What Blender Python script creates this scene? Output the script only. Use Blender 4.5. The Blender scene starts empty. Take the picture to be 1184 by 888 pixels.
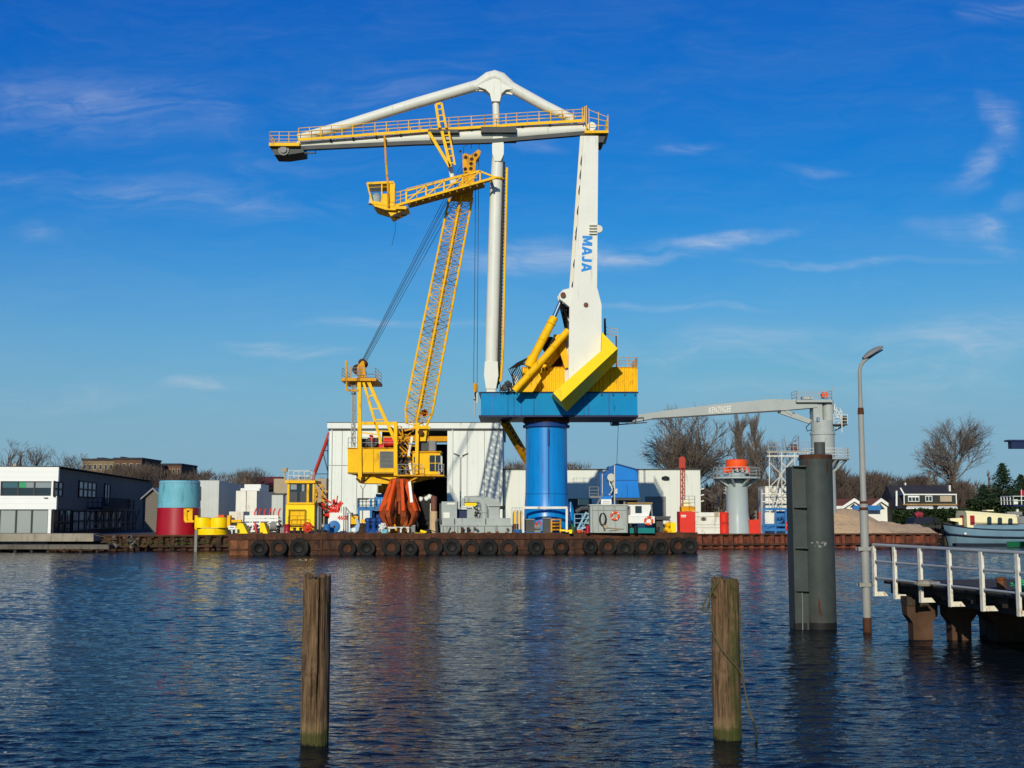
import bpy, math, random
from mathutils import Vector, Matrix, noise
rnd = random.Random(11)
R = math.radians
scn = bpy.context.scene
COL = scn.collection

# ------------------------------------------------------------------ camera
FPX, CX, CY, CAMZ = 1400.0, 592.0, 444.0, 3.9
PITCH = math.atan(148.0 / FPX)
cam_d = bpy.data.cameras.new("camera"); cam = bpy.data.objects.new("camera", cam_d); COL.objects.link(cam)
cam.location = (0, 0, CAMZ); cam.rotation_euler = (R(90) + PITCH, 0, 0)
cam_d.sensor_width = 36; cam_d.lens = FPX / 1184 * 36
cam_d.clip_start = .1; cam_d.clip_end = 9000
scn.camera = cam

# ------------------------------------------------------------------ light
SUN_EL, SUN_AZ = R(20), R(11)           # light travels towards +Y, slightly to +X
world = bpy.data.worlds.new("World"); scn.world = world; world.use_nodes = True
sun_d = bpy.data.lights.new("sun", 'SUN'); sun = bpy.data.objects.new("sun", sun_d); COL.objects.link(sun)
sun_d.energy = 3.75; sun_d.angle = R(.5); sun_d.color = (1, .925, .75)
sd = Vector((math.sin(SUN_AZ) * math.cos(SUN_EL), math.cos(SUN_AZ) * math.cos(SUN_EL), -math.sin(SUN_EL)))
sun.rotation_euler = sd.to_track_quat('-Z', 'Y').to_euler(); sun.location = (-40, -80, 60)
scn.view_settings.view_transform = 'Standard'; scn.view_settings.look = 'None'
scn.view_settings.exposure = 0.0; scn.view_settings.gamma = 1
SKY_STRENGTH = .10

# unproject a direction of view to a point at distance Y (metres along +Y)
def ray(px, py):
    c, s = math.cos(PITCH), math.sin(PITCH)
    a, b = (px - CX) / FPX, (CY - py) / FPX
    return Vector((a, c - s * b, s + c * b))
def V(px, py, Y):
    d = ray(px, py); return Vector((0, 0, CAMZ)) + d * (Y / d.y)
def WY(py, z=0.0):
    d = ray(CX, py); t = (z - CAMZ) / d.z; return d.y * t
def ZY(py, Y): return V(CX, py, Y).z
def M(npx, Y): return npx * Y / FPX

def sky():
    nt = world.node_tree; N = nt.nodes; L = nt.links; N.clear()
    out = N.new('ShaderNodeOutputWorld'); bg = N.new('ShaderNodeBackground'); bg.inputs[1].default_value = SKY_STRENGTH
    st = N.new('ShaderNodeTexSky'); st.sky_type = 'NISHITA'; st.sun_disc = False
    st.sun_elevation = SUN_EL; st.sun_rotation = R(180) + SUN_AZ
    st.altitude = 0; st.air_density = 1.0; st.dust_density = .35; st.ozone_density = 4.0
    tc = N.new('ShaderNodeTexCoord'); sx = N.new('ShaderNodeSeparateXYZ'); L.new(tc.outputs['Generated'], sx.inputs[0])
    def mth(op, a, b=None):
        n = N.new('ShaderNodeMath'); n.operation = op
        for i, q in enumerate((a, b)):
            if q is None: continue
            if isinstance(q, (int, float)): n.inputs[i].default_value = q
            else: L.new(q, n.inputs[i])
        return n.outputs[0]
    ym = mth('MAXIMUM', sx.outputs[1], .02)
    u = mth('DIVIDE', sx.outputs[0], ym); v = mth('DIVIDE', sx.outputs[2], ym)
    cb = N.new('ShaderNodeCombineXYZ'); L.new(u, cb.inputs[0]); L.new(v, cb.inputs[1])
    wn = N.new('ShaderNodeTexNoise'); wn.inputs['Scale'].default_value = 7; wn.inputs['Detail'].default_value = 5; L.new(cb.outputs[0], wn.inputs['Vector'])
    ws = N.new('ShaderNodeVectorMath'); ws.operation = 'MULTIPLY_ADD'; L.new(wn.outputs['Color'], ws.inputs[0]); ws.inputs[1].default_value = (.16, .045, 0); ws.inputs[2].default_value = (-.08, -.0225, 0)
    wa = N.new('ShaderNodeVectorMath'); L.new(cb.outputs[0], wa.inputs[0]); L.new(ws.outputs[0], wa.inputs[1]); uv = wa.outputs[0]
    # wisp texture
    mp = N.new('ShaderNodeMapping'); L.new(uv, mp.inputs[0]); mp.inputs['Scale'].default_value = (5.5, 22, 1); mp.inputs['Rotation'].default_value = (0, 0, R(-6))
    nz = N.new('ShaderNodeTexNoise'); nz.inputs['Scale'].default_value = 1.5; nz.inputs['Detail'].default_value = 7; nz.inputs['Roughness'].default_value = .58; nz.inputs['Distortion'].default_value = .9
    L.new(mp.outputs[0], nz.inputs['Vector'])
    w = N.new('ShaderNodeMapRange'); w.interpolation_type = 'SMOOTHSTEP'; w.inputs[1].default_value = .22; w.inputs[2].default_value = .78; L.new(nz.outputs[0], w.inputs[0])
    tot = None
    clouds = [(110, 118, 260, 60, -4, .20), (230, 228, 260, 34, -6, .19), (470, 95, 170, 40, 14, .10), (20, 205, 130, 22, 0, .13), (330, 185, 130, 22, 0, .10),
              (640, 295, 210, 30, 3, .42), (840, 274, 130, 13, 6, .46), (740, 288, 140, 18, 5, .34), (60, 273, 46, 20, -14, .22), (330, 405, 105, 12, -5, .50), (240, 441, 105, 14, 0, .40),
              (450, 379, 140, 9, -2, .38), (1128, 196, 88, 26, 40, .32), (1160, 150, 64, 30, -60, .28), (1118, 268, 75, 34, -25, .28), (1158, 238, 50, 14, 10, .24), (780, 359, 150, 7, -2, .32),
              (985, 304, 190, 8, 0, .34), (860, 400, 240, 34, 3, .24), (1120, 395, 190, 44, 5, .28), (1000, 440, 260, 40, 0, .22), (800, 168, 70, 9, 8, .22), (935, 190, 60, 10, -4, .20),
              (600, 165, 60, 20, -10, .16), (1150, 12, 90, 24, 0, .26), (60, 455, 200, 24, 0, .2)]
    for (px, py, hw, hh, ang, s) in clouds:
        d = ray(px, py)
        m = N.new('ShaderNodeMapping'); m.vector_type = 'TEXTURE'; L.new(uv, m.inputs[0])
        m.inputs['Location'].default_value = (d.x / d.y, d.z / d.y, 0); m.inputs['Rotation'].default_value = (0, 0, R(ang)); m.inputs['Scale'].default_value = (hw / FPX, hh / FPX, 1)
        ln = N.new('ShaderNodeVectorMath'); ln.operation = 'LENGTH'; L.new(m.outputs[0], ln.inputs[0])
        r = N.new('ShaderNodeMapRange'); r.interpolation_type = 'SMOOTHSTEP'; r.inputs[1].default_value = 1; r.inputs[2].default_value = 0; r.inputs[3].default_value = 0; r.inputs[4].default_value = s
        L.new(ln.outputs['Value'], r.inputs[0])
        tot = r.outputs[0] if tot is None else mth('ADD', tot, r.outputs[0])
    base = mth('MULTIPLY', mth('ADD', tot, .03), 1.25)
    mp2 = N.new('ShaderNodeMapping'); L.new(uv, mp2.inputs[0]); mp2.inputs['Scale'].default_value = (20, 95, 1); mp2.inputs['Rotation'].default_value = (0, 0, R(9))
    nf = N.new('ShaderNodeTexNoise'); nf.inputs['Scale'].default_value = 1.0; nf.inputs['Detail'].default_value = 6; nf.inputs['Roughness'].default_value = .6; nf.inputs['Distortion'].default_value = 1.2; L.new(mp2.outputs[0], nf.inputs['Vector'])
    wf_ = N.new('ShaderNodeMapRange'); wf_.inputs[1].default_value = .30; wf_.inputs[2].default_value = .66; wf_.inputs[3].default_value = .35; wf_.inputs[4].default_value = 1.15; L.new(nf.outputs[0], wf_.inputs[0])
    fac = mth('MULTIPLY', mth('MULTIPLY', base, w.outputs[0]), wf_.outputs[0])
    # deepen the clear winter sky: separate response per channel, a slightly duller band near the horizon
    sp = N.new('ShaderNodeSeparateColor'); L.new(st.outputs[0], sp.inputs[0]); cc = N.new('ShaderNodeCombineColor')
    hz = N.new('ShaderNodeMapRange'); hz.interpolation_type = 'SMOOTHSTEP'; hz.inputs[1].default_value = -.02; hz.inputs[2].default_value = .16; hz.inputs[3].default_value = .82; hz.inputs[4].default_value = 1.0; L.new(sx.outputs[2], hz.inputs[0])
    for i, (g, k, s_) in enumerate(((2.5, 1.15, 10), (1.34, 1.10, 10), (.66, 1.0, 10))):
        L.new(mth('MULTIPLY', mth('MULTIPLY', mth('POWER', mth('MINIMUM', mth('MULTIPLY', sp.outputs[i], .085), (.40, .56, .66)[i]), g), k * s_), hz.outputs[0]), cc.inputs[i])
    hm = N.new('ShaderNodeMapRange'); hm.interpolation_type = 'SMOOTHSTEP'; hm.inputs[1].default_value = .27; hm.inputs[2].default_value = .0; hm.inputs[4].default_value = .86; L.new(sx.outputs[2], hm.inputs[0])
    hx_ = N.new('ShaderNodeMix'); hx_.data_type = 'RGBA'; L.new(hm.outputs[0], hx_.inputs[0]); L.new(cc.outputs[0], hx_.inputs[6]); hx_.inputs[7].default_value = (2.5, 4.05, 5.3, 1)
    hs = N.new('NodeReroute'); L.new(hx_.outputs[2], hs.inputs[0])
    mx = N.new('ShaderNodeMix'); mx.data_type = 'RGBA'; L.new(fac, mx.inputs[0]); L.new(hs.outputs[0], mx.inputs[6]); mx.inputs[7].default_value = (6.2, 6.6, 7.4, 1)
    L.new(mx.outputs[2], bg.inputs[0]); L.new(bg.outputs[0], out.inputs[0])
sky()

# ------------------------------------------------------------------ materials
def mat(name, c, rough=.5, metal=0, var=.12, vscale=.6, stain=None, stain_amt=0, stain_scale=(1.2, 1.2, .25), bump=0, bscale=4, spec=.18, cc=0, lines=None):
    """paint / steel / masonry with patchy tone, streaky dirt and optional sheet joints"""
    m = bpy.data.materials.new(name); m.use_nodes = True; nt = m.node_tree; N = nt.nodes; L = nt.links
    b = N['Principled BSDF']; b.inputs['Roughness'].default_value = rough; b.inputs['Metallic'].default_value = metal
    b.inputs['Specular IOR Level'].default_value = spec
    if cc: b.inputs['Coat Weight'].default_value = cc
    tc = N.new('ShaderNodeTexCoord')
    n1 = N.new('ShaderNodeTexNoise'); n1.inputs['Scale'].default_value = vscale; n1.inputs['Detail'].default_value = 6; n1.inputs['Roughness'].default_value = .62
    L.new(tc.outputs['Object'], n1.inputs['Vector'])
    r1 = N.new('ShaderNodeMapRange'); r1.inputs[1].default_value = .28; r1.inputs[2].default_value = .72; r1.inputs[3].default_value = 1 - var; r1.inputs[4].default_value = 1 + var
    L.new(n1.outputs[0], r1.inputs[0])
    mul = N.new('ShaderNodeVectorMath'); mul.operation = 'SCALE'; mul.inputs[0].default_value = c; L.new(r1.outputs[0], mul.inputs['Scale'])
    cur = mul.outputs[0]
    if stain is not None and stain_amt > 0:
        mp = N.new('ShaderNodeMapping'); mp.inputs['Scale'].default_value = stain_scale; L.new(tc.outputs['Object'], mp.inputs[0])
        n2 = N.new('ShaderNodeTexNoise'); n2.inputs['Scale'].default_value = 1.6; n2.inputs['Detail'].default_value = 8; n2.inputs['Roughness'].default_value = .68; L.new(mp.outputs[0], n2.inputs['Vector'])
        r2 = N.new('ShaderNodeMapRange'); r2.interpolation_type = 'SMOOTHSTEP'; r2.inputs[1].default_value = .68 - .3 * stain_amt; r2.inputs[2].default_value = .80 - .18 * stain_amt; r2.inputs[4].default_value = .92
        L.new(n2.outputs[0], r2.inputs[0])
        mx = N.new('ShaderNodeMix'); mx.data_type = 'RGBA'; L.new(r2.outputs[0], mx.inputs[0]); L.new(cur, mx.inputs[6]); mx.inputs[7].default_value = (*stain, 1)
        cur = mx.outputs[2]
    if lines:                                             # (axis, period, tone): narrow sheet joints or plank gaps
        ax, per, tone = lines
        sp = N.new('ShaderNodeSeparateXYZ'); L.new(tc.outputs['Object'], sp.inputs[0])
        a = N.new('ShaderNodeMath'); a.operation = 'PINGPONG'; L.new(sp.outputs[ax], a.inputs[0]); a.inputs[1].default_value = per / 2
        q = N.new('ShaderNodeMapRange'); q.inputs[1].default_value = per * .02; q.inputs[2].default_value = per * .10; q.inputs[3].default_value = tone; q.inputs[4].default_value = 1; L.new(a.outputs[0], q.inputs[0])
        s2 = N.new('ShaderNodeVectorMath'); s2.operation = 'SCALE'; L.new(cur, s2.inputs[0]); L.new(q.outputs[0], s2.inputs['Scale']); cur = s2.outputs[0]
    L.new(cur, b.inputs['Base Color'])
    if bump:
        n3 = N.new('ShaderNodeTexNoise'); n3.inputs['Scale'].default_value = bscale; n3.inputs['Detail'].default_value = 8; n3.inputs['Roughness'].default_value = .65; L.new(tc.outputs['Object'], n3.inputs['Vector'])
        bp = N.new('ShaderNodeBump'); bp.inputs['Distance'].default_value = bump; bp.inputs['Strength'].default_value = 1; L.new(n3.outputs[0], bp.inputs['Height']); L.new(bp.outputs[0], b.inputs['Normal'])
    return m

RUST = (.085, .035, .018)
MT = {}
def MM(k, *a, **kw): MT[k] = mat(k, *a, **kw)
MM('yellow', (.84, .47, .004), .5, spec=.12, stain=(.32, .14, .02), stain_amt=.46, stain_scale=(2.2, 2.2, .4), var=.12)
MM('yellow_bright', (.92, .64, .003), .45, spec=.15, var=.06, stain=(.5, .27, .02), stain_amt=.3)
MM('yellow_worn', (.68, .31, .006), .55, spec=.12, stain=(.14, .07, .02), stain_amt=.7, var=.16)
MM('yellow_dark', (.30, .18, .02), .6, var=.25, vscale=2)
MM('cream', (.66, .66, .585), .42, var=.04, stain=(.46, .43, .35), stain_amt=.38, stain_scale=(1.8, 1.8, .16))
MM('cream_side', (.66, .62, .52), .45, var=.05, stain=(.40, .34, .26), stain_amt=.4)
MM('white', (.74, .75, .70), .45, var=.04, stain=(.5, .47, .4), stain_amt=.2)
MM('white_dirty', (.72, .70, .62), .5, var=.08, stain=(.36, .24, .14), stain_amt=.5)
MM('cladding', (.70, .73, .66), .5, var=.05, vscale=.25, stain=(.42, .43, .40), stain_amt=.3, lines=(0, 1.1, .93))
MM('cladding_far', (.68, .70, .62), .5, var=.05, vscale=.25, stain=(.42, .42, .38), stain_amt=.3, lines=(0, .9, .94))
MM('fascia', (.70, .72, .66), .5, var=.05, stain=(.35, .35, .33), stain_amt=.3)
MM('blue_column', (.001, .205, .58), .3, var=.06, spec=.5, stain=(.01, .09, .26), stain_amt=.5, stain_scale=(1.6, 1.6, .12))
MM('blue_deck', (.006, .215, .46), .5, var=.10, stain=(.008, .11, .26), stain_amt=.4, spec=.06)
MM('blue_shed', (.004, .18, .58), .42, var=.10, stain=(.01, .08, .28), stain_amt=.3)
MM('blue_dark', (.01, .05, .20), .5, var=.2)
MM('blue_mid', (.03, .16, .40), .5, var=.2, stain=(.02, .05, .1), stain_amt=.4)
MM('blue_pale', (.25, .42, .55), .5, var=.15, stain=(.2, .18, .15), stain_amt=.4)
MM('teal', (.14, .40, .48), .5, var=.09, stain=(.06, .14, .15), stain_amt=.5)
MM('blue_shed_shaded', (.006, .095, .33), .5, var=.15, stain=(.01, .04, .12), stain_amt=.4)  # darker copy of the shed blue, the annexe's shade put into the colour
MM('green_teal', (.0, .17, .16), .5, var=.1)
MM('red_paint', (.34, .006, .018), .35, var=.12, spec=.5)
MM('red_bright', (.68, .035, .02), .45, var=.1, stain=(.3, .03, .02), stain_amt=.3)
MM('orange_red', (.80, .085, .012), .5, var=.1)
MM('grab_red', (.66, .085, .012), .5, var=.2, vscale=1.5, stain=(.22, .04, .015), stain_amt=.4)
MM('grab_brown', (.31, .062, .018), .55, var=.35, vscale=2, stain=(.06, .02, .01), stain_amt=.6)
MM('magenta_red', (.25, .03, .04), .5, var=.2)
MM('grey_crane', (.36, .39, .37), .45, var=.06, stain=(.22, .22, .2), stain_amt=.3)
MM('grey_pedestal', (.37, .43, .43), .32, var=.04)
MM('grey_machine', (.34, .37, .34), .5, var=.10, stain=(.17, .17, .15), stain_amt=.5)
MM('grey_dark', (.06, .065, .065), .55, var=.25)
MM('grey_mid', (.20, .20, .19), .55, var=.2)
MM('galv', (.42, .42, .39), .45, metal=.35, var=.15, stain=(.22, .2, .17), stain_amt=.4)
MM('chrome', (.75, .75, .76), .14, metal=1, var=.02)
MM('cable', (.035, .035, .035), .6, var=.1)
MM('black', (.012, .012, .012), .6, var=.2)
MM('tyre', (.014, .014, .0135), .8, var=.4, vscale=3, stain=(.06, .045, .03), stain_amt=.4, bump=.02, bscale=8)
MM('rust', RUST, .8, var=.45, vscale=1.1, stain=(.035, .016, .010), stain_amt=.8, stain_scale=(.9, .9, .35), bump=.03, bscale=5)
MM('rust_hull', (.070, .032, .020), .8, var=.6, vscale=.8, stain=(.022, .014, .010), stain_amt=.85, stain_scale=(1.0, 1.0, .3), bump=.03, bscale=5)
MM('rust_light', (.19, .075, .032), .8, var=.4, vscale=1.2, stain=(.06, .025, .015), stain_amt=.7, bump=.02)
MM('sheet_pile', (.17, .050, .028), .8, var=.45, vscale=.9, stain=(.045, .020, .014), stain_amt=.8, stain_scale=(1.5, 1.5, .4), bump=.02)
MM('slew_brown', (.14, .055, .035), .6, var=.3, vscale=2)
MM('steel_pile', (.044, .054, .050), .55, var=.22, vscale=1.2, stain=(.10, .055, .028), stain_amt=.30, stain_scale=(2.5, 2.5, .5), bump=.008, bscale=6)
MM('concrete', (.28, .25, .19), .85, var=.2, stain=(.12, .10, .075), stain_amt=.6, bump=.01)
MM('concrete_dark', (.12, .105, .085), .85, var=.3, stain=(.05, .045, .035), stain_amt=.6, bump=.02)
MM('asphalt', (.085, .080, .072), .9, var=.3, vscale=.15)
MM('deck_steel', (.10, .06, .04), .8, var=.4)
MM('slate', (.150, .132, .110), .75, var=.12, lines=(2, .32, .72), spec=.2)
MM('white_panel', (.80, .81, .77), .45, var=.02, lines=(2, .55, .90))
MM('roof_dark', (.03, .03, .035), .7, var=.2)
MM('roof_red', (.28, .085, .04), .8, var=.2, lines=(1, .4, .8))
MM('roof_brick', (.17, .04, .03), .8, var=.2)
MM('tan', (.38, .31, .21), .8, var=.1)
MM('brick_tan', (.20, .145, .085), .85, var=.2)
MM('brick_brown', (.12, .065, .04), .85, var=.2)
MM('house_black', (.030, .033, .028), .7, var=.2, lines=(2, .25, .75))
MM('sand', (.56, .39, .22), .95, var=.14, vscale=.5, stain=(.27, .19, .12), stain_amt=.5, stain_scale=(.5, .5, 1.2), bump=.12, bscale=1.5)
MM('bark', (.115, .082, .058), .9, var=.3, vscale=1)
MM('twig', (.135, .110, .090), .9, var=.3, vscale=.6)
MM('twig_dark', (.078, .058, .046), .9, var=.35, vscale=.3)
MM('conifer', (.020, .040, .020), .85, var=.4, vscale=.6)
MM('hedge', (.028, .050, .016), .85, var=.45, vscale=.8)
MM('weeds', (.055, .065, .02), .85, var=.4, vscale=1.5)
MM('boat_blue', (.14, .24, .31), .5, var=.15, stain=(.10, .10, .09), stain_amt=.4)
MM('boat_cream', (.80, .72, .42), .5, var=.04)
MM('boat_dark', (.012, .016, .03), .5, var=.2)
MM('lamp_grey', (.27, .27, .24), .55, var=.15, stain=(.16, .12, .08), stain_amt=.35)
MM('rail_white', (.72, .68, .56), .5, var=.10, vscale=5, stain=(.28, .15, .07), stain_amt=.55, stain_scale=(5, 5, 2.5))
MM('rail_grey', (.35, .36, .35), .5, var=.12, stain=(.2, .14, .1), stain_amt=.3)
MM('deck_wood', (.075, .062, .050), .9, var=.3, vscale=2, lines=(0, .18, .35), bump=.01)
MM('beam_wood', (.050, .038, .028), .9, var=.35, vscale=2, bump=.02)
MM('support', (.085, .045, .026), .85, var=.35, vscale=1.6, stain=(.05, .03, .02), stain_amt=.6, bump=.03)
MM('rope', (.085, .078, .034), .9, var=.3, vscale=9)
MM('rope_dark', (.03, .03, .02), .9, var=.3, vscale=9)
MM('mast_red', (.40, .045, .025), .5, var=.15)
MM('letter_blue', (.002, .21, .60), .45, var=.02)
MM('letter_white', (.85, .85, .84), .5, var=.02)
MM('letter_red', (.62, .03, .03), .5, var=.05)
MM('sign_green', (.03, .30, .13), .5, var=.05)
MM('hull_green', (.01, .12, .05), .5, var=.1)
MM('navy', (.012, .022, .075), .5, var=.1)
MM('pallet', (.30, .19, .07), .8, var=.3)

def glass(name, c, rough=.06):
    m = bpy.data.materials.new(name); m.use_nodes = True; b = m.node_tree.nodes['Principled BSDF']
    tc = m.node_tree.nodes.new('ShaderNodeTexCoord'); n = m.node_tree.nodes.new('ShaderNodeTexNoise'); n.inputs['Scale'].default_value = .35
    bp = m.node_tree.nodes.new('ShaderNodeBump'); bp.inputs['Distance'].default_value = .02
    m.node_tree.links.new(tc.outputs['Object'], n.inputs['Vector']); m.node_tree.links.new(n.outputs[0], bp.inputs['Height']); m.node_tree.links.new(bp.outputs[0], b.inputs['Normal'])
    b.inputs['Base Color'].default_value = (*c, 1); b.inputs['Roughness'].default_value = rough; b.inputs['Specular IOR Level'].default_value = .8
    MT[name] = m
glass('glass_dark', (.02, .03, .035)); glass('glass_grey', (.30, .33, .31), .18); glass('glass_teal', (.05, .12, .14)); glass('glass_pale', (.22, .26, .27), .2)

def water_mat():
    m = bpy.data.materials.new("water"); m.use_nodes = True; N = m.node_tree.nodes; L = m.node_tree.links; b = N['Principled BSDF']
    b.inputs['Base Color'].default_value = (.005, .008, .012, 1); b.inputs['Roughness'].default_value = .035; b.inputs['IOR'].default_value = 1.14
    tc = N.new('ShaderNodeTexCoord'); h = None
    for sc, st, amp, det, dist in WAVES:
        mp = N.new('ShaderNodeMapping'); mp.inputs['Scale'].default_value = (st, 1, 1); mp.inputs['Rotation'].default_value = (0, 0, R(7 + sc * 3)); L.new(tc.outputs['Object'], mp.inputs[0])
        n = N.new('ShaderNodeTexNoise'); n.inputs['Scale'].default_value = sc; n.inputs['Detail'].default_value = det; n.inputs['Roughness'].default_value = .5; n.inputs['Distortion'].default_value = dist
        L.new(mp.outputs[0], n.inputs['Vector'])
        k = N.new('ShaderNodeMath'); k.operation = 'MULTIPLY'; L.new(n.outputs[0], k.inputs[0]); k.inputs[1].default_value = amp
        if h is None: h = k.outputs[0]
        else:
            a = N.new('ShaderNodeMath'); L.new(h, a.inputs[0]); L.new(k.outputs[0], a.inputs[1]); h = a.outputs[0]
    bp = N.new('ShaderNodeBump'); bp.inputs['Strength'].default_value = 1; bp.inputs['Distance'].default_value = 1
    L.new(h, bp.inputs['Height']); L.new(bp.outputs[0], b.inputs['Normal']); return m
WAVES = [(2.2, .42, .055, 4, .4), (6.0, .42, .032, 3, .4), (14.0, .45, .011, 3, .3)]
MT['water'] = water_mat()

# ------------------------------------------------------------------ mesh builder
BASE = {}
def frame(d):
    d = d.normalized(); a = Vector((0, 0, 1)) if abs(d.z) < .95 else Vector((0, 1, 0))
    s = d.cross(a).normalized(); return s, s.cross(d).normalized()
class MB:
    def __init__(s): s.v = []; s.f = []
    def add(s, vs, fs):
        k = len(s.v); s.v += [Vector(q) for q in vs]; s.f += [tuple(i + k for i in q) for q in fs]; return s
    def box(s, x0, x1, y0, y1, z0, z1):
        return s.add([(x0, y0, z0), (x1, y0, z0), (x1, y1, z0), (x0, y1, z0), (x0, y0, z1), (x1, y0, z1), (x1, y1, z1), (x0, y1, z1)],
                     [(3, 2, 1, 0), (4, 5, 6, 7), (0, 1, 5, 4), (1, 2, 6, 5), (2, 3, 7, 6), (3, 0, 4, 7)])
    def pb(s, px0, px1, py0, py1, Y, d, z0=None):          # box whose front face stands at distance Y
        ym = (py0 + (py1 if py1 is not None else 600)) / 2
        return s.box(V(px0, ym, Y).x, V(px1, ym, Y).x, Y, Y + d, ZY(py1, Y) if z0 is None else z0, ZY(py0, Y))
    def beam(s, p, q, w, h=None, roll=0):
        p = Vector(p); q = Vector(q); h = w if h is None else h; a, b = frame(q - p)
        if roll: a, b = a * math.cos(roll) + b * math.sin(roll), b * math.cos(roll) - a * math.sin(roll)
        o = [a * w / 2 + b * h / 2, -a * w / 2 + b * h / 2, -a * w / 2 - b * h / 2, a * w / 2 - b * h / 2]
        return s.add([p + k for k in o] + [q + k for k in o], [(0, 1, 2, 3), (7, 6, 5, 4), (0, 4, 5, 1), (1, 5, 6, 2), (2, 6, 7, 3), (3, 7, 4, 0)])
    def tube(s, p, q, r, r2=None, n=8, cap=True): return s.path([p, q], [r, r if r2 is None else r2], n, cap)
    def path(s, pts, rs, n=8, cap=True):
        pts = [Vector(p) for p in pts]
        if not isinstance(rs, (list, tuple)): rs = [rs] * len(pts)
        k = len(s.v); ref = None
        for i, p in enumerate(pts):
            d = (pts[min(i + 1, len(pts) - 1)] - pts[max(i - 1, 0)]).normalized()
            if ref is None: a, b = frame(d)
            else:
                a = (ref - d * ref.dot(d)).normalized(); b = a.cross(d)
            ref = a
            for j in range(n):
                t = 2 * math.pi * j / n; s.v.append(p + (a * math.cos(t) + b * math.sin(t)) * rs[i])
        for i in range(len(pts) - 1):
            for j in range(n):
                j2 = (j + 1) % n; s.f.append((k + i * n + j, k + i * n + j2, k + (i + 1) * n + j2, k + (i + 1) * n + j))
        if cap and n > 2:
            s.f.append(tuple(k + j for j in reversed(range(n)))); e = k + (len(pts) - 1) * n; s.f.append(tuple(e + j for j in range(n)))
        return s
    def prism(s, pts, vec):
        n = len(pts); pts = [Vector(p) for p in pts]; vec = Vector(vec)
        return s.add(pts + [p + vec for p in pts], [tuple(range(n)), tuple(reversed(range(n, 2 * n)))] + [(i, i + n, (i + 1) % n + n, (i + 1) % n) for i in range(n)])
    def pp(s, pix, Y, d): return s.prism([V(a, b, Y) for a, b in pix], (0, d, 0))     # plate cut to an outline at distance Y, d thick
    def lathe(s, c, prof, n=32, ax=None):
        c = Vector(c); k = len(s.v)
        A, B, Cc = (Vector((1, 0, 0)), Vector((0, 1, 0)), Vector((0, 0, 1))) if ax is None else (*frame(ax), ax.normalized())
        for r, z in prof:
            for j in range(n):
                t = 2 * math.pi * j / n; s.v.append(c + A * (r * math.cos(t)) + B * (r * math.sin(t)) + Cc * z)
        for i in range(len(prof) - 1):
            for j in range(n):
                j2 = (j + 1) % n; s.f.append((k + i * n + j, k + i * n + j2, k + (i + 1) * n + j2, k + (i + 1) * n + j))
        s.f.append(tuple(k + j for j in reversed(range(n)))); e = k + (len(prof) - 1) * n; s.f.append(tuple(e + j for j in range(n)))
        return s
    def torus(s, c, Rr, r, ax, n=28, m=10, a0=0, a1=2 * math.pi):
        A, B = frame(ax); c = Vector(c); full = a1 - a0 > 6.28
        return s.path([c + (A * math.cos(a0 + (a1 - a0) * i / n) + B * math.sin(a0 + (a1 - a0) * i / n)) * Rr for i in range(n + 1)], r, m, not full)
    def rail(s, pts, h=1.05, sp=1.2, nr=3, r=.03):
        up = Vector((0, 0, h)); pts = [Vector(p) for p in pts]
        for p, q in zip(pts, pts[1:]):
            n = max(1, round((q - p).length / sp))
            for i in range(n + 1): b = p.lerp(q, i / n); s.tube(b, b + up, r, n=5)
            for k in range(nr): o = up * ((k + 1) / nr); s.tube(p + o, q + o, r * .8, n=5)
        return s
    def lace(s, a0, a1, b0, b1, n, r, cross=False, rungs=True):
        for i in range(n):
            pa, qa = a0.lerp(a1, i / n), a0.lerp(a1, (i + 1) / n); pb_, qb = b0.lerp(b1, i / n), b0.lerp(b1, (i + 1) / n)
            if rungs: s.tube(pa, pb_, r, n=4, cap=False)
            if i % 2 == 0 or cross: s.tube(pa, qb, r, n=4, cap=False)
            if i % 2 == 1 or cross: s.tube(pb_, qa, r, n=4, cap=False)
        return s
    def build(s, name, m, parent=None, smooth=True, stuff=None):
        me = bpy.data.meshes.new(name)
        if parent is not None: base = BASE[parent]
        else:
            xs = [q.x for q in s.v]; ys = [q.y for q in s.v]; base = Vector(((min(xs) + max(xs)) / 2, (min(ys) + max(ys)) / 2, min(q.z for q in s.v)))
        me.from_pydata([q - base for q in s.v], [], s.f); me.update()
        me.materials.append(MT[m] if isinstance(m, str) else m)
        o = bpy.data.objects.new(name, me); COL.objects.link(o); BASE[o] = base
        if smooth:
            me.polygons.foreach_set('use_smooth', [True] * len(me.polygons)); me.set_sharp_from_angle(angle=R(38))
        if parent is not None: o.parent = parent
        else: o.location = base
        return o
def fixn(o):                                               # consistent outward normals
    import bmesh
    bm = bmesh.new(); bm.from_mesh(o.data); bmesh.ops.recalc_face_normals(bm, faces=bm.faces); bm.to_mesh(o.data); bm.free(); return o
def tag(o, label, cat, group=None):
    o['label'] = label; o['category'] = cat
    if group: o['group'] = group
    return o
def struct(o): o['kind'] = 'structure'; return o
def thing(name, label, cat, loc, group=None):
    o = bpy.data.objects.new(name, None); o.empty_display_size = .3; COL.objects.link(o); o.location = loc; BASE[o] = Vector(loc)
    return tag(o, label, cat, group)
def one(mb, name, m, label, cat, group=None): return tag(mb.build(name, m), label, cat, group)
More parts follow.
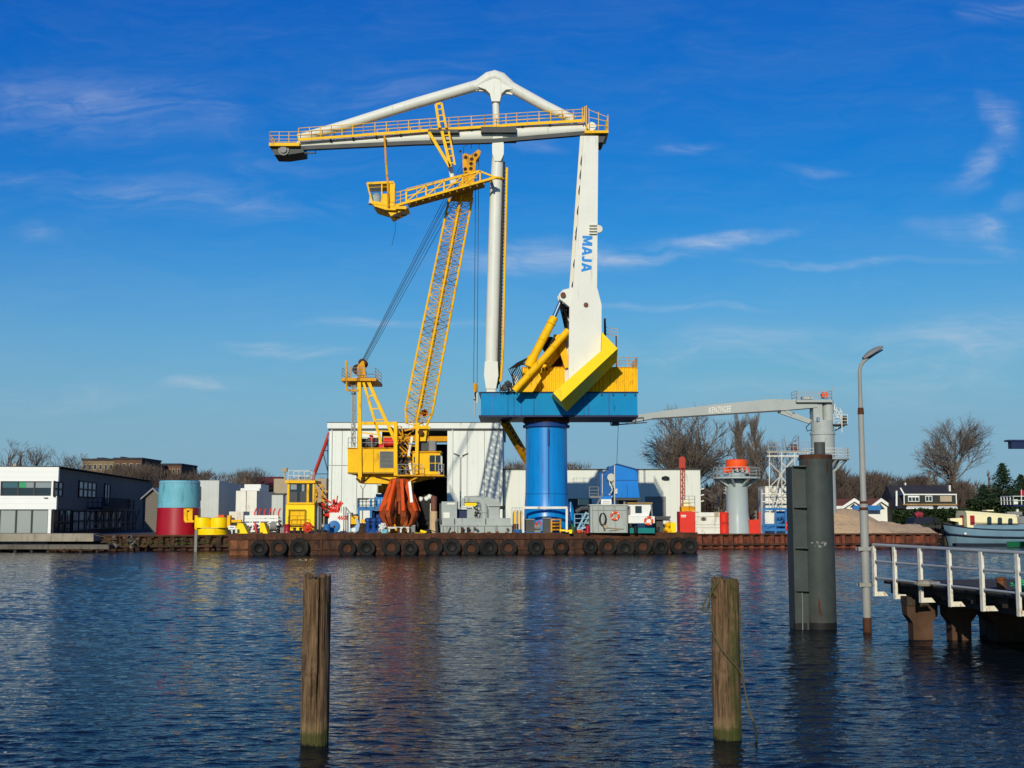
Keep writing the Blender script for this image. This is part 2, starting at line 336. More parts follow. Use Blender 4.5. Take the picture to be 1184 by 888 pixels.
def text_mesh(body, size, bold=0, shear=0, extrude=.004):
    cu = bpy.data.curves.new('t', 'FONT'); cu.body = body; cu.size = size; cu.offset = bold; cu.shear = shear; cu.extrude = extrude; cu.align_x = 'CENTER'; cu.align_y = 'CENTER'
    o = bpy.data.objects.new('t', cu); COL.objects.link(o); dg = bpy.context.evaluated_depsgraph_get(); dg.update()
    me = bpy.data.meshes.new_from_object(o.evaluated_get(dg)); vs = [v.co.copy() for v in me.vertices]; fs = [tuple(p.vertices) for p in me.polygons]
    bpy.data.objects.remove(o); return vs, fs
def lettering(name, body, size, centre, right, up, m, parent, bold=0, shear=0, width=None):
    vs, fs = text_mesh(body, size, bold, shear)
    right = Vector(right).normalized(); up = Vector(up).normalized(); nrm = right.cross(up)
    if width: k = width / (max(v.x for v in vs) - min(v.x for v in vs))
    else: k = 1
    b = MB(); b.add([Vector(centre) + right * (v.x * k) + up * v.y + nrm * v.z for v in vs], fs); return b.build(name, m, parent, smooth=False)
GZ, DZ = 1.45, 1.9                                         # ground level on the bank, deck level of the barge
def FY(X): return 111 + (X + 25.7) * (6 / 43.4)             # the barge's side facing us
def BY(X): return 124 + (X + 43.6) * (9 / 73)               # the quay edge behind it

# ------------------------------------------------------------------ water, ground, quay walls
def water():
    import numpy as np
    rg = np.random.default_rng(5); ys = [7.5]
    while ys[-1] < 169: ys.append(ys[-1] + .045 + .00125 * (ys[-1] - 7.5))
    ys = np.array(ys); nr = len(ys); nc = 440; tn = np.linspace(-.60, .60, nc)
    X = ys[:, None] * tn[None, :]; Y = np.repeat(ys[:, None], nc, 1); sp = .045 + .00125 * (Y - 7.5); Z = np.zeros_like(X); N = 70
    gust = 1 + .34 * np.sin(X * .10 + Y * .06 + 1) * np.sin(Y * .13 - X * .05) + .20 * np.sin(X * .31 - Y * .23) * np.sin(X * .07 + Y * .19 + 2) + .12 * np.sin(X * .6 + Y * .35)
    for i in range(N):
        lam = .12 * (1.05 / .12) ** (i / (N - 1)); k = 2 * np.pi / lam; th = np.pi / 2 + .12 + rg.normal(0, .48); slope = WAVE_SLOPE * math.sqrt(2 / N) * (lam / .35) ** -.45
        att = np.clip((lam / sp - 2.2) / 1.5, 0, 1); Z += att * (slope / k) * np.sin(k * (X * np.cos(th) + Y * np.sin(th)) + rg.uniform(0, 6.28))
    fade = np.clip((.60 - np.abs(tn)) / .05, 0, 1)[None, :] * np.clip((Y - 7.5) / 1.0, 0, 1) * np.clip((168.5 - Y) / 2, 0, 1); Z *= gust * fade
    co = np.stack([X, Y, Z], -1).reshape(-1, 3); n0 = len(co)
    out = np.array([(-1500, -90, 0), (1500, -90, 0), (1500, ys[-1], 0), (-1500, ys[-1], 0), (-1500, ys[0], 0), (1500, ys[0], 0)], float); co = np.concatenate([co, out])
    a = (np.arange(nr - 1)[:, None] * nc + np.arange(nc - 1)[None, :]).reshape(-1); quads = np.stack([a, a + 1, a + nc + 1, a + nc], -1)
    ex = np.array([(n0, n0 + 1, n0 + 5, n0 + 4), (n0 + 4, 0, (nr - 1) * nc, n0 + 3), (nc - 1, n0 + 5, n0 + 2, nr * nc - 1)]); quads = np.concatenate([quads, ex]); nq = len(quads)
    me = bpy.data.meshes.new('water'); me.vertices.add(len(co)); me.vertices.foreach_set('co', co.astype(np.float32).ravel()); me.loops.add(nq * 4); me.loops.foreach_set('vertex_index', quads.astype(np.int32).ravel()); me.polygons.add(nq)
    me.polygons.foreach_set('loop_start', np.arange(nq, dtype=np.int32) * 4); me.polygons.foreach_set('use_smooth', np.ones(nq, bool)); me.update(calc_edges=True); me.validate()
    me.materials.append(MT['water']); o = bpy.data.objects.new('water', me); COL.objects.link(o); return struct(o)
WAVE_SLOPE = .118
water()
g = MB(); g.add([(-1500, 120.8, GZ), (-70, 120.8, GZ), (47.0, BY(47), GZ), (47.3, 166, GZ), (1500, 166, GZ), (1500, 6000, GZ), (-1500, 6000, GZ)], [tuple(range(7))]); struct(g.build('ground', 'asphalt', smooth=False))

def sheet_pile(p, q, z0, z1, label, m, per=1.15, dep=.34, cap=True):
    p = Vector((p[0], p[1], 0)); q = Vector((q[0], q[1], 0)); d = (q - p); Lg = d.length; d.normalize(); nrm = Vector((d.y, -d.x, 0))
    n = int(Lg / per); prof = []
    for i in range(n):
        for t, o in ((0, 0), (.32, 0), (.5, 1), (.82, 1)): prof.append((p + d * ((i + t) * Lg / n)) + nrm * (o * dep))
    prof.append(q.copy()); k = len(prof); m_ = MB()
    m_.add([v + Vector((0, 0, z0)) for v in prof] + [v + Vector((0, 0, z1)) for v in prof], [(i, i + 1, i + 1 + k, i + k) for i in range(k - 1)])
    root = thing('sheet_pile_wall', label, 'quay wall', ((p + q) / 2 + Vector((0, 0, z0))))
    m_.build('sheet_piling', m, root, smooth=False)
    c = MB(); c.beam(p + nrm * .15 + Vector((0, 0, z1 + .06)), q + nrm * .15 + Vector((0, 0, z1 + .06)), .6, .16); c.build('capping_beam', 'rust', root, smooth=False)
    wl = MB(); wl.beam(p + nrm * .42 + Vector((0, 0, .42)), q + nrm * .42 + Vector((0, 0, .42)), .16, .2); wl.build('waling', 'rust_hull', root, smooth=False)
    return root
sheet_pile((-47, BY(-47) - .02), (-24, BY(-24) - .02), -.6, GZ - .02, 'dark rusty sheet pile wall with weeds under the red and teal cylinder', 'rust_hull')
sheet_pile((-23.9, BY(-23.9) - .02), (46.9, BY(46.9) - .02), -.6, GZ - .02, 'red brown rusty sheet pile quay wall right of the long barge', 'sheet_pile')
sheet_pile((47.0, BY(47) + .4), (47.25, 166), -.6, GZ - .02, 'dark sheet pile wall of the side basin behind the houseboat bow', 'rust_hull')
sheet_pile((47.6, 165.9), (130, 165.9), -.6, GZ - .02, 'low bank wall behind the blue houseboat', 'rust_hull')
# weeds on the left sheet piling
wd = MB()
for i in range(300):
    x = rnd.uniform(-46, -26); y = BY(x) - .36 - rnd.random() * .12; z = rnd.uniform(.25, .75) if rnd.random() < .75 else rnd.uniform(.7, 1.3); s = rnd.uniform(.05, .17)
    wd.add([(x - s, y, z), (x + s, y - .05, z), (x + rnd.uniform(-.15, .15), y - .12, z + s * rnd.uniform(1, 2.2))], [(0, 1, 2)])
o = wd.build('weeds', 'weeds', smooth=False); o['kind'] = 'stuff'; o['label'] = 'green weeds on the waterline of the left quay wall'
# concrete plinth and ledge before the white office
Yp = 121.5
q = MB(); q.box(V(-60, 622, Yp).x, V(108, 622, Yp).x, Yp, Yp + 2.2, ZY(626, Yp), ZY(617, Yp)); one(q, 'concrete_wall', 'concrete', 'long stained tan concrete wall below the white office windows', 'wall')
t = thing('landing_stage', 'low weathered landing stage along the water before the concrete wall', 'landing stage', (V(40, 630, 118.8).x, 119.5, 0))
q = MB(); q.box(V(-60, 630, 118.8).x, V(126, 630, 118.8).x, 118.8, 121.4, .30, .72); q.build('stage_deck', 'concrete_dark', t, smooth=False)
for i in range(9):
    q = MB(); x = V(-40 + i * 19, 630, 119).x; q.tube((x, 119.2, -.6), (x, 119.2, .30), .16, n=8); q.build('stage_pile', 'beam_wood', t)
# rubble
t = thing('debris_pile', 'heap of broken planks and rubble at the end of the landing stage', 'debris', (V(128, 628, 120).x, 121, .7))
q = MB()
for i in range(11):
    c = Vector((V(rnd.uniform(110, 152), 628, 120.6).x, rnd.uniform(120, 122.3), rnd.uniform(.6, 1.55))); d = Vector((rnd.uniform(-1, 1), rnd.uniform(-.4, .4), rnd.uniform(-.35, .35))).normalized() * rnd.uniform(.3, 1.3)
    q.beam(c - d * .5, c + d * .5, rnd.uniform(.1, .4), rnd.uniform(.06, .25))
q.build('planks', 'concrete_dark', t, smooth=False)
q = MB()
for i in range(7): c = V(rnd.uniform(114, 128), rnd.uniform(621, 627), 119.9); q.beam(c, c + Vector((rnd.uniform(.6, 1.3), .1, rnd.uniform(-.2, .2))), .14, .07)
q.build('pale_planks', 'support', t, smooth=False)

# ------------------------------------------------------------------ white office with slate flank
C0 = Vector((V(65.3, 580, 127).x, 127, 0)); VD = Vector((-8.2, 63, 0)).normalized(); UD = Vector((-VD.y, VD.x, 0))     # VD runs back, UD runs left
def OP(a, b, z): p = C0 + UD * a + VD * b; return Vector((p.x, p.y, z))
def obox(m, a0, a1, b0, b1, z0, z1):
    m.add([OP(a0, b0, z0), OP(a1, b0, z0), OP(a1, b1, z0), OP(a0, b1, z0), OP(a0, b0, z1), OP(a1, b0, z1), OP(a1, b1, z1), OP(a0, b1, z1)],
          [(3, 2, 1, 0), (4, 5, 6, 7), (0, 1, 5, 4), (1, 2, 6, 5), (2, 3, 7, 6), (3, 0, 4, 7)]); return m
def fa(px):                                                # along the front from a pixel column
    lo, hi = -2, 40
    for _ in range(40):
        mid = (lo + hi) / 2; p = OP(mid, 0, 4); x = CX + FPX * p.x / p.y
        if x > px: lo = mid
        else: hi = mid
    return lo
def fb(px):
    lo, hi = -1, 90
    for _ in range(40):
        mid = (lo + hi) / 2; p = OP(0, mid, 4); x = CX + FPX * p.x / p.y
        if x < px: lo = mid
        else: hi = mid
    return lo
zf = lambda py: ZY(py, 127)
off = thing('office_building', 'flat roofed white office with large windows and a long dark slate side', 'building', OP(6, 3, GZ))
W_ = 22.0; LEN = 62.0
m = MB(); obox(m, .25, W_, .5, LEN, GZ, zf(541)); m.build('wall', 'slate', off, smooth=False)
m = MB()
obox(m, -.15, W_, -.25, .25, zf(556.6), zf(540)); obox(m, -.06, W_, -.25, .25, zf(589), zf(573.4))
m.build('white_band', 'white_panel', off, smooth=False)
m = MB(); obox(m, -.25, W_, -.3, LEN, zf(540) + .003, zf(539.2)); m.build('roof', 'roof_dark', off, smooth=False)
m = MB()
for a0, a1, z0, z1 in ((fa(62.8), fa(59.3), GZ, zf(589) - .003), (fa(3), fa(-1), GZ, zf(589) - .003), (fa(3.2), fa(1.2), zf(573.4) + .003, zf(556.6) - .003), (fa(64.8), fa(61.6), zf(573.4) + .003, zf(556.6) - .003)): obox(m, a0, a1, -.2, .3, z0, z1)
m.build('white_post', 'white_panel', off, smooth=False)
for (xa, xb) in ((59.2, 40.4), (40.0, 22.3), (21.9, 3.2), (-1.2, -25), (-25.4, -50)):
    m = MB(); a0, a1 = fa(xa), fa(xb); wf = MB()
    obox(m, a0 + .06, a1 - .06, .02, .06, zf(616.3), zf(590)); f = None
    for aa, bb in ((a0, a0 + .07), (a1 - .07, a1)): obox(wf, aa, bb, -.05, .1, zf(616.6), zf(589.3))
    obox(wf, a0 + .07, a1 - .07, -.05, .1, zf(590), zf(589.3)); obox(wf, a0 + .07, a1 - .07, -.05, .1, zf(616.6), zf(616.1))
    f = wf.build('window', 'grey_dark', off, smooth=False); m.build('pane', 'glass_grey', f, smooth=False)
for (xa, xb) in ((61.5, 42), (41.6, 23.2), (22.8, 4), (0.4, -20), (-20.5, -40)):
    m = MB(); a0, a1 = fa(xa), fa(xb); wf = MB(); obox(m, a0 + .05, a1 - .05, .05, .09, zf(573), zf(557))
    for aa, bb in ((a0, a0 + .06), (a1 - .06, a1)): obox(wf, aa, bb, -.03, .12, zf(573.2), zf(556.8))
    f = wf.build('window', 'grey_dark', off, smooth=False); m.build('pane', 'glass_dark', f, smooth=False)
    bl = MB(); obox(bl, a0 + .08, a1 - .08, .02, .035, zf(564), zf(557.5)); bl.build('blind', 'glass_pale' if xa != 22.8 else 'glass_teal', f, smooth=False)
m = MB(); obox(m, fa(32), fa(24), -.005, .012, zf(564), zf(557.6)); m.build('green_sign', 'sign_green', off, smooth=False)
m = MB(); obox(m, fa(58), fa(54), -.5, -.255, zf(576), zf(575.2)); m.build('wall_lamp', 'grey_mid', off, smooth=False)
m = MB(); obox(m, fa(16), fa(12), 1.2, 1.8, zf(539), zf(535.6)); m.build('chimney', 'tan', off, smooth=False)
def side_win(xa, xb, za, zb, nx, nz, m_='glass_pale'):
    b0, b1 = fb(xa), fb(xb); fr = MB(); pn = MB(); e = .09
    z0, z1 = za, zb; obox(pn, .18, .22, b0, b1, z0, z1)
    for i in range(nx + 1): b = b0 + (b1 - b0) * i / nx; obox(fr, .10, .26, b - e, b + e, z0, z1)
    for j in range(nz + 1): z = z0 + (z1 - z0) * j / nz; obox(fr, .113, .252, b0, b1, z - e, z + e)
    f = fr.build('window', 'black', off, smooth=False); pn.build('pane', m_, f, smooth=False)
side_win(66.5, 76.3, zf(573.5), zf(557), 2, 2); side_win(95, 114.5, 5.6, 7.4, 4, 2); side_win(124.5, 130.5, 4.9, 7.4, 2, 1)
side_win(66.8, 87, GZ + .1, zf(589.6), 3, 2, 'glass_dark'); side_win(89, 115, GZ + .3, 4.0, 4, 2, 'glass_pale'); side_win(116, 146, GZ + .3, 4.0, 4, 2, 'glass_pale')
m = MB()
for i in range(16):
    b = fb(89) + (fb(148) - fb(89)) * i / 15; m.beam(OP(-1.3, b, GZ), OP(-1.3, b, 4.1), .1)
    if i % 3 == 0: m.beam(OP(-1.3, b, 2.4), OP(-1.3, b + 3, 4.1), .16)
for z in (2.0, 2.6, 4.1): m.beam(OP(-1.3, fb(89), z), OP(-1.3, fb(148), z), .10)
m.build('trellis', 'grey_dark', off, smooth=False)
m = MB(); obox(m, -1.6, .1, fb(105), fb(140), 4.25, 4.45); m.rail([OP(-1.5, fb(105), 4.45), OP(-1.5, fb(140), 4.45)], 1.15, .6, 2, .035); m.rail([OP(-1.5, fb(105), 4.45), OP(.1, fb(105), 4.45)], 1.15, .6, 2, .035); m.build('balcony', 'black', off)
m = MB()
for px in (152, 158, 170): obox(m, .02, .2, fb(px), fb(px) + .5, GZ, 5.6)
m.build('downpipe', 'slate', off, smooth=False)
MM('slab_pale', (.50, .52, .48), .55, var=.06, lines=(0, .55, .9)); MM('slab_grey', (.22, .23, .25), .6, var=.1, lines=(1, .8, .85))
# gabled sheds between office and cylinder
def gable(name, label, cat, px0, px1, pe, pr, Y, D, wall, roofm, ridge_along='Y', pale_edge=False):
    x0, x1 = V(px0, 590, Y).x, V(px1, 590, Y).x; ze, zr = ZY(pe, Y), ZY(pr, Y); t = thing(name, label, cat, ((x0 + x1) / 2, Y + D / 2, GZ)); xm = (x0 + x1) / 2
    m = MB(); r = MB()
    if ridge_along == 'Y':
        m.prism([(x0, Y, GZ), (x1, Y, GZ), (x1, Y, ze), (xm, Y, zr), (x0, Y, ze)], (0, D, 0))
        for sx, xe in ((-1, x0), (1, x1)):
            dx = (xe - xm); r.prism([(xm, Y - .5, zr + .02), (xe + sx * .5, Y - .5, ze + .02 - (zr - ze) * .5 / abs(dx)), (xe + sx * .5, Y - .5, ze + .22 - (zr - ze) * .5 / abs(dx)), (xm, Y - .5, zr + .22)], (0, D + 1, 0))
    else:
        ym = Y + D / 2
        m.prism([(x0, Y, GZ), (x0, Y + D, GZ), (x0, Y + D, ze), (x0, ym, zr), (x0, Y, ze)], (x1 - x0, 0, 0))
        for yy, s in ((Y, -1), (Y + D, 1)):
            r.prism([(x0 - .3, ym, zr + .02), (x0 - .3, yy + s * .4, ze - .18), (x0 - .3, yy + s * .4, ze + .02), (x0 - .3, ym, zr + .22)], (x1 - x0 + .6, 0, 0))
    fixn(m.build('wall', wall, t, smooth=False)); fixn(r.build('roof', roofm, t, smooth=False)); return t
gable('dark_shed', 'small dark gabled shed left of the red and teal cylinder', 'shed', 168, 186, 574, 566, 150, 12, 'slate', 'slab_grey')

# ------------------------------------------------------------------ big white hall
H1 = 150
hall = thing('warehouse', 'tall white steel hall with black doorway behind the yellow lattice crane', 'warehouse', (V(480, 560, H1).x, H1 + 15, GZ))
xa, xb, d0, d1 = V(380, 560, H1).x, V(581, 560, H1).x, V(441, 560, H1).x, V(517, 560, H1).x
zt, zd = ZY(496.5, H1), ZY(499, H1)
m = MB(); m.box(xa, d0, H1, H1 + .3, GZ, zt); m.box(d1, xb, H1, H1 + .3, GZ, zt); m.box(xa, xa + .3, H1 + .3, H1 + 30, GZ, zt); m.box(xb - .3, xb, H1 + .3, H1 + 30, GZ, zt); m.build('wall', 'cladding', hall, smooth=False)
m = MB(); m.box(xa - .25, xb + .25, H1 - .25, H1 + 30.2, ZY(495.5, H1), ZY(489, H1)); m.build('fascia', 'fascia', hall, smooth=False)
m = MB(); m.box(xa - .15, xb + .15, H1 - .12, H1 + .4, ZY(497.8, H1), ZY(495.5, H1) - .003); m.box(xa - .3, xb + .3, H1 - .3, H1 + 30.3, ZY(489, H1) + .003, ZY(488.3, H1)); m.build('gutter', 'grey_dark', hall, smooth=False)
m = MB(); m.box(d0 - 2, xb - .35, H1 + 28.5, H1 + 28.8, GZ, zd); m.box(d0 - 2, d0 - 1.8, H1 + .31, H1 + 28.4, GZ, zd); m.box(xb - .6, xb - .35, H1 + .31, H1 + 28.4, GZ, zd); m.box(d0 - 2, xb - .35, H1 + .31, H1 + 28.9, GZ + .01, GZ + .05); m.build('dark_interior', 'black', hall, smooth=False)  # black inner walls and floor, the darkness inside put into the colour
m = MB(); m.box(d0, d1, H1 + .6, H1 + 1.2, ZY(510, H1), ZY(504, H1)); m.build('crane_beam', 'yellow_worn', hall, smooth=False)
m = MB()
for px in (412.5, 395, 540, 560): x = V(px, 560, H1).x; m.box(x - .03, x + .03, H1 - .03, H1 + .01, GZ, zt)
m.box(xa - .02, d0, H1 - .025, H1 + .012, ZY(538.5, H1), ZY(537.8, H1)); m.build('panel_joint', 'grey_mid', hall, smooth=False)
for px in (383, 436, 523, 577):
    m = MB(); x = V(px, 560, H1).x; m.tube((x, H1 - .12, GZ), (x, H1 - .12, zt - .05), .07, n=6); m.build('downpipe', 'fascia', hall)
# lower hall
H2 = 152
h2 = thing('warehouse', 'lower pale hall with grey door right of the blue column', 'warehouse', (V(700, 570, H2).x, H2 + 12, GZ))
xa, xb = V(582, 570, H2).x, V(810, 570, H2).x
m = MB(); m.box(xa, xb, H2, H2 + 24, GZ, ZY(543.4, H2)); m.build('wall', 'cladding_far', h2, smooth=False)
m = MB(); m.box(xa - .1, xb + .15, H2 - .12, H2 + 24.2, ZY(543.4, H2) + .003, ZY(542.2, H2)); m.build('roof_edge', 'grey_dark', h2, smooth=False)
m = MB(); m.box(V(746, 590, H2).x, V(770, 590, H2).x, H2 - .06, H2 + .02, GZ, ZY(574, H2)); m.build('roller_door', 'grey_mid', h2, smooth=False); MT_ = None
m = MB(); m.box(V(655, 590, H2).x, V(684, 590, H2).x, H2 - .05, H2 + .02, GZ, ZY(576.5, H2)); m.build('loading_door', 'grey_dark', h2, smooth=False)
m = MB(); c = V(769.5, 552.5, H2 - .25); m.lathe(c, [(.05, .25), (.45, .1), (.5, 0), (.5, -.12)], 12); m.build('wall_lamp', 'black', h2)
for py in (566, 573, 580):
    m = MB(); m.beam(V(810, py, H2 + .5), V(814, py - 1.2, H2 + .3), .12, .12); m.build('lamp_bracket', 'white', h2, smooth=False)
q = MB(); q.pb(669.5, 681, 577, 584, 147, 2.5); tag(q.build('site_cabin', 'boat_cream', smooth=False), 'small cream cabin right of the blue column foot', 'cabin')
q = MB(); q.pb(668, 683, 584.5, 600, 146.8, 2.9, GZ)
q.build('cabin_base', 'grey_dark', None, smooth=False); tag(bpy.data.objects['cabin_base'], 'dark block carrying the small cream cabin by the column', 'base')

# ------------------------------------------------------------------ sheds on the left of the hall
def shed(name, label, cat, pf0, pf1, pt, Y, D, mf, pside=None, ms='grey_dark', roofm='grey_mid', zb=GZ, drop=0):
    """front face plus a flank that runs back; the two are clad alike on all sides"""
    t = thing(name, label, cat, (V((pf0 + pf1) / 2, 590, Y).x, Y + D / 2, zb)); zt = ZY(pt, Y)
    x0, x1 = V(pf0, 590, Y).x, V(pf1, 590, Y).x
    xe = x1 if pside is None else V(pside, 590, Y + D).x; sh = xe - x1
    pr = [(x0, Y, zb), (x1, Y, zb), (x1, Y, zt), (x0, Y, zt)]
    m = MB(); k = [Vector(p) for p in pr]; kb = [p + Vector((sh, D, 0)) for p in k]
    for q_ in kb[2:]: q_.z -= drop
    m.add(k + kb, [(0, 1, 2, 3), (7, 6, 5, 4), (0, 4, 5, 1), (1, 5, 6, 2), (3, 7, 4, 0), (2, 6, 7, 3)]); fixn(m.build('wall', mf, t, smooth=False)); 
    return t, x0, x1, zt
t, x0, x1, zt = shed('storage_hall', 'pale ribbed storage hall with dark flank behind the red and teal cylinder', 'shed', 229, 252.5, 555.5, 150, 30, 'slab_pale', 283)
t, x0, x1, zt = shed('container', 'dirty white container with double doors and rust spots left of the yellow control cabin', 'container', 272.5, 296.5, 567.5, 136, 12, 'white_dirty', 318)
m = MB(); m.box(x0 + .5, x1 + .3, 135.95, 137.5, zt + .004, zt + .28); m.build('roof_cap', 'white', t, smooth=False)
m = MB(); m.box((x0 + x1) / 2 - .03, (x0 + x1) / 2 + .03, 135.93, 136, zt - 2.5, zt); m.build('door_joint', 'grey_mid', t, smooth=False)
t, x0, x1, zt = shed('container', 'narrow ribbed white cabinet with dark lid beside the yellow control cabin', 'container', 314, 327, 572, 131, 3, 'slab_pale', 330)
m = MB(); m.box(x0 - .05, x1 + .25, 130.9, 134.1, zt + .004, zt + .16); m.build('lid', 'grey_dark', t, smooth=False)
t, x0, x1, zt = shed('site_cabin', 'small flat white roof cabin behind the dirty white container', 'cabin', 282, 301, 560, 152, 5, 'white')
t, x0, x1, zt = shed('tank_box', 'rounded cream box with yellow stripe right of the yellow swivel base', 'box', 265, 281.5, 591.5, 127, 3, 'cream_side', zb=DZ)
m = MB(); m.box(x0 + .7, x1 - .3, 126.95, 127, DZ + .4, DZ + .8); m.build('stripe', 'yellow', t, smooth=False)
t = gable('red_roof_house', 'low house with dark red tiled roof and chimney behind the containers', 'house', 283, 318, 561, 551.5, 230, 12, 'brick_brown', 'roof_brick', 'X')
m = MB(); m.pb(281.5, 287, 548, 556, 235, 1.2); m.build('chimney', 'brick_brown', t, smooth=False)
t, x0, x1, zt = shed('tan_building', 'plain tan flat roofed building between yellow control cabin and white hall', 'building', 316, 377, 553.5, 200, 20, 'tan')
# flats far behind
def flats(px0, px1, pt, Y, mw, label, rows, cols, extras=()):
    t = thing('apartment_block', label, 'apartment block', (V((px0 + px1) / 2, 560, Y).x, Y + 8, GZ)); m = MB(); m.pb(px0, px1, pt, None, Y, 16, GZ); m.build('wall', mw, t, smooth=False)
    x0, x1, zt = V(px0, 560, Y).x, V(px1, 560, Y).x, ZY(pt, Y)
    m = MB(); m.box(x0 - .2, x1 + .2, Y - .2, Y + 16.2, zt + .003, zt + .5); m.build('roof', 'roof_dark', t, smooth=False)
    for r in range(rows):
        z = zt - 1.6 - r * 2.8
        for k in range(cols):
            xx = x0 + (x1 - x0) * (k + .5) / cols; wd_ = (x1 - x0) / cols * .3
            f = MB(); f.box(xx - wd_, xx + wd_, Y - .08, Y + .03, z - .7, z + .7); fo = f.build('window', 'tan', t, smooth=False)
            p = MB(); p.box(xx - wd_ + .12, xx + wd_ - .12, Y - .1, Y - .085, z - .55, z + .55); p.build('pane', 'glass_dark', fo, smooth=False)
    for a, b, c, mm_ in extras:
        e = MB(); e.pb(a, b, c, pt, Y + 3, 5, zt + .5); e.build('roof_house', mm_, t, smooth=False)
    return t
flats(94, 131, 532.5, 300, 'brick_tan', 'tan brick apartment block with white roof dome behind the slate flank', 3, 6, ((102, 107, 530, 'white'), (112, 119, 529, 'roof_dark')))
flats(131, 163, 531.5, 296, 'brick_brown', 'taller brown brick apartment block with dark top', 3, 4, ((139, 142, 528, 'roof_dark'),))
flats(163, 186, 540, 320, 'brick_brown', 'lower brown apartment block behind the cylinder', 2, 4, ((169, 176, 536.5, 'roof_dark'),))
flats(186, 209, 538, 325, 'brick_brown', 'brown apartment block with pale rooftop box left of the storage hall', 2, 4, ((193, 202, 537, 'tan'),))

# ------------------------------------------------------------------ houses on the right
def orange_house(px0, px1, pe, pr, Y, label):
    t = gable('small_house', label, 'house', px0, px1, pe, pr, Y, 9, 'white', 'roof_red'); x0, x1, ze, zr = V(px0, 590, Y).x, V(px1, 590, Y).x, ZY(pe, Y), ZY(pr, Y); xm = (x0 + x1) / 2
    m = MB()
    for xe, s in ((x0, -1), (x1, 1)):
        m.prism([(xm, Y - .62, zr + .26), (xe + s * .6, Y - .62, ze - .2), (xe + s * .6, Y - .62, ze - .6), (xm, Y - .62, zr - .25)], (0, .12, 0))
    fixn(m.build('bargeboard', 'white', t, smooth=False)); m = MB(); m.prism([(x0 + 1.1, Y - .06, ze - .1), (x1 - 1.1, Y - .06, ze - .1), (xm, Y - .06, zr - .55)], (0, .05, 0)); fixn(m.build('gable_board', 'house_black', t, smooth=False))
    return t, x0, x1
t, x0, x1 = orange_house(974, 1000, 586, 578, 182, 'small white house with red tiled gable left of the lamp post')
t, x0, x1 = orange_house(1004, 1032, 588, 578, 176, 'small white house with red tiled gable and blue awning right of the lamp post')
m = MB(); m.pb(986.5, 1019, 584.5, 590, 174.5, .5); m.build('blue_fascia', 'blue_mid', t, smooth=False)
m = MB(); m.pb(1027.5, 1030.5, 593, 597, 175.9, .08); m.build('window', 'white', t, smooth=False)
q = MB(); q.pb(966, 974, 585, 591, 178, 4, GZ); tag(q.build('garden_shed', 'white_dirty', smooth=False), 'small white shed between the steel pile and the sand', 'shed')
# black house with white trim
HY = 172
bh = thing('black_house', 'black timber house with white trim and wide dormer', 'house', (V(1070, 590, HY).x, HY + 4, GZ))
m = MB(); m.pb(1036, 1106, 585.5, None, HY, 8, GZ); m.build('wall', 'house_black', bh, smooth=False)
x0, x1 = V(1036, 590, HY).x, V(1106, 590, HY).x
m = MB(); zr = ZY(561, HY + 4); ze = ZY(588, HY); m.prism([(x0, HY - .5, ze), (x0, HY + 8.5, ze), (x0, HY + 4, zr)], (x1 - x0, 0, 0)); rf = fixn(m.build('roof', 'roof_dark', bh, smooth=False))
m = MB(); m.pb(1046, 1105.5, 571.5, 584, HY - .3, 3); m.build('dormer', 'house_black', bh, smooth=False)
m = MB(); m.pb(1045, 1106.3, 571, 572.4, HY - .45, 3.3); m.pb(1045, 1046, 572.5, 584, HY - .42, .2); m.pb(1105.3, 1106.3, 572.5, 584, HY - .42, .2)
m.beam(V(1041, 564, HY - .3), V(1046, 573, HY - .4), .18); m.beam(V(1036.5, 567.5, HY - .3), V(1036.5, 585, HY - .3), .22); m.build('white_trim', 'white', bh, smooth=False)
m = MB(); m.pb(1044, 1107, 582.5, 584.2, HY - .5, .2); m.build('plinth_board', 'pallet', bh, smooth=False)
for a, b, mm_ in ((1050, 1063, 'glass_dark'), (1070, 1078, 'glass_dark'), (1087, 1100.5, 'sand')):
    f = MB(); f.pb(a, b, 573.2, 580, HY - .38, .1); fo = f.build('window', 'white' if mm_ != 'sand' else 'tan', bh, smooth=False)
    if mm_ != 'sand':
        p = MB(); n = 3 if b - a > 10 else 2
        for k in range(n): p.pb(a + .7 + (b - a - .7) * k / n, a + (b - a - .7) * (k + 1) / n, 575 if n == 3 else 574, 579.3, HY - .4, .02)
        p.build('pane', mm_, fo, smooth=False)
for a, b in ((1049, 1078), (1085, 1106)):
    m = MB(); m.add([V(a, 584.6, HY), V(b, 584.6, HY), V(b + 1.5, 588.0, HY - 2.2), V(a - 1, 588.0, HY - 2.2)], [(0, 1, 2, 3)]); k = m.v; m.add([p - Vector((0, 0, .12)) for p in k[:4]], [(3, 2, 1, 0)]); m.pb(a - 1, b + 1.5, 586.9, 588.4, HY - 2.3, .12); m.build('awning', 'white', bh, smooth=False)
for a, b, s in ((1046.5, 1047.8, 558), (1097.5, 1099.3, 561)):
    m = MB(); m.pb(a, b, s, 568, HY + 4, .5); m.build('chimney', 'white_dirty', rf, smooth=False)

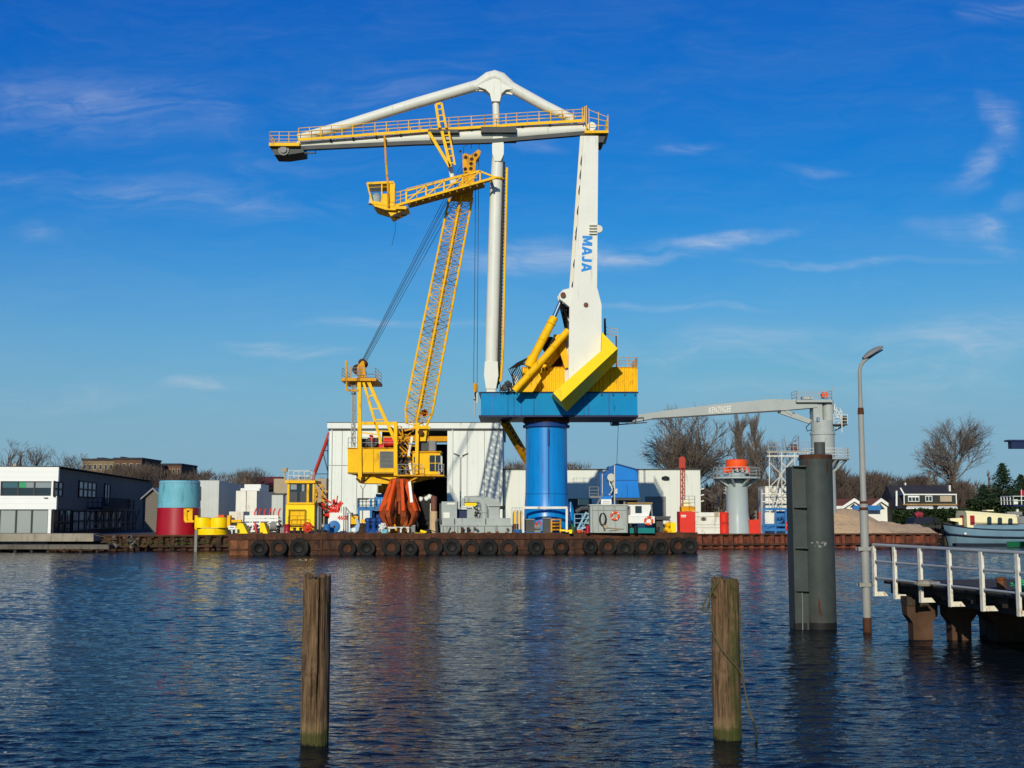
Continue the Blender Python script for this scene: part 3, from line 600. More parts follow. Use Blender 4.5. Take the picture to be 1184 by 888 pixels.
# ------------------------------------------------------------------ sand heap
m = MB(); n1, n2 = 90, 22; prof = [(966, 589), (975, 588.5), (985, 588.6), (998, 591), (1010, 596), (1022, 603), (1035, 604), (1048, 606), (1060, 605.5), (1072, 605), (1082, 603.5), (1089, 606)]
xs0, xs1 = V(950, 600, 136).x, V(1091, 600, 136).x
def sand_h(px):
    for (a, za), (b, zb) in zip(prof, prof[1:]):
        if px <= b: t_ = max(0, (px - a) / (b - a)); return za + (zb - za) * t_
    return 618
for i in range(n1 + 1):
    for j in range(n2 + 1):
        x = xs0 + (xs1 - xs0) * i / n1; v_ = j / n2; y = BY(x) + .5 + v_ * 16; px = CX + FPX * x / 139.5; hmax = ZY(sand_h(px), 141) - GZ
        prf = min(1, v_ / .42) if v_ < .5 else max(0, 1 - (v_ - .5) / .5); prf = prf ** .85; edge = min(1, i / 5, (n1 - i) / 4)
        m.v.append(Vector((x, y, GZ - .05 + max(0, hmax) * prf * edge + .28 * noise.noise(Vector((x * .5, y * .5, 0))) * prf + .10 * noise.noise(Vector((x * 1.7, y * 1.7, 3))) * prf)))
for i in range(n1):
    for j in range(n2): a = i * (n2 + 1) + j; m.f.append((a, a + n2 + 1, a + n2 + 2, a + 1))
one(m, 'sand_heap', 'sand', 'long heap of tan sand on the quay right of the steel pile', 'sand heap')

# ------------------------------------------------------------------ barge with its tyre fenders
bx0, bx1 = -25.7, 17.7; bd = Vector((bx1 - bx0, 6, 0)).normalized(); bn = Vector((bd.y, -bd.x, 0)); BL = (Vector((bx1, 117, 0)) - Vector((bx0, 111, 0))).length
B0 = Vector((bx0, 111, 0))
def BP(a, b, z): return B0 + bd * a - bn * b + Vector((0, 0, z))      # along the side, inwards, up
def bbox_(m, a0, a1, b0, b1, z0, z1):
    m.add([BP(a0, b0, z0), BP(a1, b0, z0), BP(a1, b1, z0), BP(a0, b1, z0), BP(a0, b0, z1), BP(a1, b0, z1), BP(a1, b1, z1), BP(a0, b1, z1)],
          [(3, 2, 1, 0), (4, 5, 6, 7), (0, 1, 5, 4), (1, 2, 6, 5), (2, 3, 7, 6), (3, 0, 4, 7)])
barge = thing('work_barge', 'long flat rusty work barge with tyres along its side', 'barge', BP(BL / 2, 6, 0))
m = MB(); bbox_(m, 0, BL, 0, 11.5, -.6, DZ - .012); m.build('hull', 'rust_hull', barge, smooth=False)
m = MB(); bbox_(m, .1, BL - .1, .1, 11.4, DZ - .009, DZ); m.build('deck', 'deck_steel', barge, smooth=False)
m = MB(); bbox_(m, -.08, BL + .08, -.16, .05, DZ - .52, DZ + .05); m.build('rubbing_strake', 'rust', barge, smooth=False)
m = MB(); bbox_(m, -.05, BL + .05, -.10, .02, .42, .56); m.build('lower_strake', 'rust', barge, smooth=False)
m = MB(); bbox_(m, .05, 1.7, -.06, .01, -.2, DZ - .53); m.build('bow_plate', 'rust_light', barge, smooth=False)
m = MB()
for i in range(15): a = 2.4 + i * 2.83 + rnd.uniform(-.2, .2); bbox_(m, a, a + .16, -.11, .01, -.2, DZ - .525)
m.build('side_frames', 'rust', barge, smooth=False)
m = MB()
for i in range(36):
    a = rnd.uniform(1, BL - 1); bbox_(m, a, a + rnd.uniform(.15, .5), -.17, -.05, DZ + .053, DZ + rnd.uniform(.08, .2))
m.build('deck_edge_fittings', 'rust_light', barge, smooth=False)
tp = [302.5, 325, 348, 403, 425, 453.6, 475.5, 502, 523.5, 545.5, 565, 588, 619.5, 648, 681.5, 702, 722, 742, 762, 782, 796]
ords = 'first second third fourth fifth sixth seventh eighth ninth tenth eleventh twelfth thirteenth fourteenth fifteenth sixteenth seventeenth eighteenth nineteenth twentieth last'.split()
near = ['below the yellow control cabin'] * 3 + ['below the blue hose reel'] + ['left of the grab'] + ['below the orange grab'] * 2 + ['below the brown pipe'] + ['below the grey machine'] * 4 + ['below the blue column'] * 2 + ['below the grey container'] * 3 + ['below the white wheelhouse'] + ['right of the white wheelhouse'] + ['near the right barge corner'] * 2
for i, px in enumerate(tp):
    c = V(px, 634, 114); a = None
    lo, hi = 0, BL
    for _ in range(40):
        mid = (lo + hi) / 2; p = BP(mid, -.35, .5); x = CX + FPX * p.x / p.y
        if x < px: lo = mid
        else: hi = mid
    rr = [.84, .78, .86, .86, .82, .85, .74, .84, .82, .76, .88, .80, .82, .80, .74, .84, .84, .85, .82, .86, .84][i]
    cz = .55 + (.1 if i < 3 else .04) + rnd.uniform(-.07, .07); cz += rnd.uniform(-.10, .05); rr *= rnd.uniform(.93, 1.05); c = BP(lo, -.33, cz); ax = (bn + Vector((rnd.uniform(-.24, .24), 0, rnd.uniform(-.16, .10)))).normalized()
    t = thing('tyre_fender', f'black tyre fender {near[i]}, {ords[i]} from the left on the barge', 'tyre', c, 'tyres hung along the barge side')
    m = MB(); m.lathe(c, [(rr * .52, -.20), (rr * .60, -.25), (rr * .86, -.25), (rr * .98, -.16), (rr, 0), (rr * .98, .16), (rr * .86, .25), (rr * .60, .25), (rr * .52, .20), (rr * .50, 0)], 28, ax); m.f = m.f[:-2]
    k0 = len(m.v) - 28; m.f += [(k0 + j, k0 + (j + 1) % 28, k0 - 252 + (j + 1) % 28, k0 - 252 + j) for j in range(28)]
    fixn(m.build('rubber', 'tyre', t)); m = MB(); m.lathe(c, [(rr * .5, -.10), (rr * .5, .06), (rr * .42, .10), (rr * .22, .02)], 20, ax); m.build('rusty_hub', 'rust' if i % 2 else 'black', t)
    for s in (-.3, .3): m = MB(); m.tube(c + ax * .05 + bd * s + Vector((0, 0, rr * .6)), BP(lo + s * .8, -.18, DZ - .1), .035, n=5); m.build('chain', 'rust', t)

# ------------------------------------------------------------------ the big white, blue and yellow crane
KY = 120.5; kx = V(632, 600, KY).x
mj = thing('offshore_crane', 'tall white crane with blue column, yellow machine house and long jib', 'crane', (kx, KY, DZ))
zk = lambda py: ZY(py, KY - 1.5)
m = MB(); r = M(24.2, KY); m.lathe((kx, KY, 0), [(r * 1.17, DZ), (r * 1.15, zk(606)), (r * 1.10, zk(598)), (r * 1.05, zk(588)), (r * 1.01, zk(572)), (r, zk(560)), (r * .985, zk(495)), (r * .985, zk(493.5))], 56); m.build('column', 'blue_column', mj)
m = MB(); m.lathe((kx, KY, 0), [(r * 1.12, zk(493.4)), (r * 1.12, zk(490.6)), (r * 1.03, zk(490.4)), (r * 1.03, zk(488.2))], 56); fl = m.build('column_flange', 'blue_dark', mj)
m = MB(); m.lathe((kx, KY, 0), [(r * 1.08, zk(488.1)), (r * 1.08, zk(484)), (r * 1.0, zk(483.8)), (r * 1.0, zk(479))], 56); m.build('slew_ring', 'slew_brown', mj)
m = MB()
for i in range(64): a = 2 * math.pi * i / 64; p = Vector((kx + r * 1.09 * math.cos(a), KY + r * 1.09 * math.sin(a), zk(487.6))); m.tube(p, p + Vector((0, 0, .26)), .045, n=5)
m.build('ring_bolts', 'rust_light', mj)
m = MB(); x = V(634.5, 540, KY - r).x; m.tube((x, KY - r * 1.0, zk(493)), (x, KY - r * 1.01, zk(588)), .05, n=6); m.tube((x, KY - r * 1.02, zk(497)), (x, KY - r * 1.02, zk(516)), .11, n=6); m.build('seam_pipe', 'blue_dark', mj)
m = MB()
for pz in (571, 588.5): m.torus((kx, KY, zk(pz)), r * (1.015 if pz < 580 else 1.06), .022, Vector((0, 0, 1)), 56, 6)
m.build('weld_seam', 'blue_dark', mj)
m = MB(); m.lathe((V(660, 597, 121).x, 121.6, DZ), [(.55, 0), (.5, 1.0), (.32, 2.2), (.12, 3.0)], 14); m.build('foot_buttress', 'blue_column', mj)
# slewing platform
PF = 117.4
m = MB(); m.pb(556, 737, 454, 480, PF, 7); m.build('platform', 'blue_deck', mj, smooth=False)
m = MB(); m.pb(553.5, 738, 480.05, 482, PF - .12, 7.2); m.pb(553.5, 738.3, 453, 453.95, PF - .14, 7.3); m.build('platform_edge', 'navy', mj, smooth=False)
for px in (587, 594, 602.5, 617, 675, 680.5, 704): m = MB(); a = V(px, 455, PF - .05); b = V(px, 479.5, PF - .05); m.tube(a, (a.x, a.y, b.z), .055, n=6); m.build('platform_pipe', 'blue_mid', mj)
m = MB(); m.pb(569, 570, 457.1, 480, PF - .03, .1); m.pb(564, 580, 456, 457, PF - .03, .1); m.build('platform_bracket', 'blue_mid', mj)
m = MB()
for px in (695, 708.5, 722, 734): m.pb(px, px + 1.4, 454.6, 457, PF - .2, .2)
m.build('bolted_lugs', 'grey_dark', mj, smooth=False)
# ribbed machine house
m = MB(); m.pb(604, 737, 425, 452.9, PF + .35, 6); m.build('machine_house', 'yellow', mj, smooth=False)
m = MB(); xl, xr = V(604, 440, PF + .3).x, V(737, 440, PF + .3).x; n = 30
for i in range(n):
    a = xl + (xr - xl) * i / n; m.prism([(a, PF + .35, 0), (a + .05, PF + .25, 0), (a + .22, PF + .25, 0), (a + .27, PF + .35, 0)], (0, 0, 1))
zt, zb = ZY(425, PF + .3) - .01, ZY(452.8, PF + .3)
for v_ in m.v: v_.z = zt if v_.z > .5 else zb
m.build('house_ribs', 'yellow', mj, smooth=False)
m = MB(); m.pb(603.5, 737.3, 424.2, 425, PF + .2, 6.2); m.build('house_roof', 'yellow_worn', mj, smooth=False)
m = MB(); m.rail([V(706, 424, PF + .5), V(736.5, 424, PF + .5), V(736.5, 424, PF + .5) + Vector((0, 5.5, 0))], .9, 1.0, 3, .035); m.rail([V(700, 390, PF + 3), V(714, 392, PF + 3)], 1.0, .8, 3, .035)
m.rail([V(612, 424, PF + 4), V(657, 424, PF + 4)], .95, 1.2, 2, .03); m.build('house_railing', 'yellow_worn', mj)
m = MB(); m.pb(698.5, 700.8, 368, 392, PF + 2, .3); m.pb(712, 713.4, 388, 424, PF + 3, .2); m.build('exhaust', 'rust', mj, smooth=False)
# boom leg: front and rear plates with a recessed core
leg = [(675, 157), (691.8, 157), (690.3, 332), (695.5, 352), (695.5, 404), (690, 424), (658, 450), (657.2, 437), (658.5, 352), (662.3, 334)]
m = MB(); m.pp(leg, 114.2, .45); fixn(m.build('boom_leg', 'cream', mj, smooth=False))
m = MB(); m.pp([(676.4, 158), (690.6, 158), (689.5, 332), (693.5, 352), (693.5, 430), (660, 430), (660, 352), (664.5, 334)], 114.66, 2.5); fixn(m.build('boom_leg_core', 'grey_mid', mj, smooth=False))
m = MB(); m.pp([(x_ - 4.2, y_) for x_, y_ in leg], 117.2, .45); fixn(m.build('boom_leg_rear', 'cream_side', mj, smooth=False))
m = MB()
for py in (180, 196, 214, 238, 262, 268, 300, 325): 
    t_ = (py - 157) / 177; xx = 675 - 12.7 * t_; m.pb(xx - .8, xx + 1.5, py, py + 2.6, 114.9, 2.2)
m.build('web_stiffeners', 'grey_dark', mj, smooth=False)
m = MB(); m.pp([(663.5, 332), (651, 335), (646.2, 340), (647, 345.5), (651.5, 349), (660, 356)], 114.25, .7); m.pp([(661, 334), (649, 337), (644.5, 343), (646, 350), (652, 352), (658, 372), (658, 398), (654, 386), (650.5, 362), (655, 345)], 116.9, .5); fixn(m.build('ram_lug', 'cream', mj, smooth=False))
m = MB(); m.lathe(V(651, 341, 114.1), [(.26, 0), (.26, .1), (.14, .12)], 16, Vector((0, -1, 0))); m.lathe(V(677.5, 352.5, 114.15), [(.23, 0), (.23, .05), (.12, .06)], 16, Vector((0, -1, 0))); m.build('pivot_pin', 'slew_brown', mj)
m = MB()
for i in range(4): m.pb(681.5, 690.2, 259.5 + i * 3.3, 260.5 + i * 3.3, 113.95, .25)
m.lathe(V(692, 265, 114.4), [(.38, -.15), (.38, .15)], 14, Vector((0, 1, 0))); m.build('cable_clamp', 'cream_side', mj)
m = MB()
for i in range(8): m.tube(V(648 + i * 1.0, 349 + i * 2, 115.2), V(655, 357 + i * 4.5, 116.6), .09, n=5)
m.build('hose_bundle', 'black', mj)
GL = {'M': (1.05, [[(0, 0), (0, 1), (.34, 1), (.525, .46), (.71, 1), (1.05, 1), (1.05, 0), (.76, 0), (.76, .56), (.64, .10), (.41, .10), (.29, .56), (.29, 0)]]),
      'A': (1.0, [[(0, 0), (.33, 1), (.5, 1), (.5, .70), (.41, .42), (.5, .42), (.5, .19), (.36, .19), (.31, 0)], [(.5, 1), (.67, 1), (1.0, 0), (.69, 0), (.64, .19), (.5, .19), (.5, .42), (.59, .42), (.5, .70)]]),
      'J': (.66, [[(.34, 1), (.63, 1), (.63, .32), (.59, .13), (.48, .02), (.30, -.02), (.10, .03), (.02, .07), (.06, .31), (.19, .24), (.28, .24), (.33, .29), (.34, .36)]])}
m = MB(); hgt = M(11.9, 114); o_ = V(679.3, 272.7, 114.2) + Vector((0, -.012, 0)); rt_ = Vector((-.036, 0, -1)).normalized(); up_ = Vector((1, 0, -.036)).normalized(); wtot = 1.05 + .06 + 1.0 + .02 + .66 + .06 + 1.0; sc_ = M(43.6, 114) / wtot; cur_ = 0
for ch, gap in (('M', .06), ('A', .02), ('J', .06), ('A', 0)):
    wid_, polys = GL[ch]
    for pl in polys: m.add([o_ + rt_ * ((cur_ + a) * sc_) + up_ * ((b - .5) * hgt) for a, b in pl], [tuple(range(len(pl)))])
    cur_ += wid_ + gap
m.build('boom_lettering', 'letter_blue', mj, smooth=False)
# counterweight
fr = [V(a, b, 112.9) for a, b in ((639.5, 454.3), (648.8, 464.2), (714.2, 403), (696.2, 384.2))]
bk = [V(a, b, 117.6) for a, b in ((645.5, 460.5), (655.0, 471.5), (713, 414.5), (702, 384.5))]
md = [V(655.3, 476, 115.3), V(713.3, 418.3, 115.3)]
# the bright face is cut back where the leg stands in front of it
legcut = [V(a, b, 112.9) for a, b in ((639.5, 454.3), (648.8, 464.2), (714.2, 403), (696.2, 384.2), (695.6, 405), (657.2, 438.5))]
m = MB(); n = len(legcut)
back = [Vector((p.x, 117.6, p.z + .05)) for p in legcut]; back[1] = Vector((V(655.3, 476, 115.3).x, 115.3, V(655.3, 476, 115.3).z)); back[2] = Vector((V(713.3, 418.3, 115.3).x, 115.3, V(713.3, 418.3, 115.3).z))
m.add(legcut + back + [Vector((back[1].x - .2, 117.6, back[1].z + .6)), Vector((back[2].x - .2, 117.6, back[2].z + .6))],
      [(0, 1, 2, 3, 4, 5), (1, 7, 8, 2), (7, 12, 13, 8), (0, 6, 12, 7, 1), (2, 8, 13, 9, 3), (3, 9, 10, 4), (4, 10, 11, 5), (5, 11, 6, 0), (6, 11, 10, 9, 13, 12)])
fixn(m.build('counterweight', 'yellow_bright', mj, smooth=False))
# luffing rams and A-frame
m = MB(); m.tube(V(651, 342, 115.4), V(640, 368, 115.5), .20, n=12); m.build('ram_rod', 'chrome', mj)
m = MB(); m.path([V(640.8, 366.5, 115.5), V(640.2, 368, 115.5), V(613, 420, 115.6)], [.36, .41, .39], 16); m.tube(V(616, 413, 115.6), V(611.5, 424, 115.6), .50, n=14); m.torus(V(637, 374, 115.5), .42, .06, (V(640, 368, 115.5) - V(613, 420, 115.6)).normalized(), 18, 6); m.torus(V(627, 393, 115.55), .41, .05, (V(640, 368, 115.5) - V(613, 420, 115.6)).normalized(), 18, 6); m.build('ram_barrel', 'yellow', mj)
m = MB(); m.path([V(657, 382, 115.6), V(630, 413, 115.4), V(594.5, 452, 115.2)], [.35, .34, .33], 14); m.tube(V(612, 431, 115.3), V(610, 434.5, 115.3), .40, n=14); m.torus(V(640, 401.5, 115.45), .36, .05, (V(657, 382, 115.6) - V(630, 413, 115.4)).normalized(), 18, 6); m.build('push_strut', 'yellow', mj)
m = MB(); m.beam(V(658, 391, 117.5), V(640, 391, 117.5), .9, .6); m.beam(V(657, 393, 118), V(626, 428, 118), .7, .9); m.beam(V(648, 396, 117), V(657, 425, 117), .7, .5); m.beam(V(632, 418, 116.5), V(648, 394, 116.5), .9, .4)
m.pp([(611, 424), (604, 444), (598, 453), (616, 453), (626, 437), (618, 421)], 115.9, .8); m.pp([(628, 417), (650, 396), (646, 405), (636, 418)], 116.9, .5); fixn(m.build('gantry_frame', 'yellow', mj, smooth=False))
m = MB(); m.lathe(V(636, 398, 116.5), [(.75, 0), (.75, .3), (.5, .32), (.5, 1.3), (.75, 1.32), (.75, 1.6)], 18, Vector((0, 1, 0))); m.build('sheave', 'black', mj)
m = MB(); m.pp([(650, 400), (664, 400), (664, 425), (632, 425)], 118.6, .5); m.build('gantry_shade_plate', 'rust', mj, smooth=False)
m = MB()
for i in range(7):
    a = V(605 + i * 1.7, 422, 115.6); b = V(594 + i * 2, 440, 115.5); c = V(599 + i * 2, 419 - i, 115.4); m.path([b, b.lerp(c, .5) + Vector((-.7, 0, .2)), c, a], .05, 5)
m.path([V(594, 447, 115.6), V(592, 432, 115.4), V(600, 422, 115.3), V(611, 420, 115.5)], .06, 6); m.build('hydraulic_hoses', 'black', mj)
m = MB(); m.pb(592.5, 599, 434.5, 446, 116.3, .8); m.build('white_cabinet', 'white', mj, smooth=False)
m = MB()
for i in range(9): m.lathe(V(581 + i * 1.7 + rnd.uniform(-.5, .5), 449 - rnd.uniform(0, 6), 116.5 + rnd.uniform(0, 1.4)), [(.2, -.25), (.26, 0), (.2, .25)], 8, Vector((rnd.uniform(-1, 1), rnd.uniform(-1, 1), .3)))
for i in range(6): a = V(578 + i * 3, 453, 116.8); m.tube(a, a + Vector((rnd.uniform(-.2, .2), 0, rnd.uniform(.4, 1))), .06, n=5)
m.build('pump_group', 'grey_dark', mj)
m = MB(); m.pb(578, 586, 446, 451, 117.2, .8); m.pb(587, 592, 444, 452, 117, .8); m.build('valve_block', 'galv', mj, smooth=False)
# jib
JY = 118.4
m = MB(); m.path([V(344, 168.2, JY), V(420, 164.2, JY), V(497, 159.6, JY), V(540, 157.6, JY), V(575, 156.2, JY), V(615, 153.3, JY), V(678, 149, JY)], [.42, .50, .66, .74, .78, .74, .58], 24); m.build('jib', 'cream', mj)
m = MB(); ge = [(352, 173.6), (420, 170.4), (480, 167.6), (567, 165.6), (606, 162.4), (676, 156.4)]  # dark beam added to stand for the shaded underside of the jib tube
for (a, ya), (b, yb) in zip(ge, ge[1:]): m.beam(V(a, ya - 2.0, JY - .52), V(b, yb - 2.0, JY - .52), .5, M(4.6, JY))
m.build('jib_shade_beam', 'grey_dark', mj, smooth=False)
m = MB(); m.path([V(345, 160, JY), V(400, 144.5, JY), V(480, 119.5, JY), V(558, 96.8, JY)], [.44, .50, .54, .56], 22); m.build('back_stay', 'cream', mj)
m = MB(); m.path([V(579, 94.5, JY), V(600, 106, JY), V(630, 122.5, JY), V(664, 139, JY)], [.60, .56, .54, .48], 22); m.build('fore_stay', 'cream', mj)
m = MB(); m.path([V(549, 101, JY), V(558, 95.2, JY), V(565, 90.6, JY), V(572, 88.6, JY), V(579, 91, JY), V(586, 97, JY), V(592, 102, JY)], [.56, .60, .66, .66, .66, .62, .56], 22)
m.pp([(552, 100), (560, 93), (568, 88.4), (575, 88.4), (583, 93), (593, 103), (585, 103.5), (580, 108), (577.8, 117), (568.4, 117), (566.5, 108), (561, 103)], JY - .54, 1.08); fixn(m.build('apex_node', 'cream', mj))
m = MB(); m.pp([(547, 99.5), (566, 103.5), (562, 105.5), (549, 105)], JY - .15, .3); m.pp([(580, 103), (594, 107), (592, 109.5), (578.5, 106.8)], JY - .15, .3); m.pp([(543, 98.8), (556, 92.5), (566, 87.6), (572, 85.2), (579, 87.4), (590, 94.2), (596, 100), (580, 93), (566, 92), (556, 97)], JY - .13, .26); fixn(m.build('gusset', 'cream', mj, smooth=False))
m = MB(); m.tube(V(572.6, 104, JY), V(574.2, 152, JY), .34, .36, 16); m.build('king_post', 'cream', mj)
m = MB(); m.path([V(575.6, 166, JY), V(575.5, 176, JY), V(575, 192, JY), V(573.4, 225, JY), V(568.4, 405, JY), V(567.9, 424, JY)], [.44, .52, .60, .62, .64, .64], 26); m.build('pendant_column', 'cream', mj)
m = MB(); m.pp([(570.5, 155), (580.6, 155), (582.6, 168), (582.4, 178), (579, 186), (572, 186), (569.2, 178), (569, 168)], JY - .7, 1.4); fixn(m.build('column_end_plate', 'cream', mj, smooth=False)); m = MB(); m.pp([(560.6, 418), (575.4, 418), (576.2, 434), (573.5, 449.5), (562, 449.5), (559.6, 434)], JY - .7, 1.4); m.pb(562.5, 573, 449.55, 453, JY - .6, 1.2); fixn(m.build('column_end_plate', 'cream', mj, smooth=False))
# ladder by the pendant column
m = MB(); m.path([V(586.2, 194, JY), V(581.5, 405, JY), V(579.2, 440, JY)], .13, 6); m.tube(V(579.2, 440, JY), V(576.5, 440, JY), .12, n=6); m.build('ladder_rail', 'yellow', mj)
m = MB(); a0, a1, b0, b1 = V(580.5, 178, JY + .3), V(574.6, 449, JY + .3), V(584.6, 196, JY), V(578.5, 440, JY); m.tube(a0, a1, .10, n=5); m.lace(a0.lerp(a1, .05), a1, b0, b1, 60, .055, cross=False); m.tube(a0.lerp(b0, .5), a1.lerp(b1, .5), .13, n=5); m.build('ladder_cage', 'cable', mj)
# walkways
m = MB(); WF = JY - 1.0
def wpt(px):
    P_ = [(311, 165.2), (345, 161.5), (420, 156.2), (497, 150.6), (560, 146.6), (610, 143.2), (676, 139.4)]
    for (a, za), (b, zb) in zip(P_, P_[1:]):
        if px <= b: return V(px, za + (zb - za) * (px - a) / (b - a), WF)
    return V(px, 139.4, WF)
pxs = [345, 383, 420, 460, 497, 530, 560, 610, 650, 676]
for a, b in zip(pxs, pxs[1:]):
    p, q = wpt(a), wpt(b)
    m.beam(p, q, .08, .26); m.beam(p + Vector((0, .28, .06)), q + Vector((0, .28, .06)), .5, .06); o = Vector((0, 2.1, 0)); m.beam(p + o, q + o, .08, .26); m.beam(p + o - Vector((0, .28, -.06)), q + o - Vector((0, .28, -.06)), .5, .06)
m.build('walkway', 'yellow', mj, smooth=False)
m = MB()
for a, b in zip(pxs, pxs[1:]):
    for o in (Vector((0, 0, .1)), Vector((0, 2.1, .1))): m.rail([wpt(a) + o, wpt(b) + o], 1.08, 1.05, 3, .043)
m.build('walkway_railing', 'yellow', mj)
for px in (382, 408, 435, 463, 516, 545, 604, 636): m = MB(); p = wpt(px); m.beam(p + Vector((0, .05, -.12)), p + Vector((0, .5, -.3)), .16, .18); m.build('walkway_bracket', 'grey_dark', mj, smooth=False)
for a, b, y0, y1 in ((556, 597, 146.5, 153), (495, 530, 149.5, 153.5)): m = MB(); m.pb(a, b, y0, y1, WF - .3, 3.6); m.build('cross_platform', 'grey_dark', mj, smooth=False)
m = MB(); m.pb(311, 346, 165, 168.6, WF - .1, 3.6); m.build('tip_platform', 'yellow', mj, smooth=False)
m = MB(); z_ = Vector((0, 0, 0)); p, q = V(311.5, 165, WF), V(345, 165, WF); o = Vector((0, 3.3, 0)); m.rail([p, q], 1.12, .9, 3, .035); m.rail([p, p + o, q + o], 1.12, .9, 3, .035); m.build('tip_railing', 'yellow', mj)
m = MB(); m.pp([(313, 168.7), (351, 168.7), (351, 176), (330, 179.2), (317, 178.8)], WF + .4, 2.4); m.pb(351.2, 365, 176.2, 177.4, WF + .6, .15); m.pb(364.2, 365, 172, 177.4, WF + .6, .15); fixn(m.build('sheave_box', 'grey_dark', mj, smooth=False))
m = MB(); m.lathe(V(328, 173.6, WF + .35), [(.55, 0), (.55, .1), (.35, .12), (.35, .3)], 18, Vector((0, -1, 0))); m.build('tip_sheave', 'grey_mid', mj)
m = MB(); m.pb(676, 703.5, 150.8, 153.6, WF - .3, 3.8); m.build('head_platform', 'yellow', mj, smooth=False)
m = MB(); p, q = V(676.5, 150.6, WF - .2), V(703, 150.6, WF - .2); m.rail([q, q + Vector((0, 3.5, 0)), p + Vector((0, 3.5, 0))], 1.6, 1.0, 3, .035)
for a, ya in ((681, 126), (692, 130.2), (703, 135)): m.tube(V(a, 151, WF - .2), V(a, ya - 1, WF - .2), .035, n=5)
for k in range(3): m.tube(V(681, 144 - k * 8.5, WF - .2), V(703, 145.5 - k * 5, WF - .2), .03, n=5)
for a, b, y0, y1 in ((673.5, 673.5, 141, 124), (678, 678, 150, 122), (676, 676, 141, 123)): m.tube(V(a, y0, WF - .25), V(b, y1, WF - .25), .05, n=5)
m.build('head_railing', 'yellow', mj)
m = MB(); m.pp([(677, 153.8), (702, 153.8), (697, 164.5), (691.5, 164.5), (691.5, 158), (677, 158)], WF + .2, 2.6); fixn(m.build('head_bracket', 'grey_dark', mj, smooth=False))
m = MB(); m.lathe(V(684, 146, WF + .2), [(.45, 0), (.45, .8)], 16, Vector((0, 1, 0))); m.build('head_sheave', 'cream', mj)
# trolley frame and cab arm under the jib
AY0, AY1 = 115.9, 118.6
for yy in (WF - .45, WF + 3.7):
    m = MB()
    m.beam(V(504, 121, yy), V(508, 148, yy), .26); m.beam(V(510.5, 119.5, yy), V(516, 148, yy), .22); m.beam(V(504, 121, yy), V(510.5, 119.5, yy), .22)
    m.beam(V(496, 153, yy), V(520, 193, yy), .30); m.beam(V(511, 152, yy), V(521, 193, yy), .30); m.beam(V(519, 152, yy), V(526, 191, yy), .18)
    for k in range(5): m.beam(V(513 + k * 1.7, 157 + k * 8, yy), V(520 + k * 1.5, 156 + k * 8, yy), .12)
    for k in range(3): m.beam(V(505 + k * 1.2, 127 + k * 7, yy), V(511.5 + k * 1.4, 126 + k * 7, yy), .12)
    m.build('hanger_frame', 'yellow', mj, smooth=False)
m = MB(); m.path([V(513, 152, WF + 1), V(518.5, 180, WF + .8), V(523.6, 209, WF + .6)], [.22, .25, .25], 12); m.tube(V(523, 206, WF + .5), V(525, 213, WF + .5), .38, n=12); m.build('hanger_ram', 'cream', mj)
arm = MB()
def arm_pt(px, s, Y):                                       # s 0 lower chord, 1 upper chord
    lo = 233 + (205.5 - 233) * (px - 471) / (572 - 471); hi = 221 + (198 - 221) * (px - 469.4) / (554.5 - 469.4)
    return V(px, lo + (hi - lo) * s, Y)
for Y in (AY0, AY1):
    arm.beam(arm_pt(455, 0, Y) - Vector((0, 0, .1)), arm_pt(573, 0, Y), .22); arm.beam(arm_pt(469.4, 1, Y), arm_pt(554.5, 1, Y), .16); arm.beam(arm_pt(469.4, .5, Y), arm_pt(551, .5, Y), .10); arm.beam(arm_pt(554.5, 1, Y), arm_pt(573, 0, Y), .16)
    pv = None
    for px in (469.8, 492.7, 513.5, 535, 555): 
        arm.beam(arm_pt(px, 0, Y), arm_pt(px, 1, Y), .16)
        if pv: arm.beam(arm_pt(pv, 0, Y), arm_pt(px, 1, Y), .12)
        pv = px
    for px in (482, 503, 524, 545): arm.tube(arm_pt(px, 0, Y), arm_pt(px, 1.15, Y), .04, n=5)
    arm.tube(arm_pt(469.8, 1.2, Y), arm_pt(554, 1.1, Y), .04, n=5)
arm.build('arm_truss', 'yellow', mj, smooth=False)
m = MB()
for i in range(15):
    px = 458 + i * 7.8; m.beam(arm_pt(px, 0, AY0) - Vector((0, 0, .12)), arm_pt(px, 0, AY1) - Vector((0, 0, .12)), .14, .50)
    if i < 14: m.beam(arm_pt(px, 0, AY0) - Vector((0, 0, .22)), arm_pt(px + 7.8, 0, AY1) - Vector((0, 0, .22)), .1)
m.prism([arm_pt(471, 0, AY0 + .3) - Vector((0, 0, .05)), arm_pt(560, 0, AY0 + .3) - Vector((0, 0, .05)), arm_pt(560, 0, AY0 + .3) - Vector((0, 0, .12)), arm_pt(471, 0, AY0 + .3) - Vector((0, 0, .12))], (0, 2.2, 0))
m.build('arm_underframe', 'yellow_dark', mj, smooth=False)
m = MB(); p = arm_pt(569, 0, AY1); m.beam(p, V(575, 207, JY), .5, .5); m.torus(V(574, 207.5, JY), .72, .12, Vector((0, 0, 1)), 20, 8); m.build('arm_hinge', 'yellow', mj)
cabr = MB()
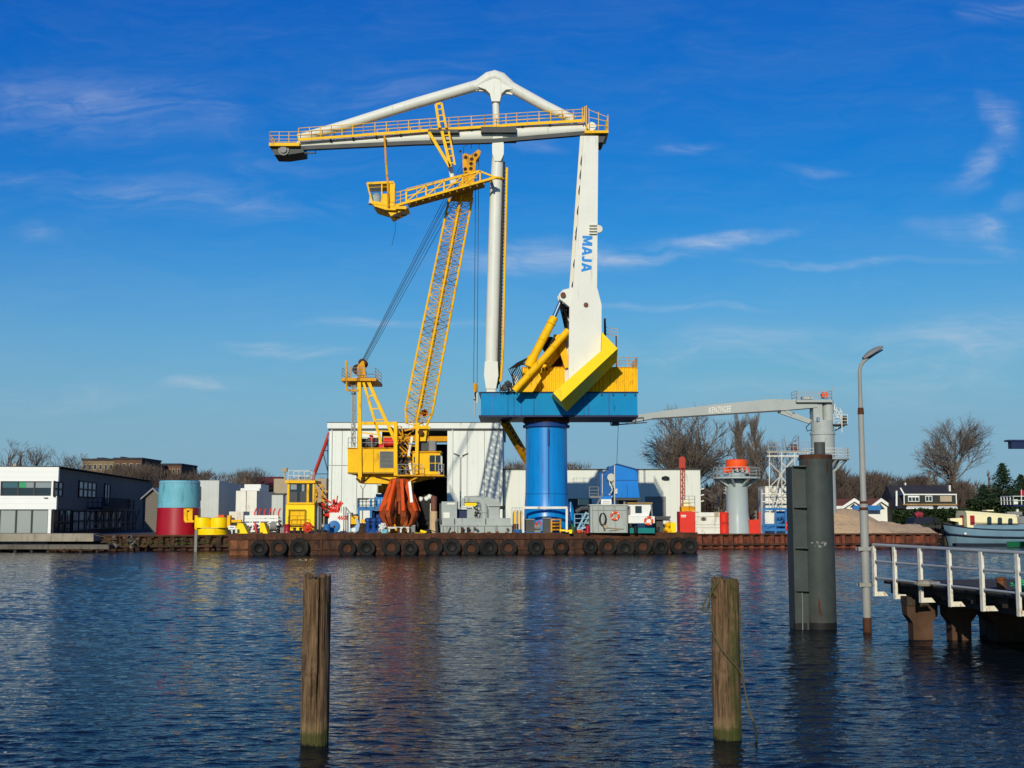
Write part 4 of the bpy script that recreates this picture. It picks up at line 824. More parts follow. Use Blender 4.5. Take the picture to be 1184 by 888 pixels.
# glazed cab on the arm's end
cp = [(424.6, 212), (447, 211), (431, 236), (448.5, 241)]
for Y in (AY0 - .3, AY1):
    cabr.beam(V(424.6, 212, Y), V(430.8, 236, Y), .16); cabr.beam(V(441.5, 211.5, Y), V(441.5, 237, Y), .12); cabr.beam(V(424.6, 212.2, Y), V(455.5, 210.8, Y), .22); cabr.beam(V(429, 234, Y), V(456, 238, Y), .3); cabr.beam(V(425.5, 217, Y), V(455, 215.5, Y), .04)
for px, py in ((424.6, 212), (430.8, 236)): cabr.beam(V(px, py, AY0 - .3), V(px, py, AY1), .16)
cabr.prism([V(424.6, 212.4, AY0 - .2), V(455, 211.2, AY0 - .2), V(455, 212.0, AY0 - .2), V(424.6, 213.2, AY0 - .2)], (0, 2.8, 0))
cabr.prism([V(429.5, 234, AY0 - .4), V(456, 234.5, AY0 - .4), V(458, 243, AY0 - .4), V(446, 242.5, AY0 - .4), V(433, 238.5, AY0 - .4)], (0, 3.1, 0))
cabr.pb(450.5, 456.5, 211.5, 234, AY0 - .35, .25); cabr.pb(442, 450, 224, 235, AY0 - .3, .12); cabr.pb(450.5, 456.5, 211.5, 234, AY1 - .2, .25)
cb_ = fixn(cabr.build('hanging_cab', 'yellow', mj, smooth=False))
gm = bpy.data.materials.new('clear_glass'); gm.use_nodes = True; gn_ = gm.node_tree.nodes; gl_ = gm.node_tree.links; gn_.remove(gn_['Principled BSDF']); g1 = gn_.new('ShaderNodeBsdfTransparent'); g1.inputs[0].default_value = (.86, .90, .90, 1); g2 = gn_.new('ShaderNodeBsdfGlossy'); g2.inputs['Roughness'].default_value = .03; gx = gn_.new('ShaderNodeMixShader'); gx.inputs[0].default_value = .07; gl_.new(g1.outputs[0], gx.inputs[1]); gl_.new(g2.outputs[0], gx.inputs[2]); gl_.new(gx.outputs[0], gn_['Material Output'].inputs[0]); MT['clear_glass'] = gm
m = MB(); m.pp([(426, 214), (441, 213), (441, 234), (431, 234)], AY0 - .25, .03); m.build('pane', 'clear_glass', cb_, smooth=False)
m = MB(); m.path([V(434, 236, 117), V(434, 229, 117), V(436, 226, 117.2)], [.7, .6, .35], 12); m.pb(432, 441, 213.4, 218.5, AY1 - .2, .1); m.build('seat', 'white_dirty', cb_)
m = MB(); m.path([V(444.6, 157, WF - .1), V(446.4, 188, WF - .2), V(448.4, 212, AY0 - .5), V(449.5, 240, AY0 - .5)], .11, 8); m.build('cab_hanger', 'yellow_worn', mj)
m = MB(); m.rail([V(456, 237, AY0), V(470, 233, AY0)], 1.2, .6, 3, .04); m.rail([V(456, 237, AY1), V(470, 233, AY1)], 1.2, .6, 3, .04); m.beam(V(447, 240, AY0 - .2), V(470, 240.5, AY0 - .2), .3); m.pp([(446, 241), (472, 240), (456, 248), (452, 250)], AY0, 2.4); fixn(m.build('cab_landing', 'yellow', mj, smooth=False))
for px, py in ((458.5, 249), (466.5, 246.6)):
    m = MB(); m.pb(px - 3, px + 3, py - 1.6, py + 1.6, AY0 - .3, .5); m.beam(V(px, py - 1, AY0), V(px + 1, py - 5, AY0), .1); m.build('floodlight', 'black', mj, smooth=False)
m = MB(); m.path([V(457.5, 250, AY0), V(457, 268, AY0), V(453, 284, AY0)], .02, 4); m.build('loose_cable', 'cable', mj)
# folded arm under the platform
m = MB(); p, q = V(583, 487, 122), V(612, 536, 126); m.beam(p, q, .55, .75); fo = m.build('folded_arm', 'yellow_worn', mj, smooth=False); m = MB()
for k in range(9): c = p.lerp(q, .1 + k * .1) + Vector((.05, -.30, .1)); m.lathe(c, [(.15, 0), (.15, .12)], 10, Vector((0, -1, 0)))
m.build('arm_holes', 'black', fo)
m = MB(); m.lathe(V(583, 484.5, 121.5), [(.4, -.4), (.4, .5)], 12, Vector((0, 1, 0))); m.build('arm_pivot', 'black', mj)

# ------------------------------------------------------------------ yellow lattice crane
LY = 119.5; lx = V(462, 560, LY).x
lc = thing('lattice_crane', 'yellow harbour crane with lattice boom, boxy house and stepped gantry', 'crane', (lx, LY, DZ))
m = MB(); m.lathe((lx, LY + .6, 0), [(1.5, DZ), (1.35, DZ + .3), (1.3, ZY(560, LY)), (1.7, ZY(556, LY)), (1.7, ZY(552.5, LY))], 28); m.build('pedestal', 'yellow_worn', lc)
m = MB(); m.pp([(411, 548), (500, 549), (500, 552.5), (470, 556), (455, 559.5), (414.5, 558.5)], LY - 2, 4.2); fixn(m.build('turntable', 'yellow', lc, smooth=False))
m = MB(); m.beam(V(412, 553, LY - 2.2), V(418, 558, LY - 2.2), .2); m.beam(V(428, 550, LY - 2.1), V(419, 558, LY - 2.1), .12); m.beam(V(434, 551, LY - 2.1), V(456, 556.5, LY - 2.1), .12); m.build('turntable_ribs', 'rust', lc, smooth=False)
HF = LY - 2.8
m = MB(); m.pp([(402, 518.8), (458.5, 518.2), (458.5, 547.8), (402, 547.8)], HF, 5.2); hs = fixn(m.build('machine_house', 'yellow', lc, smooth=False))
m = MB(); m.pb(439, 455, 521.8, 541, HF - .08, .1); lv = m.build('louvre', 'grey_mid', hs, smooth=False); m = MB()
for k in range(12): m.pb(439.6, 454.4, 522.8 + k * 1.5, 523.3 + k * 1.5, HF - .13, .06)
m.build('louvre_slats', 'grey_dark', lv, smooth=False)
m = MB(); m.pb(401.5, 459, 517.6, 518.6, HF - .12, 5.4); m.build('house_roof', 'yellow_worn', hs, smooth=False)
m = MB()
for px in (413.8, 431.5): m.pb(px, px + .5, 519, 547.5, HF - .03, .05)
m.pb(402, 458, 546, 547.6, HF - .06, .06); m.build('panel_joint', 'yellow_dark', hs, smooth=False)
m = MB(); m.rail([V(402.5, 517.5, HF), V(457, 517.5, HF)], .95, 1.2, 2, .03); m.rail([V(402.5, 517.5, HF), V(402.5, 517.5, HF + 5)], .95, 1.2, 2, .03); m.build('house_railing', 'galv', lc)
m = MB(); m.pb(418, 424, 507, 517, HF + 1, 1.2); m.pb(425, 436, 506, 517.2, HF + 2, 1.4); m.lathe(V(430, 511.5, HF + .9), [(.5, 0), (.5, 1.2)], 14, Vector((0, 1, 0))); m.build('winch', 'grey_dark', lc)
m = MB(); m.lathe(V(428.5, 507.5, HF + .6), [(.42, 0), (.3, .3)], 12, Vector((1, 0, .3))); m.lathe(V(443, 511, HF + 1.2), [(.4, 0), (.4, 1.1)], 12, Vector((1, 0, 0))); m.pb(437, 450, 513, 517.4, HF + 1.6, 1); m.build('winch_motor', 'red_bright', lc)
# gantry
m = MB()
for Y in (HF - .15, HF + 4.6):
    m.beam(V(416.4, 552, Y), V(415.4, 440, Y), .36, .36)
    m.beam(V(416, 489.5, Y), V(459, 489.5, Y), .26, .30); m.beam(V(457.5, 489, Y), V(457.5, 550, Y), .34, .4)
    m.beam(V(424.5, 438, Y), V(459, 514, Y), .30, .32); m.beam(V(417, 500, Y), V(440, 503, Y), .12)
    m.beam(V(419.8, 440, Y), V(441, 513, Y), .24, .26)
for t_ in (.25, .45, .62, .8): m.beam(V(424.5 + 34.5 * t_, 438 + 76 * t_, HF - .15), V(419.8 + 21 * t_ * 1.02, 440 + 73 * t_, HF - .15), .12)
for Yp in (455, 489.5): m.beam(V(416, Yp, HF), V(416, Yp, HF + 4.6), .2)
m.build('gantry', 'yellow', lc, smooth=False)
m = MB(); m.pb(394.5, 435, 437, 440.4, HF - .6, 5.6); m.pb(404, 427, 440.5, 444, HF + .6, 3); m.build('gantry_platform', 'yellow_worn', lc, smooth=False)
m = MB(); z_ = ZY(437, HF); a = V(395.5, 437, HF - .5); b = V(434, 437, HF - .5); m.rail([a, b, b + Vector((0, 5.3, 0)), a + Vector((0, 5.3, 0)), a], .98, 1.4, 3, .03); m.build('gantry_railing', 'galv', lc)
m = MB(); m.pp([(413, 437), (413, 424), (416, 420), (419, 417), (421, 418), (423.5, 436)], HF + 1, .4); m.pp([(413, 437), (413, 424), (416, 420), (419, 417), (421, 418), (423.5, 436)], HF + 3, .4); fixn(m.build('sheave_bracket', 'yellow_worn', lc, smooth=False))
m = MB()
for px, py, rr in ((413, 427, .5), (419, 419.5, .42), (417, 430, .45)): m.lathe(V(px, py, HF + 1.5), [(rr, 0), (rr, .2), (rr * .8, .25), (rr * .8, .9), (rr, .95), (rr, 1.2)], 16, Vector((0, 1, 0)))
m.build('gantry_sheaves', 'rust', lc)
m = MB(); m.beam(V(400.3, 417, HF - .4), V(401, 452, HF - .4), .18); m.beam(V(401, 451.5, HF - .4), V(414.5, 451.5, HF - .3), .16); m.tube(V(405.5, 424, HF), V(405.6, 437, HF), .05, n=5); m.build('gantry_davit', 'yellow_worn', lc)
m = MB(); a0, a1, b0, b1 = V(407, 442, HF + .3), V(406.4, 517, HF + .3), V(411, 442, HF + .3), V(410.6, 517, HF + .3); m.tube(a0, a1, .05, n=5); m.tube(b0, b1, .05, n=5); m.lace(a0, a1, b0, b1, 20, .035); m.lace(a0, a1, b0, b1, 7, .06); m.build('gantry_ladder', 'galv', lc)
# operator cab
m = MB(); m.pp([(477, 523), (509, 523.5), (508.5, 548.6), (477, 548.6)], HF + .2, 3); cbn = fixn(m.build('operator_cab', 'yellow', lc, smooth=False))
m = MB(); m.pb(476.5, 510.2, 521.6, 523.2, HF + .05, 3.3); m.build('cab_roof', 'yellow_worn', cbn, smooth=False)
m = MB(); m.pb(496.8, 509.4, 526.4, 544.8, HF + .12, 2.9); m.build('cab_window', 'glass_dark', cbn, smooth=False); m = MB()
m.pb(502.9, 503.7, 526.4, 544.8, HF + .08, .06); m.pb(496.8, 509, 535.2, 535.9, HF + .075, .06); m.build('cab_mullion', 'yellow', cbn, smooth=False)
m = MB(); m.pb(478.5, 482, 528, 535, HF + .15, .08); m.build('side_window', 'black', cbn, smooth=False)
m = MB(); m.pb(484, 503.5, 509.5, 521.2, HF + .8, 1.8); m.build('roof_box', 'grey_mid', lc, smooth=False)
m = MB(); m.pb(484.6, 495.5, 510.5, 520.8, HF + .74, .05); m.build('roof_box_grille', 'grey_dark', lc, smooth=False)
m = MB(); m.pb(459, 513.5, 549, 550.6, HF - .8, 4.6); m.beam(V(477, 558, HF + .5), V(502, 551.5, HF + .5), .16); m.beam(V(472, 557, HF - .4), V(484, 551, HF - .4), .14); m.build('cab_gallery', 'yellow_worn', lc, smooth=False)
m = MB(); m.rail([V(507, 549, HF - .7), V(513, 549, HF - .7), V(513, 549, HF + 3)], 1.0, .6, 2, .05); m.rail([V(460, 549, HF - .7), V(488, 549, HF - .7)], 1.0, .8, 2, .035); m.build('gallery_railing', 'galv', lc)
m = MB(); m.beam(V(481.5, 548, HF - .2), V(482.8, 489, HF), .32); m.beam(V(478, 494, HF), V(494, 494, HF), .3); m.pp([(483, 496), (494, 496), (492, 510), (484, 510)], HF + .3, .4); m.beam(V(496, 493, HF + 1), V(492, 509, HF + 1), .3); m.build('boom_foot_bracket', 'yellow', lc, smooth=False)
m = MB(); m.lathe(V(486.5, 500, HF), [(.26, 0), (.26, .25)], 16, Vector((0, -1, 0))); m.build('foot_pin', 'rust', lc)
m = MB(); m.lathe(V(491, 477.5, LY + .6), [(.36, 0), (.36, .12)], 16, Vector((0, -1, 0))); m.build('hazard_disc', 'grab_red', lc)
m = MB(); m.beam(V(476.5, 505, HF + .8), V(472.5, 525, HF + .8), .24, .2); m.beam(V(472.5, 525, HF + .8), V(475.5, 549, HF + .8), .24, .2); m.build('white_hose_guard', 'white_dirty', lc, smooth=False)
m = MB()
for i in range(60):
    a = V(rnd.uniform(459, 478), rnd.uniform(492, 548), HF + rnd.uniform(.3, 2.8)); d = Vector((rnd.uniform(-1, 1), rnd.uniform(-1, 1), rnd.uniform(-1, 1))).normalized() * rnd.uniform(.5, 1.8); m.beam(a, a + d, rnd.uniform(.05, .16))
m.build('machinery', 'yellow_worn', lc, smooth=False)
m = MB()
for i in range(34):
    a = V(rnd.uniform(459, 477), rnd.uniform(515, 550), HF + rnd.uniform(.1, 3)); d = Vector((rnd.uniform(-1, 1), rnd.uniform(-1, 1), rnd.uniform(-1, 1))).normalized() * rnd.uniform(.5, 1.4); m.beam(a, a + d, rnd.uniform(.08, .3))
m.build('dark_machinery', 'grey_dark', lc, smooth=False)
# lattice boom: four chords on a diamond section
def bc(t_, k):                                             # t_ 0 foot .. 1 top; k chord
    cxp = 481 + (533.5 - 481) * t_; cyp = 492 + (226 - 492) * t_; hw = 15.6 + (12.9 - 15.6) * t_
    if t_ < .06: hw *= .72 + .28 * t_ / .06
    dv = 1.25
    return V(cxp + (-hw, 0, hw, 0)[k], cyp + (-hw * .2, 0, hw * .2, 0)[k], LY + (0, -dv, 0, dv)[k])
m = MB()
for k in range(4):
    m.path([bc(i / 16, k) for i in range(17)], .115 if k in (0, 2) else .115, 7)
m.build('boom_chords', 'yellow', lc)
m = MB(); md_ = MB(); NS = 34
for k in range(4):
    k2 = (k + 1) % 4
    for i in range(NS):
        t0, t1 = i / NS, (i + 1) / NS; tgt = md_ if (.36 < t0 < .46 or .60 < t0 < .78) and rnd.random() < .75 else m
        a0, a1, b0, b1 = bc(t0, k), bc(t1, k), bc(t0, k2), bc(t1, k2); rr = .042
        if i % 2: tgt.tube(a0, b1, rr, n=4, cap=False)
        else: tgt.tube(b0, a1, rr, n=4, cap=False)
        tgt.tube(a0, b0, rr * .9, n=4, cap=False)
m.build('boom_lacing', 'yellow', lc); md_.build('sooty_lacing', 'yellow_dark', lc)
m = MB(); a0, a1 = bc(0.02, 1) + Vector((-.22, .3, 0)), bc(.97, 1) + Vector((-.22, .3, 0)); b0, b1 = a0 + Vector((.42, 0, 0)), a1 + Vector((.42, 0, 0)); m.tube(a0, a1, .055, n=5); m.tube(b0, b1, .055, n=5); m.lace(a0, a1, b0, b1, 80, .035); m.build('boom_ladder', 'yellow_worn', lc)
hd = [(520.5, 232), (525, 222), (536, 204), (534.8, 190), (534.8, 178.2), (538.5, 177), (543.8, 179.5), (553.2, 172.8), (556, 175), (554.5, 180), (550.5, 185), (549.2, 200), (546, 233)]
m = MB(); m.pp(hd, LY - .9, .3); m.pp(hd, LY + .6, .3); m.pp([(a * .9 + 54, b * .9 + 20) for a, b in hd], LY - .58, 1.15); bh_ = fixn(m.build('boom_head', 'yellow_worn', lc, smooth=False))
m = MB()
for px, py in ((538.5, 182), (545.5, 184), (544.8, 189.3), (538, 195.5), (544.5, 195), (550, 179.3), (539, 201)): m.lathe(V(px, py, LY - .9), [(.19, 0), (.19, .02)], 14, Vector((0, -1, 0)))
m.build('head_holes', 'rust_hull', bh_)
m = MB(); m.rail([V(536, 178, LY), V(545, 172, LY), V(554, 173, LY)], .7, .7, 1, .03); m.path([V(533, 176, LY), V(531.5, 174, LY)], .1, 6); m.build('head_rail', 'yellow_worn', lc)
m = MB()
for i, (o1, o2) in enumerate(((0, 0), (1.2, 1.5), (3.2, 4.4), (5.2, 8), (-1.2, -2.5))): m.tube(V(419 + o1 * .7, 418 + o1 * .3, HF + 1.5 + (i % 2) * .8), V(537 + o2 * .6, 191 + o2 * 1.6, LY - .2 + (i % 2) * .5), .027, n=5, cap=False)
m.build('pendant_ropes', 'cable', lc)
m = MB(); m.tube(V(550, 200, LY), V(547.6, 443, LY), .03, n=5); m.tube(V(553.5, 183, LY), V(551.6, 443, LY), .03, n=5); m.build('hoist_ropes', 'cable', lc)
hk = thing('hook_block', 'yellow hook block hanging beside the blue platform corner', 'hook', V(549.6, 456, LY))
m = MB(); m.pp([(547, 444), (549.5, 442.5), (552.4, 444), (552.6, 449), (551, 453.5), (548.4, 453.5), (546.8, 449)], LY - .25, .5); fixn(m.build('block', 'yellow_worn', hk, smooth=False)); m = MB(); m.path([V(549.6, 453, LY), V(549.6, 458, LY), V(551, 461, LY), V(549.4, 463, LY), V(548, 461.5, LY)], .08, 6); m.build('hook', 'black', hk)
m = MB(); m.tube(V(548.8, 458, LY), V(548.8, 483, LY), .06, n=5); m.tube(V(551.6, 452, LY), V(551.6, 466, LY), .10, n=6); m.build('chain', 'galv', hk)

# ------------------------------------------------------------------ grab, standing on a steel table
GY = 116.4; gc = V(462, 580, GY)
gt = thing('steel_table', 'low pale steel table under the orange grab', 'table', (gc.x, GY, DZ))
m = MB(); m.pb(448.5, 473, 609.2, 611.2, GY - 1.2, 2.4); m.build('table_top', 'galv', gt, smooth=False)
for px in (449, 462.5, 471):
    m = MB(); m.pb(px, px + 2, 611.25, None, GY - 1.1, 2.2, DZ); m.build('leg', 'galv', gt, smooth=False)
gr = thing('peel_grab', 'rusty orange eight legged peel grab resting below the lattice crane', 'grab', (gc.x, GY, ZY(609, GY)))
zg = lambda py: ZY(py, GY)
m = MB(); m.lathe((gc.x, GY, 0), [(.3, zg(580)), (.5, zg(566)), (.9, zg(559)), (.9, zg(554)), (.55, zg(553))], 20); m.tube((gc.x, GY, zg(580)), (gc.x, GY, zg(594)), .14, n=10); m.build('hub', 'grab_brown', gr)
for i in range(8):
    a = math.pi * 2 * (i + .35) / 8; d = Vector((math.cos(a), math.sin(a), 0)); c0 = Vector((gc.x, GY, 0)); up = lambda rr, py: c0 + d * rr + Vector((0, 0, zg(py)))
    m = MB(); m.beam(up(.80, 555), up(1.90, 591), .29, .27); m.beam(up(.62, 558), up(1.45, 588), .16); m.build('arm', 'grab_red', gr, smooth=False)
    pts = [(1.02, 578), (1.66, 588), (1.92, 592), (1.90, 597), (1.55, 605), (1.02, 610)]; s = d.cross(Vector((0, 0, 1))); m = MB(); inn = [(.80, 584), (1.25, 592), (1.45, 595), (1.44, 598.5), (1.2, 604), (1.0, 609)]
    wid = [.07, .15, .23, .25, .19, .06]
    k = 0
    for (ro, yo), (ri, yi), ww in zip(pts, inn, wid): m.v += [up(ro, yo) + s * ww, up(ro, yo) - s * ww, up(ri, yi) - s * ww * .6, up(ri, yi) + s * ww * .6]
    for j in range(5):
        b = j * 4; m.f += [(b + q_, b + (q_ + 1) % 4, b + 4 + (q_ + 1) % 4, b + 4 + q_) for q_ in range(4)]
    m.f += [(0, 1, 2, 3), (20, 21, 22, 23)]; fixn(m.build('tine', 'grab_brown', gr, smooth=False))
m = MB(); m.beam(V(473.5, 557, GY - .6), V(476, 581, GY - .9), .26, .14); m.build('white_ram', 'white', gr, smooth=False)

# ------------------------------------------------------------------ grey crane on the right bank
QY = 141; qx = V(951, 500, QY).x
gcn = thing('pedestal_crane', 'grey pedestal crane with long low jib behind the steel pile', 'crane', (qx, QY, GZ))
zq = lambda py: ZY(py, QY)
m = MB(); r = M(13.4, QY); m.lathe((qx, QY, 0), [(r * 1.2, GZ), (r, GZ + 2), (r, zq(503)), (r * 1.08, zq(502.8)), (r * 1.08, zq(500.5)), (r * .97, zq(500)), (r * .97, zq(486.5))], 36); m.build('pedestal', 'grey_crane', gcn)
m = MB(); m.tube((V(957, 480, QY).x, QY - .2, zq(487)), (V(957, 480, QY).x, QY - .2, zq(463)), M(6.4, QY), n=20); m.pb(940.5, 951, 465, 487, QY - .8, 1.8); m.build('king_tower', 'grey_crane', gcn)
m = MB(); m.lathe((V(943, 480, QY).x, QY - 1.1, zq(488)), [(.2, 0), (.2, .5)], 12); m.build('tower_cap', 'chrome', gcn)
jib = [(706, 487), (735, 480), (770, 474.6), (823, 468), (890, 461.4), (921.5, 462), (945, 464.5), (945, 471), (903, 474.6), (754, 484), (735, 487.5)]
m = MB(); m.pp(jib, QY - .9, 1.6); fixn(m.build('jib', 'grey_crane', gcn, smooth=False))
m = MB()
for px0, px1 in ((754, 830), (830, 903)): y0 = 484 - (px0 - 754) * .0631; y1 = 484 - (px1 - 754) * .0631; m.beam(V(px0, y0 + .3, QY - .95), V(px1, y1 + .3, QY - .95), .16)
m.build('jib_flange', 'grey_dark', gcn, smooth=False)
m = MB(); m.beam(V(900, 475.5, QY - .5), V(936, 488, QY - .3), .42, .42); m.beam(V(908, 475, QY + .4), V(940, 488, QY + .3), .3, .3); m.beam(V(908, 474, QY - .6), V(916, 479, QY - .6), .3); m.build('jib_brace', 'grey_crane', gcn, smooth=False)
m = MB(); m.pb(706, 726, 485, 487, QY - 1.2, 2.2); m.pb(708, 716, 487, 491.5, QY - .8, 1.4); m.rail([V(706, 491, QY - 1.1), V(744, 487.5, QY - 1.1)], .5, .9, 1, .05); m.beam(V(706, 491.5, QY - 1), V(748, 488.5, QY - 1), .14); m.build('jib_tip', 'grey_dark', gcn, smooth=False)
m = MB(); m.tube(V(715, 489, QY), V(713, 539, QY), .025, n=4); m.build('jib_rope', 'cable', gcn); 
m = MB(); m.pb(921, 962.5, 462.2, 465, QY - 1.4, 2.9); m.pb(928, 940, 458.5, 462, QY - .6, 1); m.build('top_platform', 'grey_crane', gcn, smooth=False)
m = MB(); a = V(921.5, 462, QY - 1.3); b = V(962, 462, QY - 1.3); m.rail([a, b, b + Vector((0, 2.7, 0)), a + Vector((0, 2.7, 0)), a], 1.05, .9, 3, .03); m.tube(V(961, 465, QY), V(962.5, 447, QY), .05, n=5); m.rail([V(740, 479.3, QY), V(890, 461.6, QY), V(921, 462, QY)], .35, 3.5, 1, .02); m.build('top_railing', 'grey_crane', gcn)
m = MB(); m.lathe(V(954, 456.5, QY - .5), [(.4, 0), (.4, .6)], 12, Vector((0, 1, 0))); m.build('red_lamp', 'orange_red', gcn)
m = MB(); m.pb(963, 980, 490, 491.6, QY - 1, 2.4); m.pb(976, 979.6, 481, 489, QY - .8, .9); m.beam(V(965, 498, QY), V(978, 491, QY), .15); m.build('side_cab', 'grey_dark', gcn, smooth=False)
m = MB(); m.rail([V(964, 490, QY - .9), V(980, 490, QY - .9)], 1.1, .7, 3, .035); m.tube(V(973.5, 475, QY - 1), V(973.5, 500, QY - 1), .06, n=5)
for i in range(14): p = V(964 + rnd.uniform(0, 9), rnd.uniform(466, 490), QY + rnd.uniform(-.8, .8)); m.beam(p, p + Vector((rnd.uniform(-.4, .4), 0, rnd.uniform(-.8, .8))), .08)
m.build('side_fittings', 'white_dirty', gcn)
m = MB(); m.path([V(937, 489, QY - .9), V(932, 494, QY - .9), V(933.5, 498.5, QY - .9), V(938, 497, QY - .9)], .06, 6); m.build('hose_loop', 'black', gcn)
m = MB(); m.lathe((qx, QY, 0), [(M(29, QY), zq(532)), (M(29, QY), zq(530.6))], 24); 
for i in range(10):
    a = 2 * math.pi * i / 10; d = Vector((math.cos(a), math.sin(a), 0)); m.beam(Vector((qx, QY, zq(546))) + d * r * .9, Vector((qx, QY, zq(532))) + d * M(27, QY), .2)
m.build('lower_platform', 'grey_crane', gcn)
m = MB(); m.rail([Vector((qx + M(28.5, QY) * math.cos(2 * math.pi * i / 20), QY + M(28.5, QY) * math.sin(2 * math.pi * i / 20), zq(530.5))) for i in range(21)], 1.1, .8, 3, .035); m.build('lower_railing', 'white_dirty', gcn)
jr = Vector((V(823, 476, QY).x - V(800, 478, QY).x, 0, V(823, 474, QY).z - V(800, 475.6, QY).z)).normalized()
lettering('jib_lettering', 'KENZFIGEE', M(7.2, QY) / .70, V(832, 473.9, QY - .912), jr, Vector((-jr.z, 0, jr.x)), 'white_dirty', gcn, bold=.002, shear=.25, width=M(26.5, QY))

# ------------------------------------------------------------------ cylinder and yellow base on the left quay
cy_ = thing('tower_section', 'upright steel cylinder, teal above and dark red below', 'cylinder', (V(206.8, 600, 129.2).x, 129.2, GZ))
cxx, cyy, rr = V(206.8, 600, 129.2).x, 129.2, M(24.2, 129.2); zc = lambda py: ZY(py, 128)
m = MB(); m.lathe((cxx, cyy, 0), [(rr * 1.03, GZ), (rr * 1.02, zc(607)), (rr, zc(588)), (rr, zc(587.2))], 48); m.build('red_body', 'red_paint', cy_)
m = MB(); m.lathe((cxx, cyy, 0), [(rr * .985, zc(587)), (rr * .97, zc(570)), (rr * .94, zc(559)), (rr * .93, zc(555.8)), (rr * .89, zc(555.5))], 48); m.build('teal_body', 'teal', cy_)
m = MB()
for py in (579.5, 581): m.pb(186.5, 191, py, py + .6, cyy - rr * .78, .6)
a = V(229.5, 562, cyy - .3); m.path([a, a + Vector((.25, 0, -.1)), a + Vector((.28, 0, -1.5)), a + Vector((0, 0, -1.7))], .06, 6); m.build('fittings', 'grey_dark', cy_)
m = MB(); m.torus((cxx, cyy, zc(558)), rr * .945, .05, Vector((0, 0, 1)), 48, 6); m.build('rim', 'blue_pale', cy_)
yb = thing('swivel_base', 'bright yellow two drum machine base beside the red and teal cylinder', 'machine base', (V(246, 610, 126.8).x, 126.8, GZ))
yx, YY = V(246, 610, 126.8).x, 126.8; zy = lambda py: ZY(py, 125.5); r1 = M(17.3, YY)
m = MB(); m.lathe((yx, YY, 0), [(r1, GZ), (r1, zy(617)), (r1 * .97, zy(616.8)), (r1 * .97, zy(615.6)), (r1 * .99, zy(615.4)), (r1 * .99, zy(611))], 40); m.build('turntable', 'yellow_bright', yb)
m = MB()
for px in (236.5, 255): m.lathe((V(px, 605, YY).x, YY - .7, 0), [(M(9.2, YY), zy(610.3)), (M(9.4, YY), zy(601)), (M(8.4, YY), zy(598.6)), (M(5, YY), zy(598))], 28)
m.box(V(228, 600, YY).x, V(264, 600, YY).x, YY - .3, YY + 1.6, zy(610.3), zy(599.5)); m.build('drum_housing', 'yellow_bright', yb)
m = MB()
for px in (225, 262.5): m.pb(px, px + 3.6, 596, 610, YY - 1.1, .7)
m.pb(265.5, 279, 601, 604, YY - .8, .4); m.beam(V(226, 610, YY), V(231, 613, YY), .3); m.build('side_bracket', 'yellow', yb, smooth=False)
m = MB()
for px in (214.5, 221): m.beam(V(px, 588.5, YY - 1), V(px, 602, YY - 1), .3, .2)
m.pb(213.5, 224, 601.5, 604, YY - 1.2, 1); m.pb(214, 222.5, 588, 590, YY - 1.1, .4); m.pb(216, 220, 592, 601, YY - .9, .3); m.build('end_bracket', 'yellow', yb, smooth=False)
m = MB(); m.pb(252, 259, 595.4, 598, YY - .4, 1.2); m.build('top_hatch', 'grab_red', yb, smooth=False)
st = thing('gauge_board', 'pale mooring staff standing in the water before the yellow base', 'staff', (V(226.5, 630, 121).x, 121, -.5))
m = MB(); m.box(V(226.5, 630, 121).x - .13, V(226.5, 630, 121).x + .13, 120.9, 121.1, -.5, ZY(613, 121)); m.build('board', 'grey_mid', st, smooth=False)
sg = thing('notice_sign', 'small white notice on a post at the left end of the barge', 'sign', V(268.5, 620, 112.5))
m = MB(); m.pb(264, 272, 607.8, 612.2, 112.4, .06); m.build('sign_board', 'white', sg, smooth=False); m = MB(); m.pb(267.9, 269, 612.2, None, 112.45, .08, DZ); m.build('post', 'white', sg, smooth=False)
m = MB(); m.pb(265.5, 270.5, 609.4, 610.1, 112.38, .015); m.build('sign_text_line', 'grey_dark', sg, smooth=False)
# pedestrian barrier posts, bollards
for i, (a, b, pt, lab) in enumerate(((274.3, 287, 605, 'larger yellow wedge shaped bracket at the left barge end'), (300.5, 310, 604.5, 'smaller yellow wedge shaped bracket below the white gangway'))):
    m = MB(); m.pp([(a, pt), (a + (b - a) * .5, pt), (b, 618.2), (a, 618.2)], 113.4 + i * .8, 1.4); o = fixn(m.build('wedge_bracket', 'yellow_bright', smooth=False)); tag(o, lab, 'bracket')
# gangway
gw = thing('gangway', 'white railed gangway lying on deck with a row of red stanchions', 'gangway', V(300, 612, 118))
m = MB(); 
for py in (597.5, 601.5, 606): m.beam(V(283, py + (0), 117.6), V(322, py - .2, 117.6), .18, .26)
m.beam(V(284, 598, 119), V(322, 597.6, 119), .5, .30)
for px in (291, 300, 311, 318): m.beam(V(px, 597, 117.6), V(px + 1.5, 612, 117.6), .12)
m.beam(V(297, 611, 117.4), V(314, 603, 117.4), .12); m.build('truss', 'white', gw, smooth=False)
m = MB()
for px in (294.5, 299.5, 305.5, 311.5, 316, 322): m.path([V(px, 598, 118.5), V(px + .3, 592, 118.5), V(px + 2.2, 587.8, 118.5)], .07, 6)
for px in (295, 303): m.beam(V(px, 604, 117), V(px + 1, 617, 117), .16)
m.build('stanchions', 'red_bright', gw)
m = MB()
for i in range(70):
    p = V(rnd.uniform(288, 331), rnd.uniform(599, 615), rnd.uniform(118.5, 121)); d = Vector((rnd.uniform(-1, 1), rnd.uniform(-.5, .5), rnd.uniform(-.6, .6))).normalized() * rnd.uniform(.2, .9); m.beam(p, p + d, rnd.uniform(.06, .22))
m.build('pipework', 'grey_mid', gw, smooth=False)
